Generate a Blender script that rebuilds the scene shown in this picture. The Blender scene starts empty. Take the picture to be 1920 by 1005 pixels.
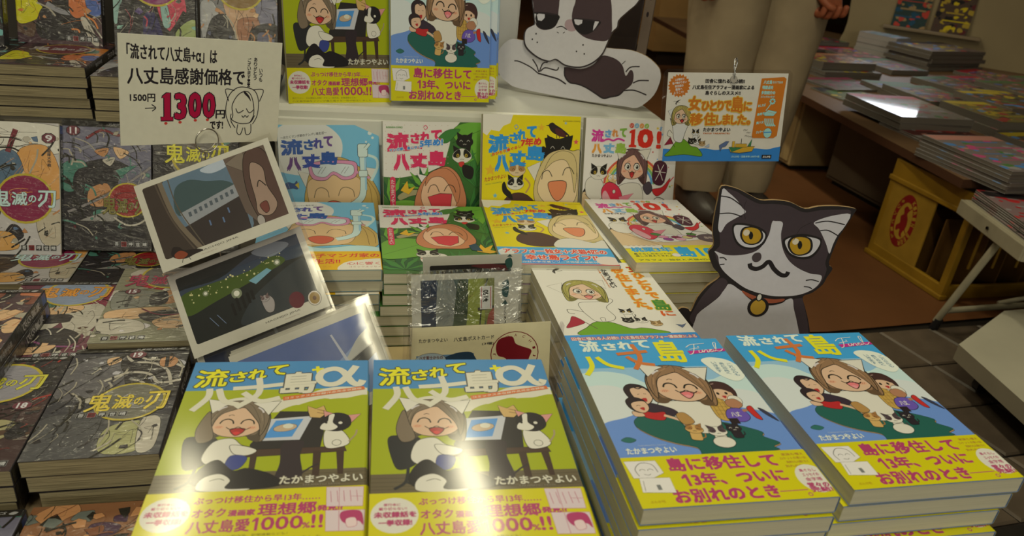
import bpy, bmesh, math, random
from mathutils import Vector, Matrix
from math import sin, cos, pi, radians as rad

# ------------------------------------------------------------------ camera, light, exposure
SC = bpy.context.scene
COL = SC.collection
def link(o):
    COL.objects.link(o); return o
PITCH, ROLL, HEAD, CAMZ, FPX = rad(26.17), rad(6.05), rad(-14.0), 0.85, 1395.9
_F = Vector((0, cos(PITCH), -sin(PITCH))); _R = Vector((1, 0, 0)); _U = _R.cross(_F)
_R, _U = _R*cos(ROLL) + _U*sin(ROLL), _U*cos(ROLL) - _R*sin(ROLL)
_M = Matrix.Rotation(HEAD, 3, 'Z'); _F, _R, _U = _M @ _F, _M @ _R, _M @ _U
cam = link(bpy.data.objects.new('camera', bpy.data.cameras.new('camera')))
cam.matrix_world = Matrix(((_R.x, _U.x, -_F.x, 0), (_R.y, _U.y, -_F.y, 0), (_R.z, _U.z, -_F.z, CAMZ), (0, 0, 0, 1)))
cam.data.sensor_width = 36.0; cam.data.lens = FPX*36/1920; cam.data.clip_start = 0.02; cam.data.clip_end = 60
cam.data.dof.use_dof = True; cam.data.dof.focus_distance = 0.86; cam.data.dof.aperture_fstop = 9.0
SC.camera = cam
SC.view_settings.view_transform = 'Standard'; SC.view_settings.look = 'None'; SC.view_settings.gamma = 1
SC.view_settings.use_curve_mapping = False; SC.view_settings.exposure = -0.12
world = bpy.data.worlds.new('world'); SC.world = world; world.use_nodes = True
world.node_tree.nodes['Background'].inputs[0].default_value = (1.0, 0.90, 0.62, 1)
world.node_tree.nodes['Background'].inputs[1].default_value = 0.055
def area(name, loc, sx, sy, watts, color, target=None):
    l = bpy.data.lights.new(name, 'AREA'); l.shape = 'RECTANGLE'; l.size = sx; l.size_y = sy; l.energy = watts; l.color = color
    o = link(bpy.data.objects.new(name, l)); o.location = loc
    if target is not None:
        o.rotation_euler = (Vector(target) - Vector(loc)).to_track_quat('-Z', 'Y').to_euler()
    return o
area('ceiling_lamp_right', (.56, 2.58, 2.58), .09, .80, 22, (1.0, .915, .62))
area('ceiling_lamp_left', (-.72, 2.66, 2.58), .09, .60, 15, (1.0, .915, .62))
area('ceiling_lamp_behind', (-.9, -1.6, 2.58), .12, 1.2, 26, (1.0, .915, .62))
area('ceiling_lamp_overhead', (.30, .25, 2.58), .12, 1.0, 19, (1.0, .915, .62))
area('added_front_fill', (-.1, -4.2, 1.75), 2.0, 1.1, 38, (1.0, .95, .72), (.1, .8, .5))  # added fill behind the camera, for glints on the sleeves and frontal light
area('added_glare_light', (2.715, 3.40, .715), .38, .05, 1.3, (.90, .94, 1.0), (1.7, 2.1, .4))  # added above the frame so the flat magazines reflect a white glare


# ------------------------------------------------------------------ colour
def lin(c):
    c /= 255.0
    return c/12.92 if c <= 0.04045 else ((c+0.055)/1.055)**2.4
REF = (206, 198, 166)
def pc(r, g, b, k=1.0):
    """print colour: the colour read off the photograph, with the warm lamp light divided out"""
    return tuple(min(0.88, 0.80*k*lin(v)/lin(w)) for v, w in zip((r, g, b), REF))
WHITE = pc(200, 192, 160); BLACK = (0.012, 0.011, 0.010)

# ------------------------------------------------------------------ materials
def principled(name, rough=0.5, spec=0.5, coat=0.0, coat_rough=0.1, attr=True, col=(0.5, 0.5, 0.5), metal=0.0, alpha=1.0):
    m = bpy.data.materials.new(name); m.use_nodes = True
    nt = m.node_tree; b = nt.nodes['Principled BSDF']
    b.inputs['Roughness'].default_value = rough; b.inputs['Specular IOR Level'].default_value = spec
    b.inputs['Coat Weight'].default_value = coat; b.inputs['Coat Roughness'].default_value = coat_rough
    b.inputs['Metallic'].default_value = metal
    if attr:
        a = nt.nodes.new('ShaderNodeAttribute'); a.attribute_name = 'Col'
        nt.links.new(a.outputs['Color'], b.inputs['Base Color'])
    else:
        b.inputs['Base Color'].default_value = (*col, 1)
    return m, nt, b
def bump(nt, b, scale, strength, dist=0.001, detail=2.0, stretch=(1, 1, 1), coat=False, kind='noise', distort=0.0):
    tc = nt.nodes.new('ShaderNodeTexCoord'); mp = nt.nodes.new('ShaderNodeMapping'); mp.inputs['Scale'].default_value = stretch
    if kind == 'noise':
        n = nt.nodes.new('ShaderNodeTexNoise'); n.inputs['Scale'].default_value = scale; n.inputs['Detail'].default_value = detail
        n.inputs['Distortion'].default_value = distort
    else:
        n = nt.nodes.new('ShaderNodeTexVoronoi'); n.feature = 'DISTANCE_TO_EDGE'; n.inputs['Scale'].default_value = scale
    bp = nt.nodes.new('ShaderNodeBump'); bp.inputs['Strength'].default_value = strength; bp.inputs['Distance'].default_value = dist
    nt.links.new(tc.outputs['Object'], mp.inputs[0]); nt.links.new(mp.outputs[0], n.inputs['Vector'])
    nt.links.new(n.outputs[0], bp.inputs['Height'])
    nt.links.new(bp.outputs[0], b.inputs['Coat Normal' if coat else 'Normal'])
    return n
def tint_noise(nt, b, scale, lo, hi, stretch=(1, 1, 1), detail=3.0):
    """multiplies the base colour by a procedural noise between lo and hi"""
    src = b.inputs['Base Color'].links[0].from_socket if b.inputs['Base Color'].links else None
    tc = nt.nodes.new('ShaderNodeTexCoord'); mp = nt.nodes.new('ShaderNodeMapping'); mp.inputs['Scale'].default_value = stretch
    n = nt.nodes.new('ShaderNodeTexNoise'); n.inputs['Scale'].default_value = scale; n.inputs['Detail'].default_value = detail
    r = nt.nodes.new('ShaderNodeMapRange'); r.inputs['From Min'].default_value = 0.3; r.inputs['From Max'].default_value = 0.7
    r.inputs['To Min'].default_value = lo; r.inputs['To Max'].default_value = hi
    mx = nt.nodes.new('ShaderNodeVectorMath'); mx.operation = 'SCALE'
    nt.links.new(tc.outputs['Object'], mp.inputs[0]); nt.links.new(mp.outputs[0], n.inputs['Vector'])
    nt.links.new(n.outputs[0], r.inputs['Value']); nt.links.new(r.outputs[0], mx.inputs['Scale'])
    if src: nt.links.new(src, mx.inputs[0])
    else: mx.inputs[0].default_value = b.inputs['Base Color'].default_value[:3]
    nt.links.new(mx.outputs[0], b.inputs['Base Color'])
M = {}
m, nt, b = principled('laminated_cover', 0.5, 0.25, 0.5, 0.13); bump(nt, b, 8, 0.35, 0.003, 1.5, coat=True); M['gloss'] = m
m, nt, b = principled('thin_laminate', 0.5, 0.3, 0.22, 0.2); bump(nt, b, 12, 0.2, 0.002, 1.0, coat=True); M['semi'] = m
m, nt, b = principled('shrink_wrapped_cover', 0.5, 0.3, 1.0, 0.13); bump(nt, b, 42, 1.0, 0.0022, 5.0, (1, 3.0, 1), True, distort=1.5); M['wrap'] = m
m, nt, b = principled('glossy_magazine', 0.5, 0.25, 0.5, 0.06); bump(nt, b, 5, 0.15, 0.002, 1.0, coat=True); M['mag'] = m
m, nt, b = principled('matte_card', 0.7, 0.3); tint_noise(nt, b, 120, 0.97, 1.02); M['card'] = m
m, nt, b = principled('page_edges', 0.9, 0.15); tint_noise(nt, b, 1.0, 0.86, 1.06, (14, 14, 2600), 2.0); bump(nt, b, 1.0, 0.35, 0.0004, 2.0, (10, 10, 2200)); M['paper'] = m
m, nt, b = principled('rough_page_edges', 0.95, 0.1); tint_noise(nt, b, 1.0, 0.55, 1.25, (26, 26, 1500), 3.0); bump(nt, b, 1.0, 0.6, 0.0006, 2.0, (16, 16, 1400)); M['pulp'] = m
m, nt, b = principled('white_vinyl', 0.3, 0.5, 0.3, 0.2); bump(nt, b, 14, 0.35, 0.004, 2.0); M['vinyl'] = m
m, nt, b = principled('painted_board', 0.55, 0.4); tint_noise(nt, b, 7, 0.9, 1.06); bump(nt, b, 60, 0.15, 0.0006); M['board'] = m
m, nt, b = principled('cloth', 0.95, 0.1); tint_noise(nt, b, 9, 0.85, 1.1); bump(nt, b, 700, 0.3, 0.0006); M['cloth'] = m
m, nt, b = principled('skin', 0.55, 0.4); tint_noise(nt, b, 60, 0.85, 1.1); b.inputs['Subsurface Weight'].default_value = 0.1; b.inputs['Subsurface Scale'].default_value = 0.01; M['skin'] = m
m, nt, b = principled('hair', 0.5, 0.4); bump(nt, b, 200, 0.5, 0.002); M['hair'] = m
m, nt, b = principled('steel_wire', 0.25, 0.5, metal=1.0); tint_noise(nt, b, 300, 0.85, 1.05); M['metal'] = m
m, nt, b = principled('plastic', 0.4, 0.5); tint_noise(nt, b, 18, 0.85, 1.08); bump(nt, b, 90, 0.1, 0.0006); M['plastic'] = m
m, nt, b = principled('corrugated_card', 0.9, 0.1); tint_noise(nt, b, 1.0, 0.7, 1.1, (500, 500, 60)); M['corr'] = m
m, nt, b = principled('floor_tile', 0.45, 0.4); tint_noise(nt, b, 16, 0.75, 1.15, (1, 1, 1), 5.0); bump(nt, b, 160, 0.2, 0.0008); M['tile'] = m
m, nt, b = principled('worn_floor', 0.55, 0.3); tint_noise(nt, b, 2.2, 0.72, 1.15, (1, 1, 1), 5.0); bump(nt, b, 60, 0.1, 0.001); M['lino'] = m
m, nt, b = principled('plaster', 0.85, 0.2); tint_noise(nt, b, 3, 0.9, 1.05); bump(nt, b, 140, 0.2, 0.0008); M['wall'] = m
def clear(name, rough, tint, weight=0.9, bs=None):
    m = bpy.data.materials.new(name); m.use_nodes = True; nt = m.node_tree; nt.nodes.clear()
    o = nt.nodes.new('ShaderNodeOutputMaterial'); t = nt.nodes.new('ShaderNodeBsdfTransparent'); t.inputs[0].default_value = (*tint, 1)
    g = nt.nodes.new('ShaderNodeBsdfGlossy'); g.inputs['Roughness'].default_value = rough
    f = nt.nodes.new('ShaderNodeLayerWeight'); f.inputs['Blend'].default_value = 0.5
    pw = nt.nodes.new('ShaderNodeMath'); pw.operation = 'POWER'; pw.inputs[1].default_value = 5.0; nt.links.new(f.outputs['Facing'], pw.inputs[0])
    mul = nt.nodes.new('ShaderNodeMath'); mul.operation = 'MULTIPLY_ADD'; mul.inputs[1].default_value = 0.9*weight; mul.inputs[2].default_value = 0.045*weight
    mx = nt.nodes.new('ShaderNodeMixShader')
    nt.links.new(pw.outputs[0], mul.inputs[0]); nt.links.new(mul.outputs[0], mx.inputs[0]); nt.links.new(t.outputs[0], mx.inputs[1]); nt.links.new(g.outputs[0], mx.inputs[2])
    nt.links.new(mx.outputs[0], o.inputs[0])
    if bs:
        tc = nt.nodes.new('ShaderNodeTexCoord'); n = nt.nodes.new('ShaderNodeTexNoise'); n.inputs['Scale'].default_value = bs[0]; n.inputs['Detail'].default_value = 3; n.inputs['Distortion'].default_value = 1.5
        bp = nt.nodes.new('ShaderNodeBump'); bp.inputs['Strength'].default_value = bs[1]; bp.inputs['Distance'].default_value = bs[2] if len(bs) > 2 else 0.006
        nt.links.new(tc.outputs['Object'], n.inputs['Vector']); nt.links.new(n.outputs[0], bp.inputs['Height'])
        nt.links.new(bp.outputs[0], g.inputs['Normal']); nt.links.new(bp.outputs[0], f.inputs['Normal'])
    return m
M['acrylic'] = clear('clear_acrylic', 0.03, (0.95, 0.94, 0.96))
M['sleeve'] = clear('clear_sleeve', 0.12, (0.985, 0.985, 0.98), 0.9, (9, 0.12))
M['crinkle'] = clear('crinkled_clear_sleeve', 0.10, (0.985, 0.985, 0.98), 3.2, (30, 1.0, 0.012))
M['laminate'] = clear('laminate_film', 0.06, (0.98, 0.975, 0.97), 0.7, (10, 0.25))

# ------------------------------------------------------------------ mesh builder: every corner carries its own colour
class MB:
    def __init__(s): s.v = []; s.f = []; s.c = []; s.smooth = []
    def poly(s, pts, col, smooth=False):
        n = len(s.v); s.v += [tuple(p) for p in pts]; s.f.append(tuple(range(n, n+len(pts)))); s.c.append(col); s.smooth.append(smooth)
    def faces(s, verts, faces, col, smooth=False):
        n = len(s.v); s.v += [tuple(p) for p in verts]
        for f in faces:
            s.f.append(tuple(n+i for i in f)); s.c.append(col); s.smooth.append(smooth)
    def box(s, x0, x1, y0, y1, z0, z1, col, mat=None):
        v = [Vector(p) for p in ((x0,y0,z0),(x1,y0,z0),(x1,y1,z0),(x0,y1,z0),(x0,y0,z1),(x1,y0,z1),(x1,y1,z1),(x0,y1,z1))]
        if mat is not None: v = [mat @ p for p in v]
        s.faces(v, ((3,2,1,0),(4,5,6,7),(0,1,5,4),(1,2,6,5),(2,3,7,6),(3,0,4,7)), col)
    def bbox(s, x0, x1, y0, y1, z0, z1, col, r=0.003, mat=None):
        """box with its edges chamfered"""
        a, b2, c = [], [], []
        vs = []
        for sx, X in ((0, (x0, x1)), (1, (x1, x0))):
            pass
        bm = bmesh.new(); bmesh.ops.create_cube(bm, size=1.0)
        for q in bm.verts: q.co = Vector(((x0+x1)/2+q.co.x*(x1-x0), (y0+y1)/2+q.co.y*(y1-y0), (z0+z1)/2+q.co.z*(z1-z0)))
        bmesh.ops.bevel(bm, geom=bm.edges[:], offset=r, segments=2, profile=0.5, affect='EDGES')
        s.bm(bm, col, mat)
    def bm(s, bm, col, mat=None, smooth=False):
        bm.verts.index_update(); n = len(s.v)
        s.v += [tuple(mat @ q.co if mat is not None else q.co) for q in bm.verts]
        for f in bm.faces:
            s.f.append(tuple(n+q.index for q in f.verts)); s.c.append(col); s.smooth.append(smooth)
        bm.free()
    def tube(s, pts, r, col, n=8, cap=True):
        pts = [Vector(p) for p in pts]; R = r if isinstance(r, (list, tuple)) else [r]*len(pts); rings = []; prev = None
        for i, p in enumerate(pts):
            t = (pts[min(i+1, len(pts)-1)] - pts[max(i-1, 0)]).normalized()
            a = prev if prev is not None else (Vector((0, 0, 1)) if abs(t.z) < 0.9 else Vector((1, 0, 0)))
            a = (a - t*a.dot(t)).normalized(); bb = t.cross(a); prev = a
            rings.append([p + (a*cos(2*pi*k/n) + bb*sin(2*pi*k/n))*R[i] for k in range(n)])
        s.loft(rings, col, cap)
    def loft(s, rings, col, cap=True, smooth=True):
        n = len(rings[0]); v = [p for r in rings for p in r]; f = []
        for i in range(len(rings)-1):
            for k in range(n):
                f.append((i*n+k, i*n+(k+1) % n, (i+1)*n+(k+1) % n, (i+1)*n+k))
        s.faces(v, f, col, smooth)
        if cap:
            s.poly(rings[0][::-1], col); s.poly(rings[-1], col)
    def prism(s, pts, z0, z1, ctop, cside, cbot=None):
        """flat outline given in x,y; front face up at z1"""
        a = sum(pts[i][0]*pts[(i+1) % len(pts)][1]-pts[(i+1) % len(pts)][0]*pts[i][1] for i in range(len(pts)))
        if a < 0: pts = pts[::-1]
        s.poly([(x, y, z1) for x, y in pts], ctop); s.poly([(x, y, z0) for x, y in pts][::-1], cbot or cside)
        for i in range(len(pts)):
            p, q = pts[i], pts[(i+1) % len(pts)]
            s.poly([(*p, z0), (*q, z0), (*q, z1), (*p, z1)], cside)
    def mesh(s, name, mat):
        me = bpy.data.meshes.new(name); me.from_pydata(s.v, [], s.f)
        at = me.color_attributes.new('Col', 'FLOAT_COLOR', 'CORNER'); buf = []
        for f, c in zip(s.f, s.c): buf += [c[0], c[1], c[2], 1.0]*len(f)
        at.data.foreach_set('color', buf)
        me.polygons.foreach_set('use_smooth', s.smooth)
        me.materials.append(M[mat]); me.update(); return me
    def build(s, name, mat, parent=None, mw=None):
        return place(name, s.mesh(name, mat), parent, mw)
def place(name, me, parent=None, mw=None):
    o = link(bpy.data.objects.new(name, me))
    if parent is not None: o.parent = parent
    if mw is not None: o.matrix_local = mw
    return o
def tag(o, label, cat, group=None, kind=None):
    if label: o['label'] = label
    if cat: o['category'] = cat
    if group: o['group'] = group
    if kind: o['kind'] = kind
    return o
def thing(name, label, cat, mw=None, group=None):
    o = link(bpy.data.objects.new(name, None)); o.empty_display_size = 0.03
    if mw is not None: o.matrix_world = mw
    return tag(o, label, cat, group)
def frame(origin, ex, up):
    """local x along ex, local y along up, local z out of the face"""
    ex = Vector(ex).normalized(); up = Vector(up); up = (up - ex*up.dot(ex)).normalized(); n = ex.cross(up); o = Vector(origin)
    return Matrix(((ex.x, up.x, n.x, o.x), (ex.y, up.y, n.y, o.y), (ex.z, up.z, n.z, o.z), (0, 0, 0, 1)))
def yawlean(origin, yaw, lean):
    n = Vector((-sin(yaw), cos(yaw), 0)); return frame(origin, (cos(yaw), sin(yaw), 0), Vector((0, 0, 1))*cos(lean) + n*sin(lean))

# ------------------------------------------------------------------ flat print, drawn as thin inked shapes in millimetres
GL = {}
def glyphs(txt):
    if txt not in GL:
        cu = bpy.data.curves.new('t', 'FONT'); cu.body = txt; cu.resolution_u = 2
        o = bpy.data.objects.new('t', cu); me = o.to_mesh()
        v = [(q.co.x, q.co.y) for q in me.vertices]; f = [tuple(p.vertices) for p in me.polygons]
        o.to_mesh_clear(); bpy.data.objects.remove(o); bpy.data.curves.remove(cu)
        used = {i for q in f for i in q}; xs = [v[i][0] for i in used]; ys = [v[i][1] for i in used]
        GL[txt] = (v, f, min(xs), max(xs), min(ys), max(ys))
    return GL[txt]
def smooth_closed(p, n=5):
    out = []; L = len(p)
    for i in range(L):
        a, b2, c, d = p[i-1], p[i], p[(i+1) % L], p[(i+2) % L]
        for k in range(n):
            t = k/n; out.append(tuple(0.5*((2*b2[j])+(-a[j]+c[j])*t+(2*a[j]-5*b2[j]+4*c[j]-d[j])*t*t+(-a[j]+3*b2[j]-3*c[j]+d[j])*t**3) for j in (0, 1)))
    return out
def smooth_open(p, n=5):
    if len(p) < 3: return list(p)
    q = [p[0]] + list(p) + [p[-1]]; out = []
    for i in range(1, len(q)-2):
        a, b2, c, d = q[i-1:i+3]
        for k in range(n):
            t = k/n; out.append(tuple(0.5*((2*b2[j])+(-a[j]+c[j])*t+(2*a[j]-5*b2[j]+4*c[j]-d[j])*t*t+(-a[j]+3*b2[j]-3*c[j]+d[j])*t**3) for j in (0, 1)))
    return out + [p[-1]]
def clip(pts, x0, y0, x1, y1):
    for ax, lim, sg in ((0, x0, 1), (0, x1, -1), (1, y0, 1), (1, y1, -1)):
        out = []
        for i in range(len(pts)):
            p, q = pts[i-1], pts[i]; ip = (p[ax]-lim)*sg >= 0; iq = (q[ax]-lim)*sg >= 0
            if ip != iq:
                t = (lim-p[ax])/(q[ax]-p[ax]); out.append((p[0]+(q[0]-p[0])*t, p[1]+(q[1]-p[1])*t))
            if iq: out.append(q)
        pts = out
        if len(pts) < 3: return []
    return pts
class Art:
    """x right, y down, millimetres; each layer lies a few micrometres above the last"""
    def __init__(s, w, h, mb=None, x0=None, y0=None, z=0.0, yup=False):
        s.w, s.h = w, h; s.mb = mb or MB(); s.k = 1; s.z = z; s.ox = -w/2 if x0 is None else x0; s.oy = h/2 if y0 is None else y0
        s.clipbox = (0, 0, w, h); s.yup = yup; s.rot = None; s.EPS = 0.000007
    def T(s, p):
        x, y = p
        if s.yup: return (x/1000.0, y/1000.0)
        return ((s.ox+x)/1000.0, (s.oy-y)/1000.0)
    def raw(s, pts, col):
        if s.clipbox: pts = clip(pts, *s.clipbox)
        if len(pts) < 3: return
        q = [s.T(p) for p in pts]
        a = sum(q[i-1][0]*q[i][1]-q[i][0]*q[i-1][1] for i in range(len(q)))
        if abs(a) < 1e-12: return
        if a < 0: q = q[::-1]
        z = s.z + s.k*s.EPS; s.mb.poly([(x, y, z) for x, y in q], col)
    def poly(s, pts, col, ow=0, oc=BLACK):
        s.k += 1; s.raw(list(pts), col)
        if ow: s.line(list(pts)+[pts[0]], ow, oc, False)
        return s
    def blob(s, pts, col, ow=0, oc=BLACK, n=5): return s.poly(smooth_closed(pts, n), col, ow, oc)
    def rect(s, x0, y0, x1, y1, col, ow=0, oc=BLACK): return s.poly([(x0, y0), (x1, y0), (x1, y1), (x0, y1)], col, ow, oc)
    def rrect(s, x0, y0, x1, y1, r, col, ow=0, oc=BLACK):
        p = []
        for cx, cy, a in ((x1-r, y0+r, -90), (x1-r, y1-r, 0), (x0+r, y1-r, 90), (x0+r, y0+r, 180)):
            p += [(cx+r*cos(rad(a+t)), cy+r*sin(rad(a+t))) for t in (0, 30, 60, 90)]
        return s.poly(p, col, ow, oc)
    def ell(s, cx, cy, rx, ry=None, col=WHITE, ow=0, oc=BLACK, rot=0, n=24):
        ry = rx if ry is None else ry; c, d = cos(rad(rot)), sin(rad(rot))
        return s.poly([(cx+rx*cos(t)*c-ry*sin(t)*d, cy+rx*cos(t)*d+ry*sin(t)*c) for t in [2*pi*i/n for i in range(n)]], col, ow, oc)
    def line(s, pts, w, col=BLACK, smooth=True):
        if smooth: pts = smooth_open(pts)
        s.k += 1
        q = [pts[0]]
        for p in pts[1:]:
            if math.hypot(p[0]-q[-1][0], p[1]-q[-1][1]) > 1e-4: q.append(p)
        L = []; R = []; W = w if isinstance(w, (list, tuple)) else None; w_max = max(W) if W else w
        for i, p in enumerate(q):
            a, b2 = q[max(i-1, 0)], q[min(i+1, len(q)-1)]
            if i == len(q)-1 and math.hypot(q[0][0]-p[0], q[0][1]-p[1]) < 1e-4: b2 = q[1]
            if i == 0 and math.hypot(q[-1][0]-p[0], q[-1][1]-p[1]) < 1e-4: a = q[-2]
            dx, dy = b2[0]-a[0], b2[1]-a[1]; l = math.hypot(dx, dy) or 1; nx, ny = -dy/l, dx/l
            ww = (w if W is None else W[0]+(W[1]-W[0])*i/max(1, len(q)-1))/2
            L.append((p[0]+nx*ww, p[1]+ny*ww)); R.append((p[0]-nx*ww, p[1]-ny*ww))
        for i in range(len(q)-1):
            s.k += 0.3 if w_max > 1.2 else 0
            s.raw([L[i], L[i+1], R[i+1], R[i]], col)
        return s
    def arc(s, cx, cy, rx, ry, a0, a1, w, col=BLACK, n=12, rot=0):
        c, d = cos(rad(rot)), sin(rad(rot)); p = []
        for i in range(n+1):
            t = rad(a0+(a1-a0)*i/n); x, y = rx*cos(t), ry*sin(t); p.append((cx+x*c-y*d, cy+x*d+y*c))
        return s.line(p, w, col, False)
    def star(s, cx, cy, r, col, n=5, q=0.45, rot=0, ow=0):
        return s.poly([(cx+(r if i % 2 == 0 else r*q)*sin(pi*i/n+rad(rot)), cy-(r if i % 2 == 0 else r*q)*cos(pi*i/n+rad(rot))) for i in range(2*n)], col, ow)
    def text(s, txt, x0, y0, x1, y1, col, bold=0.0, out=0.0, oc=WHITE, dy=0.0, shear=0.0, rot=0):
        """glyphs fitted into the box x0..x1, y0..y1 (y0 top); dy lifts the right end; bold / out in mm"""
        v, f, ax, bx, ay, by = glyphs(txt)
        cx, cy = (x0+x1)/2, (y0+y1)/2; c, d = cos(rad(rot)), sin(rad(rot))
        W, H = x1-x0, y1-y0
        def P(p, ddx, ddy):
            u = (p[0]-ax)/(bx-ax or 1); t = (p[1]-ay)/(by-ay or 1)
            x = x0+u*W+shear*t*H+ddx; y = y1-t*H-dy*u+ddy
            if rot: x, y = cx+(x-cx)*c-(y-cy)*d, cy+(x-cx)*d+(y-cy)*c
            return x, y
        passes = []
        if out: passes += [((bold+out)*cos(a*pi/4), (bold+out)*sin(a*pi/4), oc) for a in range(8)]
        if bold: passes += [(bold*cos(pi/4+a*pi/2), bold*sin(pi/4+a*pi/2), col) for a in range(4)]
        passes += [(0, 0, col)]
        for ddx, ddy, cc in passes:
            s.k += 0.45; z = s.z+s.k*s.EPS; n = len(s.mb.v)
            q = [P(p, ddx, ddy) for p in v]
            if s.clipbox:
                a, b2, c2, d2 = s.clipbox; q = [(min(max(x, a), c2), min(max(y, b2), d2)) for x, y in q]
            q = [s.T(p) for p in q]; s.mb.v += [(x, y, z) for x, y in q]
            for t in f:
                p0, p1, p2 = q[t[0]], q[t[1]], q[t[2]]; ar = (p1[0]-p0[0])*(p2[1]-p0[1])-(p2[0]-p0[0])*(p1[1]-p0[1])
                t2 = t if ar > 0 else t[::-1]; s.mb.f.append(tuple(n+i for i in t2)); s.mb.c.append(cc); s.mb.smooth.append(False)
        s.k += 0.6
        return s
    def vtext(s, txt, x0, y0, x1, y1, col, bold=0.0, out=0.0, oc=WHITE, cols=None):
        n = len(txt); h = (y1-y0)/n
        for i, ch in enumerate(txt):
            if ch == ' ': continue
            sm = ch in 'っゃゅょ。、'
            s.text(ch, x0+(0.25*(x1-x0) if sm else 0), y0+h*i+h*(0.3 if sm else 0.06), x1-(0.2*(x1-x0) if sm else 0), y0+h*(i+0.94), cols[i % len(cols)] if cols else col, bold, out, oc)
        return s
    def row(s, txt, boxes, col, bold=0, out=0, oc=WHITE, dy=0, rot=0):
        for ch, bx in zip(txt, boxes): s.text(ch, *bx, col, bold, out, oc, dy, 0, rot)
        return s

# ------------------------------------------------------------------ drawn figures (plain cartoon people and cats)
SKINC = pc(196, 160, 118); HAIRB = pc(105, 84, 55); MOUTH = pc(160, 40, 35); TONGUE = pc(205, 110, 100)
def figure(a, cx, cy, s, hair=HAIRB, skin=SKINC, tilt=0, eyes='happy', ears=True, mouth=(0.0, 0.36, 0.2, 0.16), lw=0.5, back=0.85, body=None, tongue=MOUTH, hl=True):
    c, d = cos(rad(tilt)), sin(rad(tilt)); dark = tuple(v*.45 for v in hair); lite = tuple(min(.8, v*1.35) for v in hair)
    def P(*q): return [(cx+s*(x*c-y*d), cy+s*(x*d+y*c)) for x, y in q]
    if body: a.blob(P(*body), WHITE, lw)
    a.blob(P((-.1, -.98), (-.6, -.82), (-.88, -.35), (-.92, .2), (-.8, back), (-.45, .7), (0, .5), (.5, .7), (.84, back), (.92, .15), (.85, -.4), (.5, -.86)), hair, lw)
    a.blob(P((-.7, .3), (-.62, .55), (-.4, .62), (-.5, .8), (-.74, back)), dark); a.blob(P((.7, .3), (.62, .55), (.4, .62), (.5, .8), (.78, back)), dark)
    a.blob(P((-.6, -.45), (-.68, 0), (-.66, .34), (-.42, .6), (-.05, .69), (.36, .62), (.68, .34), (.62, -.1), (.5, -.5), (0, -.66)), skin, lw)
    for ex in (-.46, .46):
        q = P((ex, .26))[0]; a.ell(q[0], q[1], .13*s, .07*s, tuple(v*w_ for v, w_ in zip(skin, (1.05, .86, .8))))
        for k in (-1, 0, 1): a.line(P((ex+.05*k+.02, .22), (ex+.05*k-.02, .30)), lw*.5, pc(150, 80, 60), False)
    a.blob(P((-.15, -1.0), (-.62, -.8), (-.86, -.3), (-.84, .3), (-.72, .62), (-.66, .3), (-.62, -.05), (-.5, -.35), (-.2, -.55), (.05, -.66), (.22, -.5), (.44, -.2), (.6, .05), (.68, .3), (.74, .62), (.84, .3), (.84, -.35), (.5, -.88)), hair, lw)
    for q in (((-.05, -.98), (-.3, -.75), (-.58, -.3), (-.66, .1)), ((-.3, -.9), (-.6, -.55), (-.76, 0), (-.76, .45)), ((.0, -.98), (.28, -.75), (.5, -.35), (.66, .05)), ((.3, -.9), (.6, -.55), (.76, 0), (.76, .45)), ((.02, -.96), (.06, -.8), (.02, -.64))): a.line(P(*q), lw*.7, dark)
    for q in (((-.66, -.35), (-.72, .0)), ((.6, -.4), (.7, -.05)), ((-.2, -.84), (-.4, -.66))): a.line(P(*q), lw*1.4, lite, False)
    if ears:
        a.poly(P((-.80, -.36), (-1.06, -1.05), (-.26, -.90), (-.5, -.72)), WHITE, lw*1.2); a.poly(P((.26, -.90), (1.06, -1.02), (.82, -.32), (.6, -.62)), WHITE, lw*1.2)
    if hl:
        for q in (((-.66, -.5), (-.56, -.62), (-.44, -.7)), ((.46, -.68), (.58, -.58), (.66, -.44))): a.line(P(*q), lw*2.4, pc(190, 180, 160))
    a.line(P((-.3, -.26), (-.22, -.31), (-.14, -.28)), lw*.8)
    if eyes == 'happy':
        for ex in (-.28, .3): a.line(P((ex-.19, .10), (ex-.13, -.05), (ex+.01, -.11), (ex+.14, -.04), (ex+.19, .1)), lw*1.9)
    else:
        for ex in (-.28, .26):
            a.blob(P((ex-.17, .06), (ex-.10, -.17), (ex+.08, -.18), (ex+.17, .04), (ex+.08, .18), (ex-.08, .18)), WHITE, lw*.8)
            a.line(P((ex-.18, .0), (ex-.10, -.17), (ex+.08, -.18), (ex+.18, -.02)), lw*1.7)
            q = P((ex+.03, .02))[0]; a.ell(q[0], q[1], .075*s, .11*s, BLACK); a.ell(q[0]-.02*s, q[1]-.04*s, .025*s, .03*s, WHITE)
    mx, my, mw, mh = mouth
    a.blob(P((mx-mw, my-.02), (mx, my-.06), (mx+mw, my-.04), (mx+mw*.8, my+mh*.7), (mx, my+mh*1.5), (mx-mw*.8, my+mh*.7)), tongue, lw)
    a.blob(P((mx-mw*.5, my+mh*.8), (mx, my+mh*.5), (mx+mw*.5, my+mh*.8), (mx, my+mh*1.3)), tuple(min(.8, v*1.5) for v in tongue))
    a.line(P((mx-mw*1.7, my-.10), (mx-mw*.9, my+.0), (mx, my-.12), (mx+mw*.9, my+.0), (mx+mw*1.7, my-.10)), lw*1.2)
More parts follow.
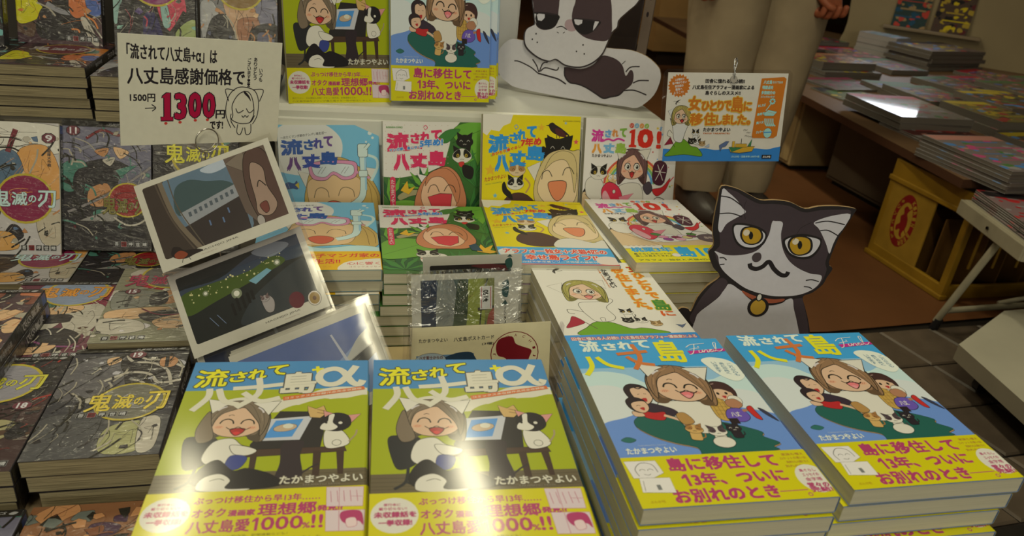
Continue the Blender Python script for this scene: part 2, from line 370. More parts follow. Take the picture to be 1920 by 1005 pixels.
def kitty(a, cx, cy, s, base=WHITE, patch=BLACK, body=True, eye='happy', lw=0.4, tilt=0):
    c, d = cos(rad(tilt)), sin(rad(tilt))
    def P(*q): return [(cx+s*(x*c-y*d), cy+s*(x*d+y*c)) for x, y in q]
    if body:
        a.blob(P((-.5, .5), (-.62, 1.2), (-.55, 1.75), (0, 1.85), (.55, 1.75), (.62, 1.2), (.5, .5)), base, lw)
        a.line(P((.6, 1.4), (.95, 1.2), (1.0, .7)), lw*2.5, patch)
    a.poly(P((-.8, -.2), (-.9, -1.0), (-.25, -.62)), patch, lw); a.poly(P((.25, -.62), (.9, -1.0), (.8, -.2)), patch, lw)
    a.blob(P((-.3, -.65), (-.85, -.25), (-.95, .25), (-.5, .65), (0, .74), (.5, .65), (.95, .25), (.85, -.25), (.3, -.65)), base, lw)
    if patch != base:
        a.blob(P((-.28, -.62), (-.8, -.25), (-.86, .12), (-.4, .22), (-.14, -.1)), patch); a.blob(P((.28, -.62), (.8, -.25), (.86, .12), (.4, .22), (.14, -.1)), patch)
    ec = WHITE if patch == BLACK or sum(base) < .3 else BLACK
    for ex in (-.42, .42):
        if eye == 'happy': a.line(P((ex-.17, .06), (ex, -.12), (ex+.17, .06)), lw*1.2, ec)
        else: q = P((ex, 0))[0]; a.ell(q[0], q[1], .15*s, .19*s, pc(170, 140, 40), lw*.6); a.ell(q[0], q[1], .05*s, .12*s, BLACK)
    a.line(P((-.2, .32), (-.1, .4), (0, .3), (.1, .4), (.2, .32)), lw, BLACK if sum(base) > .3 else WHITE)
def bird(a, cx, cy, s, col, fl=1):
    a.blob([(cx-fl*1.0*s, cy-.5*s), (cx-fl*.6*s, cy-.75*s), (cx-fl*.2*s, cy-.5*s), (cx+fl*.5*s, cy-.1*s), (cx+fl*1.3*s, cy+.55*s), (cx+fl*.4*s, cy+.4*s), (cx-fl*.2*s, cy+.45*s), (cx-fl*.75*s, cy+.1*s)], col)
    a.line([(cx-.1*s, cy+.4*s), (cx-.1*s, cy+.85*s)], .08*s, col); a.line([(cx+.2*s, cy+.4*s), (cx+.2*s, cy+.85*s)], .08*s, col)
    a.poly([(cx-fl*1.0*s, cy-.5*s), (cx-fl*1.35*s, cy-.42*s), (cx-fl*.95*s, cy-.35*s)], col)
def gull(a, cx, cy, s):
    a.poly([(cx, cy), (cx+.5*s, cy-.35*s), (cx+1.3*s, cy-.6*s), (cx+.6*s, cy+.05*s), (cx+.2*s, cy+.3*s)], pc(60, 55, 45)); a.poly([(cx, cy), (cx+.2*s, cy+.3*s), (cx+.05*s, cy+1.1*s), (cx-.25*s, cy+.6*s)], pc(60, 55, 45))
    a.line([(cx-.8*s, cy), (cx-.2*s, cy-.05*s), (cx+.5*s, cy+.35*s), (cx+1.1*s, cy+.3*s)], .08*s, BLACK)
def leaves(a, cx, cy, r, n, c1, c2, a0=-90, spread=160, seed=1):
    rnd = random.Random(seed)
    for i in range(n):
        t = rad(a0-spread/2+spread*(i+.5)/n+rnd.uniform(-6, 6)); l = r*rnd.uniform(.75, 1.05); w = r*.11
        x, y = cx+l*cos(t), cy+l*sin(t); mx, my = cx+l*.45*cos(t), cy+l*.45*sin(t)
        a.poly([(cx, cy), (mx-w*sin(t), my+w*cos(t)), (x, y), (mx+w*sin(t), my-w*cos(t))], c1 if i % 2 else c2, .45)
LIME, SKYB, WOODB = pc(146, 152, 12), pc(62, 120, 150), pc(92, 80, 52)
YEL, MAG, RED, ORG = pc(190, 178, 8), pc(160, 52, 84), pc(165, 28, 36), pc(190, 112, 28)
BLUEL, BLUES, BLUED = pc(70, 148, 186), pc(132, 168, 190), pc(96, 128, 168)
CREAMC = pc(196, 188, 152); GREY = pc(70, 68, 60)
def title(a, t1, boxes1, t2, boxes2, col1, col2, bold1=.5, bold2=.8, out=0, oc=WHITE, dy=0):
    for i, (ch, bx) in enumerate(zip(t1, boxes1)): a.text(ch, *bx, col1[i % len(col1)], bold1, out, oc, dy)
    for i, (ch, bx) in enumerate(zip(t2, boxes2)): a.text(ch, *bx, col2[i % len(col2)], bold2, out, oc, dy)

def art_lime(a):
    a.rect(0, 0, 148, 46, SKYB); a.rect(0, 42, 148, 145, LIME)
    a.blob([(34, 58), (50, 52), (70, 58), (96, 50), (112, 42), (130, 40), (149, 44), (149, 60), (126, 62), (112, 56), (92, 64), (82, 72), (60, 72)], CREAMC)
    a.blob([(76, 74), (90, 64), (104, 68), (114, 58), (130, 56), (149, 54), (149, 90), (76, 90)], LIME)
    a.rect(0, 142, 148, 162, WOODB)
    for y in (146, 150, 154, 157): a.line([(0, y), (60, y+.8), (148, y-.4)], .35, pc(62, 52, 34))
    # desk, screen and tablet
    a.poly([(78, 72), (116, 74), (112, 118), (62, 124), (60, 112)], pc(38, 34, 30))
    a.poly([(70, 82), (104, 79), (96, 108), (63, 108)], pc(176, 174, 160)); a.poly([(76, 84), (97, 82.5), (90, 104), (69, 105)], pc(70, 130, 170)); a.ell(84, 93, 9, 4.5, pc(176, 150, 110), .3, rot=-12); a.ell(86, 91, 4, 3, CREAMC)
    a.poly([(38, 118), (130, 117), (132, 123), (38, 127)], pc(66, 46, 32), .4)
    a.poly([(62, 123), (67, 123), (67, 146), (63, 146)], pc(58, 40, 28)); a.poly([(107, 122), (113, 122), (113, 149), (108, 149)], pc(58, 40, 28)); a.poly([(124, 122), (130, 122), (130, 148), (126, 148)], pc(58, 40, 28))
    a.blob([(84, 112), (99, 110), (98, 126), (101, 148), (94, 156), (82, 154), (84, 134)], pc(44, 34, 34))
    a.line([(98, 148), (106, 140), (112, 136)], 1.6, pc(44, 34, 34))
    # chair
    a.blob([(12, 104), (22, 101), (35, 104), (36, 118), (32, 132), (20, 138), (15, 128)], pc(34, 34, 32), .4); a.line([(26, 136), (24, 150), (16, 157)], 2.4, pc(34, 34, 32)); a.line([(24, 150), (34, 156)], 2, pc(34, 34, 32))
    # figure at the desk
    a.blob([(33, 108), (28, 126), (36, 134), (50, 132), (58, 126), (62, 116), (54, 112), (46, 104)], WHITE, .5)
    a.blob([(46, 112), (58, 114), (66, 119), (60, 124), (50, 122)], WHITE, .5); a.blob([(48, 124), (60, 126), (56, 138), (46, 138)], pc(50, 60, 110), .3)
    figure(a, 47, 84, 27, pc(112, 96, 70), tilt=4, mouth=(.08, .36, .2, .18), lw=.6)
    a.blob([(24, 70), (18, 92), (22, 108), (32, 104), (28, 86)], pc(112, 96, 70), .5)
    # cats and dog
    a.blob([(30, 136), (40, 128), (52, 140), (62, 138), (80, 146), (86, 157), (60, 160), (36, 158), (26, 150)], pc(26, 22, 22), .4)
    a.blob([(34, 146), (44, 143), (52, 150), (50, 158), (66, 159), (60, 161), (34, 160), (30, 154)], WHITE, .4); a.line([(38, 150), (44, 148), (48, 150)], .5)
    a.poly([(100, 74), (99, 66), (106, 70), (112, 66), (115, 76), (110, 82), (102, 81)], pc(186, 150, 84), .5); a.line([(107, 71), (113, 73)], .6, pc(100, 64, 30)); a.line([(107, 75), (114, 77)], .6, pc(100, 64, 30))
    a.blob([(114, 100), (120, 95), (128, 99), (134, 112), (128, 118), (116, 118)], WHITE, .5); a.line([(133, 112), (138, 104), (139, 98)], 1.4, pc(150, 130, 90))
    a.poly([(114, 84), (112, 73), (121, 77)], pc(190, 130, 110), .5); a.poly([(128, 80), (142, 78), (134, 90)], pc(190, 130, 110), .5)
    a.blob([(113, 82), (122, 76), (132, 80), (134, 92), (126, 99), (114, 97), (111, 90)], pc(30, 26, 26), .4); a.blob([(117, 79), (121, 78), (120, 88), (124, 94), (119, 98), (111, 96), (112, 90), (116, 87)], WHITE); a.ell(126, 89, 1.6, 1.6, WHITE); a.ell(115, 88.5, 1, 1.1, BLACK); a.ell(124, 113, 3.4, 3.4, WHITE, .4)
    # title
    for dx, o in ((0.0, 1),):
        a.row('流されて', ((5, 13, 30, 38), (32, 17, 45, 31), (47, 13, 61, 27), (62, 8, 78, 22)), pc(206, 196, 20), .7, .9, pc(60, 70, 40), 2)
        a.line([(18.5, 39.5), (19, 52), (10, 69)], 5.4, CREAMC); a.line([(26, 40), (32, 56), (44, 62)], 5.4, CREAMC)
        a.line([(37, 40), (58, 38), (77, 35)], 5.2, CREAMC); a.line([(56, 25), (58, 48), (43, 66)], 5.4, CREAMC); a.line([(46, 46), (60, 58), (76, 54)], 5.4, CREAMC)
        a.text('島', 76, 19, 103, 49, CREAMC, 1.3, .8, pc(80, 80, 70), 2)
        a.line([(99, 14.5), (109, 13)], 3, pc(206, 196, 20)); a.line([(103.4, 9), (104.6, 19)], 3, pc(206, 196, 20))
        a.line([(143, 31), (140, 37), (134, 34), (126, 18), (118, 13), (108, 18), (106, 28), (112, 36), (122, 35), (130, 24), (137, 9)], 6.6, CREAMC)
    a.poly([(78, 53), (144, 40), (145, 44.5), (79, 58)], pc(190, 96, 40)); a.text('コミックス未収録作品完全収録版', 80, 53.8, 142, 56.6, CREAMC, .05, dy=12.4)
    a.text('たかまつやよい', 86, 148, 144, 156, CREAMC, .25, .5, pc(90, 80, 60)); a.text('TAKAMATSU YAYOI', 102, 157, 128, 158.6, pc(140, 130, 100))
def band_lime(a):
    a.rect(0, 160, 148, 210, YEL)
    a.ell(16, 181, 15.5, 15.5, WHITE)
    a.text('単行本に', 9, 170.5, 20, 173, MAG, .1); a.text('載り切らない!', 6, 174, 24, 176.6, MAG, .1); a.text('未収録話を', 3, 178, 30, 183, MAG, .35); a.text('一挙収録!', 6, 185, 27, 190, MAG, .35)
    a.text('ぶっつけ移住から早13年……', 32, 166.5, 115, 173, MAG, .25)
    a.text('オタク', 33, 177.5, 54, 185, MAG, .3); a.text('漫画家', 56, 179.5, 73, 185, MAG, .35); a.text('理想郷', 75, 175, 113, 186, MAG, .5); a.text('発見!?', 114, 179, 131, 184, MAG, .4)
    a.text('八丈島愛', 32, 188, 71, 199, MAG, .35); a.poly([(74.6, 187.5), (76.4, 187.5), (76.4, 199), (74.4, 199), (74.4, 190.5), (72.4, 191.6), (72.4, 190)], MAG); a.text('000', 78.5, 187.5, 105, 199, MAG, .4); a.text('%', 105, 194, 110, 199, MAG, .2); a.text('!!', 111, 187.5, 118, 199, MAG, .5)
    a.text('描き下ろし、初公開話も多数！デビュー前作品、新聞連載なども！', 5, 201.5, 96, 203.8, pc(120, 110, 30)); a.text('八丈島作品をファンが最も愛する一冊が誕生しました', 5, 205.5, 118, 208, pc(120, 110, 30))
    for (x0, y0, x1, y1, k) in ((119, 161.5, 145, 181.5, 0), (119.5, 184, 146, 204, 1)):
        a.poly([(x0, y0), (x1, y0+1), (x1-.5, y1), (x0+.8, y1-1)], pc(196, 176, 160), .3, MAG)
        a.line([(x0+9, y0+1), (x0+9.5, y1-1)], .3, MAG); a.line([(x0+17, y0+10), (x1-1, y0+10.5)], .3, MAG)
        if k: a.blob([(x0+11, y0+2), (x0+20, y0+1), (x1-2, y0+4), (x1-1, y0+15), (x0+22, y0+11), (x0+14, y0+13), (x0+10, y0+8)], MAG); a.blob([(x0+14, y0+9), (x0+20, y0+8), (x0+21, y0+15), (x0+15, y0+16)], pc(206, 180, 160), .3, MAG)
        else:
            for i in range(5): a.line([(x0+3+4.5*i, y0+4), (x0+4+4.5*i, y1-5)], .35, MAG)
def art_final(a):
    a.rect(0, 0, 148, 105, pc(56, 142, 184)); a.rect(0, 45, 148, 125, BLUES)
    a.blob([(-6, 62), (14, 50), (38, 55), (56, 70), (80, 60), (110, 66), (128, 60), (150, 66), (150, 130), (-6, 130)], pc(178, 196, 196)); a.blob([(-6, 78), (18, 70), (40, 82), (60, 86), (100, 82), (130, 80), (150, 92), (150, 130), (-6, 130)], pc(192, 194, 172))
    a.blob([(-4, 124), (20, 113), (50, 103), (90, 100), (130, 108), (152, 122), (152, 165), (-4, 165)], BLUED)
    # island
    isl = [(26, 116), (40, 110), (70, 116), (100, 124), (124, 136), (123, 142), (133, 150), (126, 154), (128, 158), (108, 161), (92, 165), (66, 163), (64, 152), (50, 146), (36, 138), (25, 126)]
    a.blob([(x*1.0, y+1.4) for x, y in isl], pc(150, 120, 76), .3); a.blob(isl, pc(30, 84, 66), .3); a.blob([(7, 140), (13, 136.5), (19, 140), (13, 143)], pc(40, 96, 80), .3)
    # main figure
    a.blob([(58, 94), (90, 96), (98, 110), (94, 128), (80, 136), (66, 130), (60, 112), (52, 100)], WHITE, .6)
    # left pair
    a.blob([(34, 88), (44, 94), (62, 104), (64, 112), (50, 112), (38, 104)], pc(48, 36, 42), .5); a.blob([(33, 104), (44, 108), (54, 108), (50, 118), (36, 114)], pc(166, 34, 32), .5)
    a.blob([(27, 106), (34, 107), (36, 112), (28, 112)], SKINC, .4); a.line([(52, 112), (62, 118), (72, 128)], 3, SKINC)
    a.blob([(29, 78), (36, 69), (47, 72), (52, 84), (46, 96), (34, 96)], pc(40, 28, 28), .5); a.blob([(35, 76), (47, 75), (51, 86), (49, 92), (43, 97), (36, 91)], SKINC, .5); a.line([(34, 76), (38, 73), (42, 76), (46, 74)], 1.4, pc(40, 28, 28)); a.blob([(40.5, 90), (45, 89), (44, 94)], MOUTH)
    a.blob([(26, 92), (33, 87), (42, 92), (42, 104), (34, 108), (27, 102)], pc(40, 28, 28), .5); a.blob([(30, 95), (41, 93), (43, 102), (37, 108), (30, 104)], SKINC, .5); a.line([(33, 99), (35, 98), (36.5, 99)], .5); a.blob([(35, 102), (39, 101), (38, 105)], MOUTH)
    a.line([(39, 84), (41, 83)], .5); a.line([(44.5, 83), (47, 83.5)], .5)
    # right pair
    a.blob([(98, 92), (110, 94), (112, 112), (104, 122), (96, 116)], pc(176, 140, 60), .5)
    for i in range(4): a.line([(99+3.4*i, 94), (98+3.6*i, 118)], .3, pc(90, 60, 30)); a.line([(98, 98+5*i), (111, 99+5*i)], .3, pc(90, 60, 30))
    a.blob([(103, 78), (110, 69), (122, 71), (127, 82), (124, 93), (116, 94), (104, 88)], pc(60, 36, 30), .5); a.blob([(105, 81), (114, 79), (122, 84), (122, 91), (114, 95), (106, 91)], SKINC, .4); a.ell(110, 86, 1.3, 1.8, BLACK); a.ell(117.5, 86, 1.3, 1.8, BLACK); a.line([(105, 82), (110, 79), (117, 80), (122, 84)], 1.6, pc(60, 36, 30)); a.line([(108, 73), (112, 72)], 1, pc(150, 120, 100)); a.blob([(112, 89.5), (116, 89.5), (114, 93)], MOUTH)
    a.ell(121, 96, 6, 7, WHITE, .4); a.blob([(112, 96), (121, 94), (125, 102), (118, 107), (111, 103)], pc(158, 110, 72), .4); a.blob([(108, 108), (120, 107), (124, 118), (116, 124), (104, 120)], pc(96, 74, 140), .5); a.text('八丈', 109, 111, 117, 117, WHITE, .15); a.line([(121, 110), (127, 109)], 3.2, pc(158, 110, 72))
    a.blob([(126, 107), (131, 104), (132, 111), (133, 122), (128, 119)], pc(178, 40, 32), .5); a.blob([(136, 107), (141, 111), (146, 125), (139, 116)], pc(50, 50, 60), .4)
    a.rect(104, 119, 112, 126, pc(36, 26, 26))
    figure(a, 80, 74, 31, pc(132, 100, 64), tilt=8, mouth=(.14, .3, .18, .17), lw=.85, tongue=TONGUE, back=.78)
    kitty(a, 70, 130, 7.5, pc(188, 150, 80), pc(150, 104, 50), tilt=10); a.blob([(62, 112), (70, 110), (74, 122), (64, 124)], pc(160, 120, 60), .4)
    kitty(a, 88, 134, 8, WHITE, pc(70, 56, 54)); kitty(a, 103, 131, 6.5, pc(36, 30, 32), pc(36, 30, 32))
    a.ell(88, 147, 9, 6.5, WHITE, .4)
    # title
    a.row('流されて', ((10, 1.5, 27, 19), (31, 6, 43, 17), (46, 4, 59, 16), (61, 2, 76, 14)), pc(200, 208, 206), .9)
    a.line([(12, 27), (12, 42), (4, 55)], 4.6, pc(204, 196, 24)); a.line([(20, 28), (27, 40), (40, 46)], 4.6, pc(204, 196, 24))
    a.line([(40, 24), (70, 20)], 4.4, pc(186, 104, 44)); a.line([(59, 8), (60, 30), (50, 48)], 4.6, pc(186, 104, 44)); a.line([(48, 28), (56, 38), (70, 42)], 4.4, pc(186, 104, 44))
    a.text('島', 79, 3, 104, 38, pc(204, 196, 24), 1.3)
    a.poly([(109, 21), (148, 17.5), (148, 22), (110, 26)], pc(176, 40, 110))
    for p_ in (((110, 15), (116, 10.5), (124, 9.5), (131, 8.5)), ((120, 10), (117, 18), (113, 25), (109, 27)), ((112, 18.5), (118, 17), (123, 16)), ((121, 20), (120, 24), (123, 23), (124.5, 19.5), (124.5, 23.5), (127, 20), (129, 20), (128.5, 23.5), (131, 22), (134, 19), (131.5, 20), (131.5, 23), (134.5, 22), (135.5, 19), (135.5, 22), (138, 20), (141, 12), (142.5, 8), (140, 8), (138.5, 14), (138.5, 21), (141.5, 22), (145.5, 18.5))): a.line(p_, .75, pc(214, 214, 204))
    a.ell(122.6, 14, .7, .7, pc(214, 214, 204))
    a.blob([(118, 46), (116, 36), (126, 32), (140, 36), (147, 46), (148, 58), (143, 66), (134, 69), (124, 60)], pc(206, 210, 200))
    for i, t in enumerate(('これからも', '島と仲良く', 'いきます')): a.vtext(t, 138-7*i, 39+1.5*(2-i), 142.5-7*i, 62-3*i, pc(70, 110, 120), .06)
    a.text('TAKAMATSU YAYOI', 18, 146.5, 40, 148, pc(170, 180, 190)); a.text('たかまつやよい', 7, 149.5, 46, 156, pc(206, 210, 200), .25)
def band_final(a):
    a.rect(0, 159.5, 148, 210, YEL)
    a.text('島に移住して', 33, 162.5, 119, 176, MAG, .75, dy=0); a.poly([(41, 179.5), (43.2, 179.5), (43.2, 191.5), (40.8, 191.5), (40.8, 183), (38, 184.4), (38, 182.3)], MAG); a.text('3年、ついに', 46, 179, 118, 191.5, MAG, .75); a.text('お別れのとき', 26, 194.5, 104, 207, MAG, .75)
    a.line([(105, 201.6), (127, 201.4)], .8, MAG, False); a.ell(126.5, 206, 1.8, 1.8, MAG); a.ell(126.5, 206, 1.1, 1.1, YEL)
    for i, t in enumerate(('家族も増え', 'ロケットの思い出', '気持ちも人間たちと', '別れの今……')): a.text(t, 126-3*(i % 2), 163+4.2*i, 144, 165.6+4.2*i, pc(150, 90, 40), .05)
    a.ell(138, 190.5, 13, 14.5, WHITE)
    for i, (t, q) in enumerate((('島ぐらし', 0), ('エッセイの', 0), ('金字塔', 0), ('堂々の', 1), ('完結!', 1))): a.text(t, 131-q*1.5, 180.5+4.6*i+q*.5, 144+q*2, 183.6+4.8*i+q*1.4, MAG, .12+q*.2)
    a.poly([(1, 163.5), (25, 164), (27, 177), (17, 182), (3, 181)], pc(206, 198, 176), .25, GREY); a.poly([(7, 181), (29.5, 182), (29, 197), (5, 195)], pc(208, 200, 178), .25, GREY)
    a.line([(8, 179), (7, 172), (13, 166), (21, 168), (23, 176)], .5, GREY); a.arc(12, 174, 2, 1.6, 180, 360, .4, GREY); a.arc(18, 174, 2, 1.6, 180, 360, .4, GREY); a.line([(12, 177.5), (15, 178.5), (17, 177.5)], .4, GREY)
    a.rect(17, 188.5, 20, 193.5, pc(110, 110, 96)); a.line([(9, 184), (7.5, 194)], .35, GREY)
    a.text('ぶんか社', 7, 203, 18, 205.6, pc(150, 100, 20))
def art_white(a):
    a.rect(0, 0, 148, 210, pc(206, 198, 166))
    gull(a, 26, 18, 10)
    a.blob([(20, 168), (30, 152), (40, 143), (50, 141), (62, 145), (78, 157), (90, 156), (104, 160), (114, 168)], pc(100, 146, 26), .7); a.rect(0, 167.5, 148, 172, pc(86, 150, 186))
    a.line([(22, 130), (40, 156)], 1.0, pc(90, 60, 50)); a.blob([(20, 129), (30, 141), (24, 147), (7, 153), (14, 140)], pc(150, 20, 40), .4)
    a.line([(38, 122), (26, 116), (18, 114), (18, 122), (24, 124)], .7)
    a.blob([(36, 100), (34, 115), (38, 130), (44, 141), (60, 141), (68, 132), (64, 112), (76, 98), (74, 92), (60, 98)], pc(206, 198, 166), .6); a.line([(50, 141), (50, 134), (55, 134), (54, 141)], .5)
    a.poly([(8, 60), (28, 52), (22, 77)], pc(206, 198, 166), .6); a.poly([(62, 48), (80, 47), (78, 68)], pc(206, 198, 166), .6)
    figure(a, 49, 74, 28, pc(150, 140, 62), pc(204, 170, 128), tilt=6, eyes='open', ears=False, mouth=(.12, .38, .18, .17), lw=.7, tongue=pc(200, 110, 90))
    kitty(a, 84, 122, 8, pc(206, 198, 166), BLACK, eye='open'); kitty(a, 80, 140, 7, BLACK, BLACK, body=False); kitty(a, 95, 141, 7.5, pc(206, 198, 166), BLACK, body=False); kitty(a, 110, 148, 7, pc(180, 150, 96), pc(140, 110, 60), body=False)
    a.poly([(131, 150), (138, 152), (144, 149), (139, 155), (136, 158)], pc(90, 100, 110), .3)
    a.row('女ひとりで', ((122, 8, 138, 26), (123, 30, 136, 43), (123, 47, 136, 59), (124, 62, 134, 75), (123, 79, 136, 92)), pc(206, 112, 20), .9, .8, pc(206, 176, 60))
    a.text('女', 122, 8, 138, 26, RED, .9); a.text('島', 122, 96, 140, 120, pc(60, 120, 40), 1.1, .8, pc(206, 176, 60)); a.text('に', 124, 122, 139, 132, pc(196, 84, 24), .9)
    a.row('移住しました。', ((100, 9, 115, 28), (100, 31, 116, 50), (102, 54, 112, 66), (101, 69, 114, 83), (102, 86, 112, 97), (101, 99, 114, 112), (112, 113, 117, 117)), pc(206, 112, 20), .9, .7, pc(206, 176, 60))
    a.vtext('たかまつやよい', 86, 10, 93, 66, pc(40, 36, 30), .3); a.vtext('YAYOI TAKAMATSU', 82.5, 10, 84.5, 66, pc(190, 110, 40), .05)
def band_white(a):
    a.rect(0, 168.5, 148, 210, pc(58, 132, 180)); a.text('田舎に憧れる人必読!! 八丈島在住アラフォー漫画家による', 6, 172.5, 144, 178.5, pc(206, 190, 160), .22, .7, pc(176, 60, 46)); a.text('島ぐらしのススメ!!', 30, 184, 144, 200, pc(206, 190, 160), .4, .8, pc(176, 60, 46))
def art_blue(a):
    a.rect(0, 0, 148, 210, pc(106, 166, 196))
    a.blob([(-6, 60), (-6, 14), (20, -4), (60, -4), (88, 16), (92, 40), (78, 64), (50, 74), (16, 72)], pc(200, 196, 168))
    for x, y, r in ((134, 12, 3), (138, 19, 2), (128, 25, 1.5)): a.ell(x, y, r, r, pc(196, 200, 180))
    a.text('〜おたくマンガ家のテンパリ島生活〜', 4, 17, 70, 21, pc(60, 60, 60), .1, dy=8)
    # hair, face, ears
    a.poly([(26, 68), (44, 72), (40, 100)], WHITE, .6); a.poly([(116, 62), (144, 66), (134, 88)], WHITE, .6)
    a.blob([(44, 70), (60, 52), (90, 48), (116, 62), (134, 80), (148, 110), (147, 140), (134, 150), (112, 140), (60, 146), (38, 140), (34, 112), (38, 88)], pc(182, 148, 70), .6)
    for p in (((118, 72), (132, 96), (136, 140)), ((126, 78), (142, 104), (144, 136)), ((42, 92), (40, 116), (46, 140))): a.line(p, .6, pc(90, 62, 24))
    a.blob([(42, 82), (40, 112), (50, 134), (80, 142), (110, 136), (120, 112), (116, 80), (80, 74)], pc(204, 168, 110), .5)
    a.line([(48, 108), (52, 96), (60, 93), (68, 98), (70, 108)], .8); a.line([(84, 106), (88, 96), (96, 93), (106, 98), (108, 108)], .8)
    for x in (50, 53, 104, 107): a.line([(x, 112), (x-1, 117)], .4, pc(150, 60, 40))
    a.blob([(62, 119), (76, 113), (92, 119), (90, 130), (78, 138), (66, 131)], pc(190, 84, 52), .7)
    # mask and snorkel
    a.blob([(42, 66), (46, 56), (76, 52), (108, 54), (114, 64), (110, 78), (92, 82), (78, 74), (66, 82), (48, 80)], pc(196, 128, 140), .7)
    a.blob([(47, 66), (50, 60), (76, 57), (104, 59), (109, 66), (106, 74), (94, 77), (78, 69), (66, 77), (52, 75)], pc(192, 196, 184), .5)
    for x in (58, 63, 92, 97): a.line([(x-3, 72), (x+4, 62)], .5, GREY)
    a.line([(112, 70), (132, 80)], 3.4, pc(196, 128, 140)); a.line([(126, 44), (142, 50), (144, 64), (134, 84)], 4, pc(184, 200, 204))
    a.line([(122, 34), (122, 98), (112, 116), (96, 124)], 10.5, BLACK); a.line([(122, 34), (122, 98), (112, 116), (96, 124)], 9.4, pc(184, 200, 206)); a.line([(126, 40), (126, 98)], 3, pc(140, 176, 196), False)
    a.rrect(115, 28, 130, 48, 3, pc(190, 202, 204), .7); a.line([(126, 36), (133, 28)], 5.2, BLACK); a.line([(126, 36), (133, 28)], 4.2, pc(190, 202, 204)); a.rrect(115.5, 68, 129, 78, 2, pc(190, 202, 204), .7)
    a.blob([(6, 88), (12, 84), (20, 86), (24, 82), (25, 94), (18, 93), (10, 94)], pc(40, 70, 110), .4); a.poly([(21, 88), (27, 84), (27, 94)], pc(190, 170, 50), .3)
    a.blob([(20, 156), (50, 140), (80, 150), (120, 142), (150, 150), (150, 166), (20, 166)], pc(170, 196, 206), .5)
    a.text('流', 4, 23, 34, 44, pc(24, 72, 128), 1.6, dy=2); a.text('さ', 37, 22, 50, 36, pc(24, 72, 128), 1.1); a.text('れ', 51, 20, 64, 34, pc(60, 60, 120), 1.1); a.text('て', 66, 17, 78, 31, pc(96, 60, 110), 1.1)
    a.text('八', 12, 48, 30, 66, pc(90, 50, 100), 2.0); a.text('丈', 34, 44, 58, 62, pc(30, 60, 130), 2.0); a.text('島', 60, 40, 84, 58, pc(24, 72, 128), 1.5)
def band_blue(a):
    a.rect(0, 160, 148, 210, pc(206, 158, 12)); a.text('妄想女子マンガ家の', 34, 166, 146, 177, pc(190, 40, 40), .3); a.text('南の島生活!!', 34, 181, 100, 193, pc(190, 40, 40), .4)
    a.text('ぶんか社コミックス', 40, 199, 90, 203, pc(196, 110, 40)); a.blob([(100, 212), (104, 192), (124, 184), (152, 182), (152, 212)], pc(206, 196, 160)); a.text('心に響く', 108, 189, 146, 197, pc(186, 60, 60), .1); a.text('コミックエッセイ', 110, 200, 147, 204, pc(150, 90, 70))
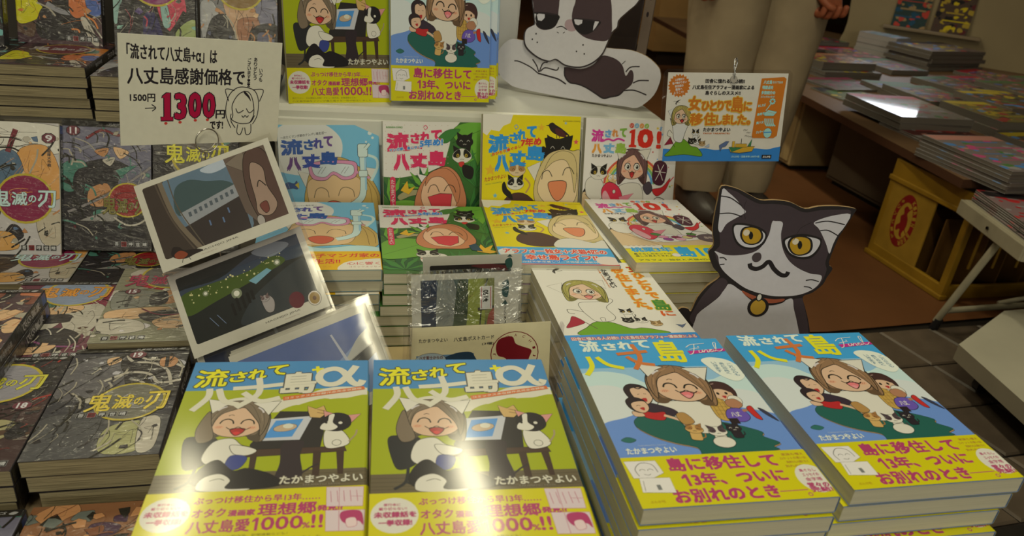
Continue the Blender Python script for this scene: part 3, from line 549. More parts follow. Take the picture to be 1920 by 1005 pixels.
def art_green(a):
    a.rect(0, 0, 148, 210, pc(52, 96, 34)); a.poly([(0, 0), (112, 0), (100, 14), (96, 34), (88, 62), (60, 74), (22, 80), (0, 78)], pc(204, 196, 166))
    rnd = random.Random(5)
    for x in range(4, 100, 9):
        for y in range(5, 70, 9): a.ell(x, y, .6, .6, pc(180, 160, 130), n=6)
    G1, G2, G3 = pc(96, 150, 44), pc(54, 112, 42), pc(28, 76, 34)
    a.blob([(100, 14), (116, 2), (150, 4), (150, 70), (132, 60), (126, 40), (110, 30)], G1, .4); a.line([(150, 8), (100, 30)], .4)
    a.blob([(78, 26), (92, 12), (112, 10), (104, 20), (92, 30)], G2, .4)
    for i, (x, y, r, n, s, sp) in enumerate(((10, 118, 46, 6, -88, 70), (138, 96, 60, 9, -92, 70), (130, 140, 48, 8, -70, 100), (112, 60, 30, 5, -40, 60), (26, 200, 50, 10, -84, 170), (96, 190, 44, 9, -60, 150), (58, 96, 34, 7, -100, 160), (140, 196, 50, 9, -110, 120))):
        leaves(a, x, y, r, n, G2 if i % 2 else G3, G1 if i % 3 == 0 else G2, s, sp, i)
    a.blob([(0, 128), (24, 112), (60, 120), (66, 150), (40, 166), (0, 170)], pc(100, 148, 44), .4); a.line([(2, 160), (60, 122)], .4)
    a.blob([(20, 106), (34, 98), (54, 98), (60, 104), (40, 106), (24, 112)], pc(150, 140, 90), .4); a.poly([(24, 98), (34, 84), (36, 96), (46, 92), (36, 104)], pc(206, 160, 30), .3)
    a.poly([(48, 74), (66, 78), (58, 92)], pc(206, 200, 190), .5)
    a.blob([(88, 64), (66, 74), (50, 96), (44, 124), (56, 140), (80, 142), (108, 140), (122, 118), (114, 84), (102, 68)], pc(184, 116, 70), .7)
    a.blob([(60, 86), (54, 110), (66, 132), (90, 136), (106, 122), (106, 96), (92, 78), (74, 78)], pc(212, 168, 120), .6)
    a.blob([(88, 66), (104, 76), (112, 96), (108, 118), (98, 96), (86, 80), (70, 80), (60, 92), (66, 74)], pc(184, 116, 70), .6)
    a.line([(64, 102), (68, 92), (76, 91), (81, 101)], 1.0); a.line([(88, 100), (94, 91), (102, 93), (106, 102)], 1.0)
    a.poly([(64, 108), (82, 103), (100, 104), (98, 124), (86, 134), (72, 128)], pc(196, 56, 58), .8)
    kitty(a, 119, 27, 13, BLACK, BLACK, body=False); kitty(a, 115, 48, 15, WHITE, BLACK, body=False, eye='open'); a.blob([(110, 58), (118, 57), (117, 64), (112, 64)], pc(190, 50, 40), .3); a.blob([(116, 62), (132, 66), (130, 82), (118, 78)], BLACK)
    a.blob([(50, 160), (76, 158), (80, 180), (60, 186), (46, 178)], WHITE, .4); kitty(a, 56, 158, 15, WHITE, BLACK, body=False, eye='happy'); a.line([(46, 170), (58, 173), (70, 169)], 1.8, RED)
    a.poly([(118, 150), (126, 128), (130, 140), (142, 130), (136, 146), (148, 150), (134, 156)], pc(206, 156, 30), .4); a.poly([(110, 132), (120, 126), (126, 150), (112, 146)], pc(30, 60, 70), .3)
    a.rrect(9, 78, 17, 133, 4, pc(196, 44, 70)); a.vtext('たかまつやよい', 10.6, 82, 15.4, 130, WHITE, .1)
    a.text('BUNKASHA COMICS', 5, 7, 28, 9.4, pc(80, 130, 50), .1)
    P1 = pc(198, 40, 76)
    a.text('流', 6, 18, 36, 42, P1, 1.9, dy=2); a.text('さ', 40, 17, 52, 30, P1, 1.2); a.text('れ', 54, 15, 68, 29, P1, 1.2); a.text('て', 70, 12, 84, 26, P1, 1.3); a.line([(36, 40), (44, 36), (56, 37)], 3, P1)
    a.text('八', 16, 47, 36, 68, P1, 2.2); a.text('丈', 40, 46, 62, 64, P1, 2.2); a.text('島', 66, 42, 90, 62, P1, 1.7)
    a.text('マンガ家、島にゆく', 9, 38.5, 53, 42.5, pc(50, 120, 160), .25, .5, pc(204, 196, 166), dy=5); a.text('5年め!', 53, 26, 86, 36, pc(50, 120, 170), .8, .6, pc(204, 196, 166), dy=3)
    a.line([(58, 8), (61, 5), (64, 8), (61, 11), (59, 9)], .8, P1)
def art_yellow(a):
    Y = pc(206, 186, 10)
    a.rect(0, 0, 148, 210, Y); a.poly([(0, 0), (44, 0), (40, 12), (30, 16), (24, 24), (12, 22), (6, 30), (0, 26)], pc(206, 198, 166))
    for x, y, r, c in ((12, 79, 9, pc(206, 160, 30)), (87, 17, 6, pc(206, 160, 30)), (141, 37, 4.5, pc(196, 70, 70)), (124, 10, 2.5, pc(120, 160, 160)), (14, 58, 3, pc(130, 160, 60)), (90, 60, 4, pc(130, 160, 60)), (20, 116, 4, pc(100, 160, 160)), (134, 60, 3, pc(100, 160, 160))): a.star(x, y, r, c)
    bird(a, 112, 20, 14, pc(36, 24, 22), 1); a.blob([(108, 18), (118, 20), (126, 30), (112, 28)], pc(70, 30, 26))
    a.poly([(92, 32), (102, 30), (112, 34), (124, 30), (136, 27), (134, 44), (128, 56), (108, 60), (96, 52)], BLACK); kitty(a, 113, 46, 19, BLACK, BLACK, body=False)
    a.blob([(84, 50), (92, 44), (104, 56), (116, 62), (104, 66), (90, 60)], BLACK)
    a.poly([(67, 75), (88, 66), (82, 98)], WHITE, .6)
    a.blob([(120, 48), (98, 56), (84, 80), (78, 108), (84, 130), (104, 140), (140, 138), (150, 120), (150, 54), (136, 50)], pc(190, 168, 104), .7)
    a.blob([(104, 66), (90, 84), (84, 108), (96, 126), (120, 136), (142, 124), (146, 96), (140, 70), (122, 62)], pc(210, 184, 130), .6)
    a.blob([(120, 50), (138, 56), (144, 78), (142, 112), (136, 84), (126, 64), (108, 66), (94, 78), (104, 58)], pc(190, 168, 104), .6)
    a.line([(90, 92), (92, 82), (100, 79), (106, 88)], 1.1); a.line([(122, 86), (126, 76), (134, 75), (140, 84)], 1.1)
    a.blob([(100, 98), (112, 94), (128, 96), (126, 114), (116, 124), (106, 116)], pc(204, 122, 74), .9)
    kitty(a, 52, 78, 13, pc(196, 170, 120), pc(150, 110, 60), body=False); a.blob([(30, 142), (34, 122), (50, 112), (70, 116), (92, 140), (84, 154), (50, 156)], pc(70, 44, 34), .5)
    kitty(a, 50, 98, 13, WHITE, BLACK, body=False); a.blob([(38, 106), (34, 96), (30, 100), (32, 112), (46, 122), (44, 112)], BLACK); a.line([(64, 90), (72, 100), (66, 112)], 2.4, pc(170, 130, 70))
    a.blob([(84, 136), (106, 130), (130, 142), (146, 134), (150, 160), (80, 160)], WHITE, .5)
    a.text('たかまつやよい', 4, 90, 36, 96, pc(176, 84, 30), .2, dy=6); a.text('YAYOI TAKAMATSU', 5, 99, 30, 101, pc(90, 120, 50), dy=4)
    B = pc(40, 130, 176)
    a.text('流', 9, 30, 38, 54, B, 1.9, dy=2); a.text('さ', 40, 26, 52, 40, B, 1.2); a.text('れ', 52, 21, 64, 36, B, 1.2); a.text('て', 66, 16, 79, 31, B, 1.3)
    a.text('八', 20, 58, 38, 80, B, 2.2); a.text('丈', 42, 52, 64, 72, B, 2.2); a.text('島', 66, 44, 92, 64, B, 1.7)
    a.text('おひとり島ぐらし', 14, 55, 57, 59, pc(190, 50, 40), .3, .5, Y, dy=13); a.text('7年め', 57, 34, 87, 45, pc(190, 50, 40), .8, .6, Y, dy=3); a.text('BUNKASHA COMICS', 120, 6, 146, 8, pc(120, 110, 20), .05)
    a.line([(46, 17), (49, 14), (52, 17), (49, 20), (47, 18)], .8, B)
def band_yellow(a):
    a.rect(0, 160, 148, 210, pc(64, 146, 176)); a.blob([(20, 190), (60, 182), (80, 198), (40, 206)], pc(40, 120, 170)); a.blob([(0, 172), (12, 164), (20, 178), (6, 188)], pc(200, 196, 170))
    a.text('アラフォー独女＋犬猫4匹の', 7, 165, 140, 178, pc(202, 66, 44), .6, .9, pc(206, 196, 166)); a.text('幸せ島ライフ!!', 32, 182, 124, 196, pc(202, 66, 44), .8, .9, pc(206, 196, 166)); a.text('ぶんか社の新定番シリーズ待望の最新刊!!', 14, 199, 124, 204, pc(206, 196, 166), .1); a.rect(0, 207, 148, 210, pc(200, 90, 60))
    a.blob([(122, 190), (136, 184), (150, 190), (150, 206), (124, 206)], pc(206, 190, 160))
def art_ten(a):
    a.rect(0, 0, 148, 210, pc(208, 200, 172))
    rnd = random.Random(3)
    for i in range(26): a.star(rnd.uniform(108, 146), rnd.uniform(8, 100), rnd.uniform(1, 3), rnd.choice((pc(180, 60, 60), pc(120, 160, 60), pc(206, 176, 60), pc(110, 150, 180))))
    for i, c in enumerate((pc(190, 80, 50), pc(206, 170, 60), pc(110, 160, 80), pc(90, 150, 180))): a.arc(78, 96, 44-4*i, 40-4*i, 180, 360, 3.6, c, 20)
    a.blob([(0, 112), (16, 108), (52, 150), (148, 140), (150, 163), (0, 163)], pc(196, 168, 116), .6); a.line([(4, 112), (52, 158)], 1, pc(120, 96, 60)); a.line([(12, 108), (60, 150)], .8, pc(120, 96, 60))
    a.poly([(0, 110), (14, 106), (10, 92)], BLACK, .3); a.blob([(4, 96), (14, 86), (30, 92), (34, 112), (24, 122), (8, 116)], WHITE, .6); kitty(a, 24, 80, 14, WHITE, BLACK, body=False, eye='open')
    kitty(a, 47, 88, 8, pc(200, 170, 110), pc(206, 198, 170), eye='happy')
    a.blob([(60, 98), (90, 96), (98, 120), (92, 136), (60, 136), (52, 118)], WHITE, .6)
    figure(a, 77, 70, 27, pc(100, 70, 60), pc(206, 160, 120), eyes='open', mouth=(0, .36, .13, .18), lw=.7, back=1.0)
    a.blob([(112, 66), (124, 60), (134, 70), (128, 96), (112, 92)], pc(70, 30, 40), .5); a.line([(118, 66), (128, 90)], 1, WHITE); a.line([(128, 66), (116, 90)], 1, WHITE); a.line([(114, 76), (132, 78)], 1, WHITE)
    a.blob([(96, 100), (106, 92), (112, 104), (104, 112)], pc(70, 60, 60), .5)
    a.blob([(30, 106), (40, 94), (56, 100), (64, 118), (58, 136), (44, 142), (34, 126)], pc(196, 44, 60), .7); a.blob([(32, 112), (38, 108), (50, 132), (44, 140), (34, 126)], pc(206, 150, 140)); a.ell(50, 108, 2.4, 3, WHITE, .5); a.poly([(58, 116), (82, 110), (64, 130)], pc(206, 120, 120), .4)
    a.blob([(112, 104), (128, 100), (140, 86), (134, 104), (120, 114)], pc(190, 40, 40), .6); a.line([(134, 98), (146, 84)], 1.4, pc(190, 40, 40))
    for x, y, c in ((68, 134, pc(206, 130, 140)), (78, 130, pc(206, 200, 180)), (86, 136, pc(120, 30, 60)), (96, 132, pc(206, 180, 176)), (72, 142, pc(140, 60, 120)), (90, 142, pc(206, 150, 150)), (102, 136, pc(200, 180, 110)), (110, 132, pc(120, 60, 80)), (112, 126, pc(80, 120, 50)), (60, 126, pc(70, 120, 50))): a.ell(x, y, 7, 4.2, c, .5, rot=12)
    a.blob([(118, 132), (132, 126), (146, 130), (147, 146), (132, 152), (118, 144)], pc(90, 74, 70), .6); a.text('島味', 126, 134, 138, 141, pc(190, 170, 140), .1); a.line([(110, 128), (120, 116), (134, 120), (140, 128)], .8)
    for ch, bx, c in (('流', (10, 17, 28, 34), pc(190, 50, 120)), ('さ', (31, 17, 40, 27), pc(100, 150, 180)), ('れ', (42, 16, 51, 26), pc(200, 130, 60)), ('て', (54, 14, 64, 26), pc(120, 160, 60))): a.text(ch, *bx, c, 1.1)
    a.line([(28, 33), (36, 30), (44, 32), (52, 29), (62, 32)], 2.6, pc(190, 50, 120))
    for ch, bx, c in (('八', (12, 38, 26, 51), pc(206, 140, 50)), ('丈', (30, 37, 46, 50), pc(110, 160, 190)), ('島', (49, 36, 65, 50), pc(140, 170, 60))): a.text(ch, *bx, c, 1.4)
    a.poly([(72, 15.5), (78, 14), (78, 37), (81, 38), (81, 41), (69, 41), (69, 38), (72, 37), (72, 20), (69, 20.5), (69, 18)], pc(196, 44, 26)); a.text('0', 84, 15, 106, 40, pc(196, 44, 26), 2.6); a.text('!', 114, 17, 120, 41, pc(196, 44, 26), 1.6)
    for i, c in enumerate((pc(190, 60, 40), pc(110, 160, 190), pc(206, 130, 50), pc(130, 170, 60))): a.ell(72+8*i, 9, 3.6, 3.6, c); a.text('いよいよ'[i], 70+8*i, 7, 74+8*i, 11, WHITE, .1)
    a.text('たかまつやよい', 12, 52.5, 43, 57, pc(70, 60, 50), .2)
def band_ten(a):
    a.rect(0, 161, 148, 210, pc(200, 186, 24)); a.rrect(-4, 154, 54, 170, 3, WHITE, .8); 
    for i in range(6): a.ell(8+7*i, 160, 3, 1.8, pc(170, 80, 40), .3)
    B = pc(40, 140, 170)
    a.text('桃栗3年', 7, 167, 62, 180, B, .8); a.text('島10年', 66, 166, 146, 195, B, 1.6); a.text('島ぐらしのホントの', 6, 184, 56, 188, pc(60, 70, 40), .15); a.text('楽しさ見えてきたよ', 6, 190, 56, 194, pc(60, 70, 40), .15); a.ell(62, 190, 6, 5, WHITE, .3); a.text('アラフォー独女と犬猫4匹は、いまだ', 6, 201, 140, 206, pc(80, 100, 40), .15)
def art_volume(seed, bg, pal, badge, tcol, crest, tpos, crest_pos=None, dark=True, author=(64, 163), big=()):
    def f(a):
        rnd = random.Random(seed); w, h = 113, 176
        a.rect(0, 0, w, h, bg)
        for i in range(12 if big else 30):
            x, y = rnd.uniform(-5, w), rnd.uniform(6, h-14); r = rnd.uniform(6, 24); c = rnd.choice(pal)
            a.blob([(x+r*rnd.uniform(.5, 1.2)*cos(t), y+r*rnd.uniform(.4, 1.0)*sin(t)) for t in [i2*2*pi/7 for i2 in range(7)]], c, .35, BLACK, 4)
        for sh in big:
            if sh[0] == 'b': a.blob(sh[2], sh[1], .5)
            elif sh[0] == 'l': a.line(sh[3], sh[2]+.8, BLACK); a.line(sh[3], sh[2], sh[1])
            for q_ in range(3):
                k0 = rnd.randrange(len(sh[-1])); p_, p2_ = sh[-1][k0], sh[-1][k0-1]; mx_, my_ = sum(p[0] for p in sh[-1])/len(sh[-1]), sum(p[1] for p in sh[-1])/len(sh[-1])
                a.line([((p_[0]+mx_)/2+q_, (p_[1]+my_)/2), ((p2_[0]+mx_)/2, (p2_[1]+my_)/2+q_), (mx_+q_*3, my_-q_*2)], .4)
        for i in range(20 if big else 46):
            x, y = rnd.uniform(0, w), rnd.uniform(6, h-10); r = rnd.uniform(2, 9 if not big else 5); c = rnd.choice(pal+[BLACK, pc(150, 140, 110)]); q = rnd.uniform(0, 6)
            a.poly([(x+r*rnd.uniform(.4, 1.6)*cos(q+tt), y+r*rnd.uniform(.4, 1.3)*sin(q+tt)) for tt in [k*2*pi/5 for k in range(5)]], c, .25)
        for i in range(70):
            x, y = rnd.uniform(0, w), rnd.uniform(10, h-20); t = rnd.uniform(-.8, .8)+seed; l = rnd.uniform(8, 34)
            a.line([(x, y), (x+l*.5*cos(t)+3, y+l*.5*sin(t)), (x+l*cos(t), y+l*sin(t)+4)], rnd.choice((.35, .6, 1.4, 2.2)), rnd.choice((BLACK, BLACK, pc(150, 140, 110), pal[0])))
        cx, cy = crest_pos or (tpos[0]+tpos[2]*.5, tpos[1]+tpos[3]*.5)
        a.ell(cx, cy, tpos[2]*.42, tpos[2]*.40, pc(170, 150, 40)); a.ell(cx, cy, tpos[2]*.385, tpos[2]*.365, crest)
        for i in range(5): a.arc(cx+rnd.uniform(-8, 8), cy+rnd.uniform(-8, 8), rnd.uniform(6, 16), rnd.uniform(5, 12), rnd.uniform(0, 180), rnd.uniform(200, 330), .6, pal[1])
        x, y, tw, th = tpos; q = tw/3.5
        a.text('鬼', x, y, x+q, y+th, tcol, .55, .35, BLACK); a.text('滅', x+q*1.08, y+th*.12, x+q*1.85, y+th*.9, tcol, .45, .35, BLACK); a.text('の', x+q*1.92, y+th*.3, x+q*2.3, y+th*.72, tcol, .35, .3, BLACK); a.text('刃', x+q*2.4, y, x+q*3.3, y+th, tcol, .55, .35, BLACK)
        if dark:
            a.rect(0, 0, w, 8, (0.012, 0.011, 0.012)); a.text('JUMP COMICS', 58, 2.3, 98, 6, pc(150, 146, 130), .12, shear=.3); a.blob([(101, 5), (104, 2.5), (108, 3.5), (105, 6)], pc(150, 146, 130))
        if badge:
            t, bx, by = badge; o = [(bx+9*cos(i2*pi/4+.4), by+7*sin(i2*pi/4+.4)) for i2 in range(8)]
            a.poly(o, pc(96, 40, 46), .8, pc(30, 30, 26)); a.text(t, bx-4, by-4, bx+4, by+4, pc(196, 190, 170), .4)
            a.vtext('鬼殺隊大作戦', bx-2, by+10, bx+2.2, by+38, pc(60, 56, 50), .12)
        ax, ay = author
        for i, ch in enumerate('吾峠呼世晴'):
            X = ax+9*i; a.rect(X, ay, X+7.2, ay+7.2, pc(110, 20, 24) if i == 1 else (0.012, 0.011, 0.012), .4, pc(150, 146, 130)); a.text(ch, X+1.2, ay+1.2, X+6, ay+6, pc(60, 20, 20) if i == 1 else pc(180, 176, 156), .15)
    return f

# ------------------------------------------------------------------ the setting
def struct(name, mb, mat, label=None):
    o = mb.build(name, mat); o['kind'] = 'structure'
    if label: o['label'] = label
    return o
def slabquad(mb, pts, z0, z1, col): mb.prism([(x, y) for x, y in pts], z0, z1, col, col)
FL = thing('floor', 'brown shop floor of square tiles with a smooth terracotta area', None); FL['kind'] = 'structure'; del_cat = True
mb = MB(); mb.box(-6, 9, -5, 12, -0.05, -0.006, pc(34, 28, 19)); mb.build('subfloor', 'lino', FL)
mb = MB(); mb.poly([(-3, 1.335, 0), (0.4, 1.335, 0), (1.12, 1.335, 0), (1.7, 1.39, 0), (5.5, 1.75, 0), (9, 12, 0), (-6, 12, 0)], pc(96, 58, 26)); mb.build('terracotta_area', 'lino', FL)
U = Vector((cos(rad(4)), sin(rad(4)))); V = Vector((-sin(rad(14)), cos(rad(14)))) * -1
tile_me = {}
def tile_mesh(k):
    if k not in tile_me:
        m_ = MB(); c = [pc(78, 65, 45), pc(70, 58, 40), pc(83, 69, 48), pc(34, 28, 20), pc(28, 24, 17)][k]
        S = .146; r = .004
        p = [(0, 0), (S, 0), (S, S), (0, S)]; w = [Vector((0, 0)), U*S, U*S+V*S, V*S]
        inn = [Vector((0, 0))+U*r+V*r, U*(S-r)+V*r, U*(S-r)+V*(S-r), U*r+V*(S-r)]
        vs = [(q.x, q.y, -.004) for q in w] + [(q.x, q.y, 0) for q in inn]
        m_.faces(vs, ((7, 6, 5, 4)[::1], (0, 1, 5, 4)[::-1], (1, 2, 6, 5)[::-1], (2, 3, 7, 6)[::-1], (3, 0, 4, 7)[::-1]), c)
        tile_me[k] = m_.mesh('tile', 'tile')
    return tile_me[k]
rnd = random.Random(11)
org = Vector((1.113, 1.318))
for i in range(-5, 12):
    for j in range(0, 12):
        p = org + U*(.15*i) + V*(.15*j) + Vector((0, .002))
        if p.x < .45 and j < 4 and i < -3: continue
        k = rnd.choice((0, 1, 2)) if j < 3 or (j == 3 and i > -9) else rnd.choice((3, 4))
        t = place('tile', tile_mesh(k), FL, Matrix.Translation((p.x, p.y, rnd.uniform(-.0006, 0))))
mb = MB(); mb.box(-6, 9, -5, 12, 2.62, 2.7, pc(160, 150, 120)); struct('ceiling', mb, 'wall')
mb = MB(); mb.box(-6, 9, 11.9, 12, 0, 2.62, pc(120, 100, 64)); struct('wall_back', mb, 'wall')
mb = MB(); mb.box(-1.2, -1.12, -4, 12, 0, 2.62, pc(110, 100, 76)); struct('wall_left', mb, 'wall')
# partition on the right table, with its rounded opening
PD = Vector((.78, -.62)).normalized(); PN = Vector((-.62, -.78)).normalized()
def PW(s, z, off=0.0): q = Vector((2.547, 3.635)) + PD*s + PN*off; return (q.x, q.y, z)
arc_ = [(0.0, .345), (.015, .40), (.019, .45), (.016, .49), (.008, .555), (-.02, .65), (-.08, .76), (-.2, .86), (-.4, .93), (-.60, .95), (-.75, .93)]
outl = arc_ + [(-.75, 2.62), (2.6, 2.62), (2.6, .3335), (0.0, .3335)]
mb = MB(); mb.poly([PW(s, z, .03) for s, z in outl], pc(134, 116, 76)); mb.poly([PW(s, z, -.03) for s, z in outl][::-1], pc(134, 116, 76))
for i in range(len(outl)):
    a_, b_ = outl[i-1], outl[i]; mb.poly([PW(*a_, .03), PW(*a_, -.03), PW(*b_, -.03), PW(*b_, .03)], pc(150, 132, 90))
struct('wall_right', mb, 'wall', 'cream partition wall with a rounded opening, standing on the right table')
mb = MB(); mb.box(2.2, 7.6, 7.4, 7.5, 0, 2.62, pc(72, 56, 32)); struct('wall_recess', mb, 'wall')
mb = MB(); mb.prism([(1.98, 5.2), (2.06, 5.25), (2.9, 4.42), (3.4, 4.0), (5, 3.2), (5, 12), (2.1, 12)][:3] + [(2.4, 6.4), (2.0, 6.0)], 0.0, .9, pc(150, 110, 60), pc(150, 108, 56)); t = thing('wooden_counter', 'light wooden counter far back between the dog cutout and the customer', 'counter')
cm = MB(); cm.box(-1.2, 0, 0, .5, .09, .78, pc(156, 116, 60)); R4 = Matrix.Translation((2.25, 5.75, 0)) @ Matrix.Rotation(rad(96), 4, 'Z'); cm.build('body', 'board', t, R4)
cm = MB(); cm.box(-1.25, .03, -.03, .55, .78, .81, pc(120, 84, 44)); cm.build('top', 'board', t, R4); cm = MB(); cm.box(-1.18, -.02, .03, .45, 0, .09, pc(40, 28, 16)); cm.build('kickboard', 'board', t, R4)

# ------------------------------------------------------------------ display tables
t = thing('display_table', 'low display table under all the book stacks in front', 'table')
mb = MB(); mb.bbox(-.72, .502, .10, 1.62, .303, .325, pc(120, 100, 66), .002); mb.build('tabletop', 'board', t)
for x in (-.70, .47):
    for y in (.13, 1.58): mb = MB(); mb.box(x, x+.03, y, y+.03, 0, .303, pc(100, 84, 60)); mb.build('leg', 'board', t)
mb = MB(); mb.bbox(.032, .498, .31, 1.065, .3255, .350, pc(196, 172, 110), .0015)
tag(mb.build('display_board', 'board'), 'cream board the central book stacks stand on', 'board')
t = thing('display_riser', 'white vinyl covered riser behind the row of standing books', 'display riser')
mb = MB(); mb.bbox(-.10, .492, 1.075, 1.45, .326, .564, pc(190, 184, 150), .008); mb.build('box', 'vinyl', t)
mb = MB(); mb.bbox(-.10, .49, 1.069, 1.0745, .51, .548, pc(200, 194, 160), .002); mb.build('front_flap', 'vinyl', t)
t = thing('book_riser', 'grey riser under the tall comic stacks on the left', 'display riser')
mb = MB(); mb.bbox(-.70, -.112, 1.09, 1.5, .326, .530, pc(120, 110, 82), .006); mb.build('box', 'board', t)
mb = MB(); mb.bbox(-.05, .30, 1.34, 1.36, .563, 1.05, pc(190, 184, 158), .004)
tag(mb.build('backdrop', 'board'), 'white upright panel behind the dog cutout', 'panel')
mb = MB(); mb.box(-.70, -.07, 1.52, 1.54, .326, 1.15, pc(64, 58, 46)); tag(mb.build('display_screen', 'board'), 'dark grey screen behind the upper left comics', 'panel')

# ------------------------------------------------------------------ books
DES = {}
def shell(mb, w, h, t, r, v0, v1, off, stripes, thick=.00035):
    """cover bent round the spine at +x; v in metres from the top edge; off = outward offset"""
    o = off; prof = [(-w/2-(.0004 if off else 0), -o)]; n = 4
    for i in range(n+1): a_ = -pi/2+pi/2*i/n; prof.append((w/2-r+(r+o)*cos(a_), r+(r+o)*sin(a_)))
    for i in range(n+1): a_ = pi/2*i/n; prof.append((w/2-r+(r+o)*cos(a_), t-r+(r+o)*sin(a_)))
    prof.append((-w/2-(.0004 if off else 0), t+o))
    cx, cz = 0, t/2
    inn = []
    for i, (x, z) in enumerate(prof):
        if i == 0: inn.append((x, z+thick))
        elif i == len(prof)-1: inn.append((x, z-thick))
        else:
            dx = -thick if x > w/2-r+1e-6 else 0; dz = thick if z < t/2 else -thick
            inn.append((x+dx, z+(dz if (z < r or z > t-r) else 0)))
    cuts = [v0] + [s for s, _ in stripes if v0 < s < v1] + [v1]
    def cat_(v):
        c = stripes[0][1]
        for s, cc in stripes:
            if v >= s-1e-6: c = cc
        return c
    for a_, b_ in zip(cuts, cuts[1:]):
        c = cat_((a_+b_)/2); ya, yb = h/2-a_, h/2-b_; L = len(prof)
        vs = [(x, ya, z) for x, z in prof] + [(x, yb, z) for x, z in prof]
        for i in range(L-1): mb.faces([vs[i], vs[i+1], vs[L+i+1], vs[L+i]], ((0, 3, 2, 1)[::-1],), c, 1 < i < L-3)
    c0, c1 = cat_(v0+1e-4), cat_(v1-1e-4)
    for y, c in ((h/2-v0, c0), (h/2-v1, c1)):
        for i in range(len(prof)-1):
            mb.poly([(prof[i][0], y, prof[i][1]), (prof[i+1][0], y, prof[i+1][1]), (inn[i+1][0], y, inn[i+1][1]), (inn[i][0], y, inn[i][1])], c)
    for i in (0, len(prof)-1): mb.poly([(prof[i][0], h/2-v0, prof[i][1]), (prof[i][0], h/2-v1, prof[i][1]), (inn[i][0], h/2-v1, inn[i][1]), (inn[i][0], h/2-v0, inn[i][1])], WHITE)
def design(key, w, h, t, art=None, band=None, stripes=((0, WHITE),), bstripe=None, band_v=160, mat='gloss', pages='paper', pagecol=None, r=2.0, spine=None, plain=True):
    W, H, T, Rr = w/1000, h/1000, t/1000, r/1000
    d = {'w': W, 'h': H, 't': T}
    mb = MB(); mb.box(-W/2+.0006, W/2-.0008, -H/2+.0004, H/2-.0004, .0004, T-.0004, pagecol or pc(192, 182, 140)); d['pages'] = mb.mesh('pages', pages)
    st = [(a_/1000, c) for a_, c in stripes]
    for variant in ('full', 'plain'):
        mb = MB(); shell(mb, W, H, T, Rr, 0, H, 0, st)
        if variant == 'full' and art:
            A_ = Art(w, h, mb, z=T); A_.EPS = .0000015; A_.clipbox = (0, 0, w-r*.6, band_v+1 if band else h); art(A_)
        if spine and art:
            mt = Matrix(((0, 0, 1, W/2+.00008), (-1, 0, 0, 0), (0, 1, 0, T/2), (0, 0, 0, 1))); sb = MB(); sa = Art(h, t, sb); sa.EPS = .000003; spine(sa, h, t)
            for f_, c_ in zip(sb.f, sb.c): mb.poly([tuple(mt @ Vector(sb.v[i])) for i in f_], c_)
        d['cover_'+variant] = mb.mesh('cover', mat)
    if band:
        mb = MB(); shell(mb, W, H, T, Rr, (band_v+.02)/1000, H-.0002, .00055, [(0, bstripe)], .0002); A_ = Art(w, h, mb, z=T+.00056); A_.EPS = .0000015; A_.clipbox = (0, band_v, w-r*.6, h-.3); band(A_); d['band'] = mb.mesh('paper_band', mat)
    DES[key] = d
def book(name, key, label, cat, mw, group=None, plain=False):
    d = DES[key]; t = thing(name, label, cat, mw, group)
    place('pages', d['pages'], t); place('cover', d['cover_plain' if plain else 'cover_full'], t)
    if 'band' in d: place('paper_band', d['band'], t)
    return t
def TLmat(d, x, y, z, yaw, lean=None, zs=1.0):
    ex = Vector((cos(yaw), sin(yaw), 0)); n_ = Vector((-sin(yaw), cos(yaw), 0)); up = n_ if lean is None else Vector((0, 0, 1))*cos(lean)+n_*sin(lean); nn = ex.cross(up)
    o = Vector((x, y, z)) + ex*d['w']/2 - up*d['h']/2 - nn*d['t']*zs
    return frame(o, ex, up) @ Matrix.Diagonal((1, 1, zs, 1))
ORD = ['topmost', 'second', 'third', 'fourth', 'fifth', 'sixth', 'seventh', 'eighth', 'ninth', 'tenth', 'eleventh']
def stack(name, key, n, x, y, ztop, base, yaw, desc, where, cat='book', offs=None, jit=.0012, seed=0):
    d = DES[key]; th = (ztop-base)/n; rnd = random.Random(seed); gap = .0005
    for i in range(n):
        dx, dy, dyw = (0, 0, 0) if i == 0 else (rnd.uniform(-jit, jit), rnd.uniform(-jit, jit), rnd.uniform(-.006, .006))
        if offs and i in offs: dx += offs[i][0]; dy += offs[i][1]
        zt = ztop - th*i
        mw = TLmat(d, x+dx, y+dy, zt, yaw+dyw, None, (th-gap-(.0011 if 'band' in d else 0))/d['t'])
        lab = f'{desc}, {ORD[i]} of the stack {where}' if n > 1 else f'{desc}, {where}'
        book(name, key, lab, cat, mw, f'{desc.split(" with ")[0]}s {where}'[:70] if n > 1 else None, plain=i > 0)
A5 = (148, 210); JC = (113, 176)
def jspine(col):
    def f(a, h, t): a.rect(2, 1, h-2, t-1, (0.012, 0.011, 0.012)); a.rect(3, 1.4, 13, t-1.4, pc(30, 60, 110)); a.text('鬼滅の刃', 20, 3.5, 70, t-3.5, col, .4); a.text('吾峠呼世晴', 100, 5, 130, t-5, pc(150, 146, 130), .15)
    return f
design('lime', *A5, 15.6, art_lime, band_lime, ((0, SKYB), (46, LIME), (143, WOODB)), YEL, 161)
design('final', *A5, 15.5, art_final, band_final, ((0, pc(56, 142, 184)), (50, BLUES), (112, BLUED)), YEL, 159.5)
design('white', *A5, 15.6, art_white, band_white, ((0, pc(206, 198, 166)),), pc(58, 132, 180), 168.5, mat='semi')
design('blue', *A5, 15.4, art_blue, band_blue, ((0, pc(106, 166, 196)),), pc(206, 158, 12), 160, mat='semi', r=1.2)
design('blueb', *A5, 13, art_blue, None, ((0, pc(106, 166, 196)),), mat='semi', r=1.2)
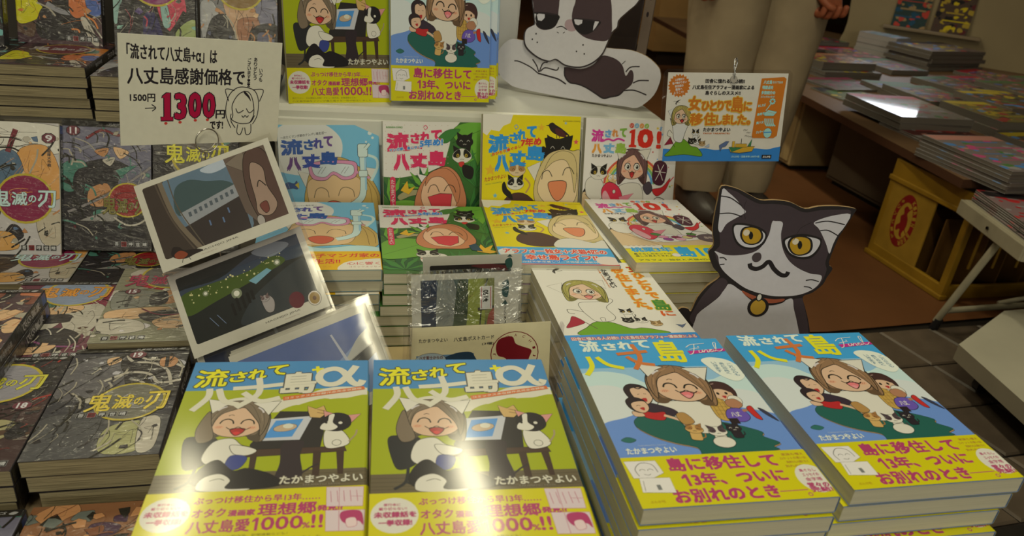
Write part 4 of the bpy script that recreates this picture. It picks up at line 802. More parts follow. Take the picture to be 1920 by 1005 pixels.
design('green', *A5, 13, art_green, None, ((0, pc(190, 186, 150)), (78, pc(52, 96, 34))), mat='semi', r=1.2)
design('yellow', *A5, 13.6, art_yellow, band_yellow, ((0, pc(206, 198, 160)),), pc(64, 146, 176), 160, mat='semi', r=1.2)
design('yellowb', *A5, 13.6, art_yellow, None, ((0, pc(206, 198, 160)),), mat='semi', r=1.2)
design('ten', *A5, 15.4, art_ten, band_ten, ((0, pc(206, 198, 166)),), pc(200, 186, 24), 161, mat='semi', r=1.5)
design('tenb', *A5, 15.4, art_ten, None, ((0, pc(206, 198, 166)),), mat='semi', r=1.5)
SKD, SKL, BRN, DK, GRN, MGT, PUR, CRM = pc(168, 116, 66), pc(196, 156, 104), pc(80, 56, 38), pc(34, 30, 30), pc(62, 108, 84), pc(120, 30, 50), pc(70, 50, 90), pc(170, 160, 130)
PG = pc(138, 124, 84)
vols = {
 'v9': art_volume(9, pc(172, 164, 144), [SKD, pc(200, 140, 60), SKL, pc(80, 100, 112), CRM, DK], ('9', 100, 20), pc(176, 196, 206), pc(120, 26, 56), (28, 90, 84, 22), dark=False, big=[('b', WHITE, [(0, 4), (112, 4), (112, 40), (0, 40)]), ('b', pc(196, 140, 70), [(64, 36), (96, 30), (112, 60), (112, 100), (80, 92), (62, 66)]), ('b', pc(76, 96, 104), [(36, 44), (60, 40), (70, 80), (50, 110), (24, 96)]), ('l', pc(110, 40, 44), 6, [(60, 10), (50, 40)]), ('b', SKL, [(18, 56), (34, 50), (38, 70), (22, 76)]), ('b', DK, [(0, 76), (26, 80), (40, 120), (20, 150), (0, 150)]), ('b', pc(170, 156, 120), [(84, 124), (112, 120), (112, 160), (90, 160)]), ('b', pc(190, 140, 70), [(10, 150), (50, 146), (60, 168), (14, 170)])]),
 'v11': art_volume(23, DK, [GRN, DK, pc(60, 52, 54), SKD, GRN, pc(84, 30, 34), DK], ('11', 14, 14), pc(110, 100, 40), pc(130, 24, 24), (50, 102, 60, 24), (82, 106), big=[('b', pc(100, 96, 100), [(0, 8), (112, 8), (112, 70), (60, 50), (0, 60)]), ('l', pc(110, 30, 34), 3, [(30, 24), (50, 12), (70, 18), (96, 12)]), ('l', pc(120, 116, 112), 4, [(20, 40), (50, 30), (80, 40), (104, 30)]), ('b', SKD, [(40, 40), (58, 36), (52, 48)]), ('b', SKL, [(64, 34), (84, 40), (72, 50)]), ('b', CRM, [(50, 52), (66, 48), (60, 60)]), ('b', GRN, [(0, 60), (26, 54), (34, 80), (14, 96), (0, 92)]), ('b', GRN, [(60, 70), (96, 58), (100, 78), (74, 90)]), ('b', DK, [(20, 66), (64, 64), (74, 100), (30, 112), (14, 96)]), ('b', pc(90, 88, 92), [(70, 80), (112, 50), (112, 92), (86, 96)]), ('b', SKD, [(34, 92), (56, 84), (62, 106), (48, 116), (32, 112)]), ('l', pc(120, 112, 100), 3, [(6, 124), (40, 108), (80, 84), (112, 60)]), ('b', pc(130, 124, 106), [(20, 136), (60, 122), (66, 134), (24, 148)]), ('b', DK, [(0, 140), (60, 136), (112, 140), (112, 172), (0, 172)]), ('l', CRM, 2.4, [(64, 130), (80, 140), (96, 138), (112, 126)])]),
 'vg': art_volume(31, DK, [DK, BRN, GRN, DK], None, pc(196, 186, 40), pc(90, 84, 70), (16, 26, 88, 26), big=[('b', pc(110, 104, 80), [(20, 30), (60, 20), (100, 34), (96, 70), (40, 76)]), ('b', DK, [(0, 0), (20, 10), (24, 90), (0, 100)])]),
 'v8': art_volume(38, pc(60, 34, 38), [pc(190, 110, 40), DK, DK, SKD, pc(70, 80, 84), BRN], ('8', 14, 20), pc(180, 170, 150), pc(100, 30, 34), (16, 60, 84, 22), big=[('b', YEL, [(0, 96), (20, 100), (36, 130), (20, 146), (0, 146)]), ('b', pc(50, 30, 36), [(8, 4), (70, 4), (70, 110), (30, 120)]), ('b', ORG, [(66, 60), (112, 56), (112, 110), (80, 112)]), ('b', GRN, [(84, 70), (100, 66), (104, 84), (88, 88)]), ('b', DK, [(36, 124), (84, 112), (100, 160), (30, 168)]), ('l', pc(130, 126, 116), 7, [(40, 120), (60, 130), (84, 130)]), ('b', pc(180, 96, 44), [(72, 104), (90, 100), (96, 126), (80, 138), (70, 128)]), ('b', pc(60, 84, 130), [(92, 108), (112, 104), (112, 130), (98, 132)]), ('b', CRM, [(84, 140), (92, 138), (108, 172), (98, 172)]), ('l', CRM, 2, [(90, 130), (112, 164)])]),
 'v6': art_volume(46, DK, [pc(160, 50, 60), DK, pc(120, 160, 130), DK, PUR, pc(150, 150, 80)], ('6', 14, 20), pc(190, 180, 160), pc(120, 40, 80), (16, 60, 84, 22), big=[('b', pc(130, 160, 136), [(0, 70), (12, 80), (10, 120), (0, 130)]), ('b', DK, [(12, 100), (60, 96), (66, 172), (10, 172)]), ('b', pc(40, 34, 70), [(40, 120), (58, 116), (70, 172), (44, 172)]), ('b', pc(180, 50, 66), [(60, 90), (90, 76), (100, 110), (84, 140), (66, 126)]), ('l', (0.012, 0.011, 0.012), 10, [(72, 150), (86, 134), (100, 110)]), ('b', pc(140, 150, 80), [(84, 140), (112, 120), (112, 172), (92, 172)]), ('b', pc(130, 160, 136), [(64, 100), (72, 96), (78, 128), (68, 132)]), ('b', pc(180, 50, 66), [(60, 150), (84, 156), (86, 172), (60, 172)])]),
 'v10': art_volume(52, pc(110, 106, 96), [SKD, SKL, DK, pc(140, 132, 118), pc(84, 84, 92), SKD], ('10', 14, 20), pc(190, 180, 160), pc(120, 90, 40), (16, 60, 84, 22), big=[('b', pc(150, 146, 130), [(0, 100), (20, 96), (30, 140), (6, 160)]), ('b', DK, [(16, 120), (44, 116), (56, 172), (8, 172)]), ('b', pc(180, 140, 96), [(34, 90), (80, 84), (90, 120), (60, 150), (50, 140)]), ('b', pc(150, 100, 64), [(54, 120), (90, 116), (86, 150), (62, 164)]), ('b', pc(110, 106, 110), [(78, 84), (112, 90), (112, 140), (90, 130)]), ('b', DK, [(76, 130), (112, 124), (112, 172), (70, 172)]), ('b', pc(90, 88, 96), [(84, 136), (106, 140), (104, 164), (84, 162)])]),
 'v7': art_volume(57, DK, [pc(110, 160, 140), DK, pc(70, 60, 70), DK], ('7', 14, 20), pc(190, 180, 160), pc(60, 110, 90), (16, 60, 84, 22)),
 'v14': art_volume(64, pc(92, 40, 50), [CRM, DK, CRM, SKL, BRN, MGT, GRN], ('14', 22, 58), pc(200, 130, 34), pc(120, 130, 136), (24, 14, 86, 26), big=[('b', pc(110, 124, 130), [(30, 4), (60, 0), (96, 6), (100, 22), (30, 24)]), ('b', MGT, [(70, 30), (112, 20), (112, 60), (80, 60)]), ('b', GRN, [(46, 40), (66, 34), (60, 60), (44, 72)]), ('b', CRM, [(10, 84), (44, 70), (70, 96), (50, 130), (20, 160), (6, 140)]), ('b', CRM, [(66, 70), (100, 56), (112, 80), (104, 120), (80, 116)]), ('b', SKL, [(46, 66), (80, 58), (84, 72), (56, 80)]), ('b', DK, [(40, 84), (74, 80), (80, 96), (50, 100)]), ('b', DK, [(30, 130), (70, 110), (100, 130), (80, 160), (40, 160)]), ('l', pc(120, 60, 90), 3, [(24, 86), (34, 120), (70, 146), (104, 150)]), ('b', SKL, [(26, 146), (50, 150), (80, 146), (70, 162), (36, 164)])]),
 'v15': art_volume(75, pc(120, 116, 84), [CRM, SKL, DK, SKD, CRM, pc(190, 180, 160), SKL], ('15', 22, 62), pc(150, 30, 60), pc(90, 84, 70), (10, 18, 88, 30), (60, 20), dark=False, author=(12, 164), big=[('b', CRM, [(40, 30), (70, 22), (112, 30), (112, 60), (50, 56)]), ('b', RED, [(26, 46), (50, 44), (80, 56), (50, 58)]), ('b', SKD, [(58, 52), (90, 44), (112, 56), (112, 90), (74, 88)]), ('b', pc(120, 118, 96), [(6, 60), (50, 66), (40, 100), (8, 104)]), ('b', DK, [(44, 70), (60, 64), (64, 90), (48, 96)]), ('b', SKL, [(6, 108), (60, 100), (80, 112), (40, 126), (10, 130)]), ('b', DK, [(40, 116), (90, 104), (96, 118), (60, 136)]), ('b', CRM, [(0, 126), (40, 130), (50, 152), (10, 158)]), ('b', SKL, [(60, 128), (112, 112), (112, 140), (80, 150), (62, 144)]), ('l', MGT, 1.6, [(40, 104), (60, 118), (88, 116), (100, 96)])]),
 'v18': art_volume(81, pc(60, 40, 36), [pc(150, 40, 30), DK, pc(150, 140, 90), DK, BRN, PUR], ('18', 92, 84), pc(186, 176, 50), pc(130, 124, 116), (20, 34, 84, 24), big=[('b', pc(170, 140, 60), [(0, 8), (60, 8), (50, 40), (0, 50)]), ('b', RED, [(0, 60), (50, 70), (70, 96), (40, 104), (0, 100)]), ('b', DK, [(60, 10), (112, 10), (112, 60), (80, 70)]), ('b', DK, [(0, 104), (60, 100), (80, 140), (20, 150), (0, 140)]), ('b', SKD, [(10, 132), (50, 124), (60, 138), (20, 146)]), ('b', PUR, [(0, 150), (50, 146), (30, 176), (0, 176)])]),
 'v19': art_volume(96, pc(50, 48, 48), [DK, pc(170, 164, 150), DK, CRM, DK, pc(120, 116, 100)], ('19', 62, 14), pc(206, 180, 50), pc(100, 96, 74), (34, 82, 76, 28), dark=True, author=(30, 112), big=[('b', pc(84, 80, 74), [(0, 30), (40, 14), (70, 30), (60, 70), (20, 90), (0, 80)]), ('b', DK, [(50, 20), (90, 14), (112, 40), (112, 90), (70, 80), (56, 50)]), ('l', CRM, 3.2, [(52, 14), (60, 26), (80, 30), (96, 44), (104, 70)]), ('l', CRM, 3.2, [(60, 12), (72, 22), (92, 26), (112, 40)]), ('l', CRM, 3.6, [(40, 60), (60, 46), (80, 50), (92, 66), (112, 62)]), ('l', CRM, 3.0, [(64, 58), (78, 66), (84, 86), (100, 92)]), ('b', SKD, [(86, 22), (96, 18), (104, 26), (100, 38), (88, 36)]), ('l', DK, 3.0, [(92, 18), (94, 38)]), ('b', SKL, [(34, 20), (44, 16), (48, 24), (38, 32)]), ('b', pc(70, 68, 62), [(0, 120), (40, 112), (80, 130), (112, 120), (112, 176), (0, 176)]), ('b', pc(150, 146, 90), [(60, 136), (90, 128), (94, 168), (62, 170)]), ('b', CRM, [(88, 126), (104, 124), (106, 166), (92, 170)])]),
 'vj': art_volume(103, pc(66, 46, 46), [pc(170, 100, 60), DK, pc(110, 60, 40), DK, SKL], None, pc(190, 180, 160), pc(90, 60, 40), (10, 120, 84, 24)),
 'vf': art_volume(112, pc(120, 78, 44), [pc(110, 60, 30), DK, pc(60, 34, 50), SKD, pc(90, 94, 78)], None, pc(190, 180, 160), pc(90, 60, 40), (10, 60, 84, 24), dark=False),
}
for k, f in vols.items():
    design(k, *JC, 16.0, f, None, ((0, DK if k not in ('v9', 'v15', 'vf') else CRM),), mat='wrap', pages='pulp', pagecol=PG, r=1.6, spine=jspine(pc(170, 160, 140)))

# flat stacks of the central display
stack('comic_book', 'lime', 9, -.1283, .5822, .4640, .3255, rad(-1.79), 'lime green comic with a yellow band', 'at the front left')
stack('comic_book', 'lime', 9, .0326-.0100, .5449, .4860, .3505, rad(-2.76), 'lime green comic with a yellow band', 'at the front centre')
stack('comic_book', 'final', 9, .1965, .5524, .4955, .3505, rad(-1.07), 'blue island comic with yellow band', 'before the white book', offs={1: (-.002, -.003), 3: (.001, -.004)})
stack('comic_book', 'final', 9, .3567, .5556, .4945, .3505, rad(-.18), 'blue island comic with a yellow band', 'at the right front corner', offs={1: (-.004, 0), 2: (-.008, 0), 3: (-.011, -.006), 4: (-.010, -.004), 5: (-.012, -.005)})
stack('comic_book', 'white', 7, .2183, .7936, .4547, .3505, rad(.13), 'white comic with a green hill', 'beside the postcard holder')
stack('comic_book', 'blue', 8, -.1097, .996, .4491, .3255, rad(.77), 'pale blue snorkel comic with an orange band', 'behind the photo cards', offs={1: (.001, .001), 2: (-.002, -.003), 3: (-.003, 0), 4: (-.006, .002)})
stack('comic_book', 'green', 7, .0440, .985, .4508, .3505, rad(-.6), 'green jungle comic with a pink title', 'behind the postcard holder', offs={3: (-.004, 0), 4: (-.014, 0), 5: (-.012, 0), 6: (-.012, 0)})
stack('comic_book', 'yellow', 8, .1907, .9904, .4594, .3505, rad(-2.2), 'yellow comic with a blue and red band', 'behind the white book', offs={2: (.003, 0)})
stack('comic_book', 'ten', 8, .3411, .975, .4688, .3505, rad(1.33), 'white feast comic with a yellow band', 'under the hanging sign', offs={1: (-.006, -.002), 2: (-.002, 0), 3: (.002, 0)})
# standing books
def stand(key, x, y, z, yaw, lean, label, group=None): return book('comic_book', key, label, 'book', TLmat(DES[key], x, y, z, rad(yaw), rad(lean)), group)
G2 = 'comics standing face out against the white riser'
o_ = stand('blueb', -.0937, 1.056, .5400, 7, 15.5, 'pale blue snorkel comic standing upright behind its own stack', G2); o_.matrix_world = TLmat({'w': .148*.955, 'h': .21*.955, 't': .013}, -.0937, 1.056, .5400, rad(7), rad(15.5)) @ Matrix.Diagonal((.955, .955, 1, 1))
mb = MB(); mb.bbox(-.10, .03, 1.0, 1.07, .3258, .3455, pc(196, 186, 150), .001); tag(mb.build('support_board', 'board'), 'cream board under the standing blue snorkel comic', 'board')
stand('green', .0505, 1.0431, .5546, 4.95, 15.5, 'green jungle comic standing upright between the blue and yellow ones', G2)
stand('yellowb', .19, .9948+.03, .5760, 2.66, 15.5, 'yellow comic standing upright with two cats and a blackbird', G2)
stand('tenb', .3454, 1.0221+.01, .5748, .59, 15.5, 'white feast comic standing upright behind the hanging sign', G2)
mb = MB(); mb.bbox(.155, .495, .955, 1.06, .3505, .3725, pc(196, 186, 150), .001); tag(mb.build('support_board', 'board'), 'cream board under the standing yellow and white comics', 'board')
stand('lime', -.0850, 1.1120, .7715, 12.5, 8.5, 'lime green comic standing upright on the white riser')
FS = (.0607, 1.1282, .7785, 6.09, 10.9)
for i in range(3):
    stand('final', FS[0]+.0095*i+(.004 if i == 1 else 0), FS[1]+.0175*i, FS[2]+.002*(i > 0), FS[3]+(-1.5 if i else 0), FS[4], ('blue island comic standing upright on the white riser, in front', 'second blue island comic standing on the riser, tucked behind the first', 'rearmost of three blue island comics standing on the white riser')[i], 'blue island comics standing on the riser')
# comics on the left
CL = 'shrink wrapped dark comic'
stack('comic_book', 'v9', 2, -.460, 1.0990, .3630, .3255, 0, 'dark wrapped comic with plum crest', 'under standing volume nine', seed=2)
stack('comic_book', 'v11', 2, -.3445, 1.0990, .3630, .3255, 0, 'black wrapped comic with red crest', 'under the standing one', seed=3)
stack('comic_book', 'v14', 3, -.3885, .9091, .3720, .3255, 0, 'shrink wrapped volume fourteen with an orange title', 'left of volume fifteen', seed=4)
stack('comic_book', 'v15', 4, -.2735, .9167, .3870, .3255, rad(1.17), 'pale shrink wrapped volume fifteen', 'beside the photo cards', seed=5)
stack('comic_book', 'vj', 2, -.4474, .8289, .4050, .3722, 0, 'dark brown comic with its spine showing', 'at the far left edge', seed=6)
stack('comic_book', 'v18', 3, -.3935, .7300, .3780, .3255, rad(.57), 'red and yellow volume eighteen comic', 'left of volume nineteen', seed=7)
stack('comic_book', 'v19', 3, -.2787, .7390, .3800, .3255, rad(.81), 'grey black volume nineteen comic', 'left of the lime comics', offs={1: (.004, 0), 2: (.010, .002)}, seed=8)
stack('comic_book', 'vf', 1, -.2650, .5480, .3420, .3255, 0, 'brown comic with purple shapes', 'lying in the bottom left corner', seed=9)
stack('comic_book', 'v11', 1, -.3827, .5465, .3420, .3255, 0, 'black comic with green and red patches', 'lying lowest at the left edge', seed=10)
stand('v9', -.4864, 1.0751, .5265, -2.29, 22.3, 'pale volume nine comic standing upright at the left edge')
stand('v11', -.3735, 1.0825, .5290, -2.54, 22.6, 'black comic with green patches and red crest standing upright')
stand('vg', (-.2590, 1.0756)[0], (-.2590, 1.0756)[1], .5290, -2.29, 22.3, 'black comic with a gold title standing behind the price card')
TA = 'wrapped comic with flame colours and brown page edges'
stack('comic_book', 'v8', 5, -.448, 1.2577, .600, .5305, 0, 'thick wrapped comic with brown page edges', 'at the upper left', seed=12, jit=.002)
stack('comic_book', 'v10', 4, -.3278, 1.2484, .592, .5305, 0, 'thick wrapped comic in grey', 'left behind the price card', seed=13, jit=.002)
stack('comic_book', 'v6', 4, -.2140, 1.2700, .592, .5305, 0, 'thick wrapped comic in red', 'behind the middle of the price card', seed=14, jit=.002)
stack('comic_book', 'v7', 4, -.5640, 1.2500, .600, .5305, 0, 'thick wrapped comic in green', 'cut by the upper left corner', seed=15, jit=.002)
stand('v8', -.4604, 1.275, .7681, -1.15, 17.2, 'orange and plum comic standing on the upper left stack')
stand('v7', -.5773, 1.2400, .7681, -1.15, 17.2, 'teal and black comic standing in the upper left corner')
stand('v6', -.3296, 1.262, .7601, -1.15, 17.2, 'black comic with pink wing shapes standing above the price card')
stand('v10', -.2140, 1.2808, .7601, -1.15, 17.2, 'grey and tan comic standing left of the lime comic')

# outlines of the two cardboard cutouts, millimetres in their own plane
CAT={
 'outline':[(-62.8,199.0),(-47.5,198.2),(-34.4,193.8),(-18.3,187.7),(-3.9,189.1),(13.7,188.6),(31.7,182.8),(45.6,186.7),(66.0,189.1),(85.8,188.1),(86.0,183.1),(79.1,162.3),(75.9,150.9),(73.0,124.2),(78.9,117.5),(75.5,107.1),(72.6,97.1),(63.4,86.4),(54.2,80.6),(59.7,68.2),(67.1,52.8),(73.9,35.0),(82.2,10.8),(-69.4,-4.0),(-68.4,21.1),(-78.6,36.5),(-83.5,48.2),(-79.9,53.5),(-72.5,53.3),(-68.3,50.7),(-64.2,68.0),(-55.4,83.7),(-44.2,96.0),(-52.9,105.2),(-58.8,115.2),(-62.4,124.3),(-58.2,132.2),(-62.9,150.3),(-64.0,168.5),(-63.8,184.7)],
 'headin':[(-59.7,194.9),(-46.8,194.9),(-36.2,190.1),(-19.2,183.7),(-2.9,184.9),(13.8,184.2),(31.8,178.7),(48.3,182.7),(67.0,185.2),(82.1,184.5),(76.9,163.9),(72.2,151.4),(69.0,125.7),(72.7,114.6),(69.7,97.8),(59.6,87.0),(42.9,80.5),(21.2,79.3),(-1.3,82.1),(-19.5,90.1),(-36.0,100.1),(-46.8,108.7),(-55.2,124.0),(-51.6,132.9),(-55.3,149.2),(-57.2,169.2)],
 'earLw':[(-61.4,195.6),(-54.1,192.8),(-43.0,185.0),(-36.2,177.5),(-30.9,173.2),(-36.0,168.5),(-42.8,163.3),(-49.5,157.2),(-53.2,147.6),(-57.2,151.8),(-58.9,169.0)],
 'earRw':[(45.0,167.8),(52.4,173.4),(66.8,179.0),(82.4,181.3),(79.1,166.0),(74.5,156.3),(72.1,144.9),(70.9,134.4),(65.2,144.2),(58.0,154.7),(51.7,162.4)],
 'face':[(-0.1,164.7),(3.2,165.9),(11.4,164.9),(12.5,152.1),(16.4,139.5),(22.4,128.8),(30.8,120.1),(42.3,113.5),(56.0,109.1),(68.6,108.0),(68.6,98.7),(62.5,90.2),(49.7,82.7),(32.2,79.0),(14.0,78.6),(-8.9,83.3),(-25.2,91.5),(-40.0,101.7),(-47.5,110.5),(-50.8,119.7),(-55.8,125.3),(-44.1,122.3),(-31.7,122.5),(-18.0,125.8),(-8.6,131.4),(-3.4,140.3),(-0.4,150.9)],
 'eyeL':[(-39.6,156.3),(-32.0,157.9),(-17.6,156.6),(-6.9,152.1),(-4.0,146.8),(-6.7,139.1),(-14.4,133.7),(-25.1,133.9),(-33.4,139.3),(-39.0,149.0)],
 'eyeLo':[(-41.7,157.9),(-32.5,160.3),(-16.3,158.5),(-5.5,153.7),(-1.8,146.7),(-4.5,137.4),(-13.9,131.4),(-25.6,131.6),(-34.8,137.3),(-41.0,148.8)],
 'eyeR':[(19.0,145.0),(26.4,149.8),(38.3,151.8),(55.9,149.3),(56.5,139.6),(50.7,130.6),(40.6,127.7),(29.2,130.4),(22.3,137.2)],
 'eyeRo':[(16.0,145.0),(24.2,151.4),(38.5,154.6),(56.1,151.7),(59.0,147.3),(58.7,137.9),(52.3,127.9),(41.3,124.9),(29.0,127.5),(20.1,135.1)],
 'irisL':[(-29.5,146.2),(-28.5,153.7),(-21.1,156.2),(-12.7,154.3),(-8.5,147.3),(-10.6,140.6),(-17.1,137.7),(-24.5,139.2)],
 'irisR':[(25.1,140.3),(26.8,147.9),(35.1,150.6),(44.4,148.7),(48.2,140.7),(46.3,133.9),(38.2,130.3),(30.5,132.4)],
 'pupL':[(-22.2,146.9),(-22.2,151.0),(-19.6,151.2),(-17.4,147.4),(-17.9,143.2),(-20.3,143.0)],
 'pupR':[(33.5,141.1),(33.7,145.3),(36.2,145.9),(38.7,141.6),(38.0,137.1),(35.6,137.2)],
 'glL':[(-25.4,149.9)],
 'glR':[(30.4,144.9)],
 'nose':[(-13.4,122.4),(-11.2,127.0),(-6.1,128.3),(-3.2,124.8),(-3.3,119.6),(-7.1,116.8),(-11.3,117.9)],
 'mouth':[(-14.2,114.7),(-12.0,110.2),(-5.4,108.9),(1.0,112.4),(6.5,118.7),(14.0,110.8),(22.6,104.9),(29.0,104.5),(30.7,108.9)],
 'body':[(-32.6,87.8),(-17.6,81.5),(0.8,72.4),(19.6,70.2),(33.5,73.6),(42.8,76.9),(47.5,65.0),(54.9,49.5),(61.5,33.8),(69.6,9.6),(-58.3,-2.9),(-62.4,34.0),(-59.6,48.5),(-48.3,61.6),(-39.5,72.4)],
 'patchL':[(-43.7,93.6),(-33.7,88.7),(-39.7,73.4),(-49.9,60.5),(-59.8,49.5),(-62.6,35.0),(-68.4,41.6),(-65.2,54.0),(-57.8,72.6)],
 'patchR':[(43.8,76.6),(53.8,79.1),(60.1,66.2),(68.6,46.8),(78.8,10.5),(69.6,9.6),(61.5,33.8),(53.0,53.4),(47.5,65.0)],
 'collar':[(-15.8,81.6),(-4.0,77.5),(7.5,75.0),(22.3,74.5),(33.9,76.0),(31.9,72.4),(19.8,69.3),(5.0,69.8),(-6.9,74.0),(-13.2,77.9)],
 'bell':[(6.5,63.0)],
 'bellr':[(5.3,75.2)],
 'wl1':[(-61.3,188.2),(-50.3,186.9),(-36.5,179.3)],
 'wl2':[(-58.8,168.5),(-46.9,170.2),(-34.0,167.4)],
 'wr1':[(46.7,168.0),(60.0,171.4),(79.1,169.3)],
 'wr2':[(54.1,159.9),(62.6,161.1),(74.5,156.3)],
 'wh1':[(-49.0,118.0),(-44.3,118.5),(-40.7,116.0)],
 'wh2':[(-47.0,110.0),(-41.9,111.1)],
 'wh3':[(52.6,100.6),(59.5,102.1),(67.6,100.5)],
 'wh4':[(52.3,93.2),(58.2,92.8),(61.9,91.2)],
}
DOG={
 'pillow':[(-142.4,58.1),(-130.8,75.3),(-118.9,81.2),(-102.1,81.2),(-54.8,83.9),(36.2,88.7),(47.0,89.0),(74.2,90.6),(100.4,85.0),(120.1,73.0),(126.8,63.6),(128.5,49.7),(123.0,27.9),(108.7,10.1),(97.1,3.3),(80.1,3.1),(-1.0,1.4),(-98.0,4.1),(-120.4,10.7),(-134.4,19.6),(-140.0,38.7)],
 'head':[(-89.9,105.8),(-86.9,110.0),(-90.7,126.4),(-94.5,139.0),(-97.8,155.2),(-101.8,176.7),(-83.6,169.7),(-65.2,181.0),(-30.9,190.3),(-1.3,188.4),(21.4,180.4),(46.1,192.1),(74.5,202.4),(84.4,189.6),(74.4,162.7),(63.4,149.7),(49.9,133.4),(49.0,122.3),(42.6,114.1),(39.4,104.4),(37.1,94.8),(31.2,77.0),(17.8,61.8),(-0.9,52.3),(-25.3,51.6),(-42.8,58.7),(-54.5,54.1),(-71.5,56.5),(-89.5,65.6),(-99.2,75.8),(-101.7,90.9),(-98.4,99.9)],
 'patchL':[(-89.4,127.5),(-92.7,141.1),(-97.3,159.0),(-81.1,166.4),(-53.5,156.9),(-49.9,146.4),(-49.3,131.7),(-47.8,118.9),(-52.4,108.9),(-61.8,103.5),(-71.8,102.1),(-81.6,105.9),(-86.5,115.7)],
 'patchR':[(-24.5,149.5),(-22.9,164.3),(-0.4,183.1),(22.0,176.9),(32.3,156.6),(37.9,130.0),(40.3,113.8),(35.2,100.1),(19.8,97.6),(1.6,99.2),(-11.4,105.0),(-20.7,113.1),(-26.2,125.4),(-26.7,138.3)],
 'eyeL':[(-88.7,126.7),(-49.2,128.0),(-48.5,116.9),(-54.2,107.7),(-63.8,103.2),(-74.1,103.7),(-83.2,109.5)],
 'eyeR':[(-22.7,125.8),(18.7,127.5),(16.4,118.0),(9.8,109.7),(-1.2,104.1),(-13.6,106.6),(-21.0,114.9)],
 'wL1':[(-84.1,123.5),(-81.4,125.7),(-71.2,126.1),(-70.4,120.6),(-74.8,115.3),(-80.9,115.5)],
 'wL2':[(-88.4,124.8),(-85.3,124.8),(-86.0,117.6),(-82.9,110.5),(-85.8,113.9)],
 'wR1':[(-22.4,124.0),(-20.7,125.6),(-8.8,126.2),(-8.8,120.2),(-14.3,116.7),(-19.4,117.9)],
 'wR2':[(11.4,126.2),(17.9,126.5),(14.4,117.8),(10.5,111.7),(10.2,119.0)],
 'body':[(-27.0,49.4),(-0.6,50.4),(18.1,59.9),(29.6,74.9),(41.2,76.6),(55.7,73.0),(66.0,65.0),(73.5,50.9),(78.7,60.2),(82.7,59.9),(86.0,52.8),(86.1,41.3),(80.7,32.8),(73.9,26.9),(67.3,19.1),(54.1,14.1),(43.6,10.4),(29.4,16.1),(14.1,22.5),(-0.8,26.1),(-15.3,26.8),(-25.0,36.1)],
 'paw':[(-68.0,31.6),(-72.9,36.8),(-62.5,52.0),(-37.1,47.9),(-27.7,47.4),(-25.0,36.1),(-17.0,24.6),(-20.9,23.0),(-34.2,28.8),(-51.2,31.2)],
 'seam1':[(-113.3,47.0),(-103.8,47.0),(-84.0,41.0),(-70.3,33.2)],
 'seam2':[(-82.6,53.9),(-74.0,44.5),(-69.5,35.3)],
 'seam3':[(64.6,67.6),(69.1,73.4)],
 'seam4':[(72.5,56.5),(78.8,65.0),(93.0,68.0)],
 'seam5':[(87.1,41.5),(96.0,46.7),(111.2,49.0)],
 'seam6':[(73.8,27.5),(91.1,30.6),(111.5,26.4)],
 'paw2':[(-68.5,35.5),(-64.3,49.8),(-56.4,52.9)],
 'paw3':[(-66.6,36.7),(-59.2,43.7),(-40.4,42.6),(-37.1,47.9)],
 'nose':[(-49.2,108.4),(-40.6,111.4),(-31.5,107.5)],
 'n1':[(-47.3,102.0),(-44.0,100.6)],
 'n2':[(-37.0,101.2),(-34.4,103.8)],
 'chin':[(-95.0,75.5),(-78.6,62.3),(-58.9,55.4),(-50.7,56.0),(-45.5,59.9),(-38.0,54.0),(-21.3,52.2),(-1.0,52.7),(17.8,61.8),(31.1,77.9),(37.1,94.8),(39.2,105.3)],
 'd1':[(-81.1,94.6)],
 'd2':[(-86.2,85.3)],
 'd3':[(-77.3,81.6)],
 'd4':[(-1.8,88.2)],
 'd5':[(-10.9,76.7)],
 'd6':[(2.3,74.8)],
 'noseshade':[(-40.4,103.9)],
}

# ------------------------------------------------------------------ cardboard cutouts
def cutout(mw, D, outline, thick, name, label, cat):
    t = thing(name, label, cat, mw)
    mb = MB(); mb.prism([(x/1000, y/1000) for x, y in smooth_closed(outline, 3)], -thick, 0, WHITE, pc(140, 112, 66)); a = Art(1, 1, mb, z=0.0, yup=True); a.clipbox = None; a.EPS = .000004
    return t, mb, a
BRC = pc(62, 50, 48)
t, mb, a = cutout(yawlean((.45, .66, .40), rad(-12), .08), CAT, [p if p[1] > 0 else (p[0], -46) for p in CAT['outline']], .004, 'cat_cutout', 'large brown and white cat cutout with yellow eyes and an orange collar', 'cutout')
OUT = [p if p[1] > 0 else (p[0], -46) for p in CAT['outline']]
a.poly(smooth_closed(OUT, 3), pc(36, 30, 27))
ext = lambda L: [p if p[1] > -1.5 and p[1] > 8 or p[1] > 12 else (p[0], -46) for p in L]
a.blob(ext(CAT['body']), pc(186, 178, 162)); a.blob(ext(CAT['patchL']), BRC); a.poly(ext(CAT['patchR']), BRC)
a.blob(CAT['headin'], BRC); a.blob(CAT['face'], pc(190, 182, 166)); a.poly(smooth_closed(CAT['earLw'], 3), pc(190, 182, 166)); a.poly(smooth_closed(CAT['earRw'], 3), pc(190, 182, 166))
for k in ('L', 'R'):
    a.blob(CAT['eye%so' % k], pc(32, 27, 24)); a.blob(CAT['eye'+k], pc(192, 184, 168)); ir = CAT['iris'+k]; cx = sum(p[0] for p in ir)/len(ir); cy = sum(p[1] for p in ir)/len(ir)
    a.blob([(cx+(x-cx)*1.22, cy+(y-cy)*1.15) for x, y in ir], pc(32, 27, 24)); a.blob(ir, pc(176, 134, 28)); a.blob(CAT['pup'+k], pc(24, 20, 18)); a.ell(*CAT['gl'+k][0], 3.6, 3.6, pc(206, 190, 150))
a.blob(CAT['nose'], pc(70, 58, 54)); a.line(CAT['mouth'], 5, pc(34, 28, 26))
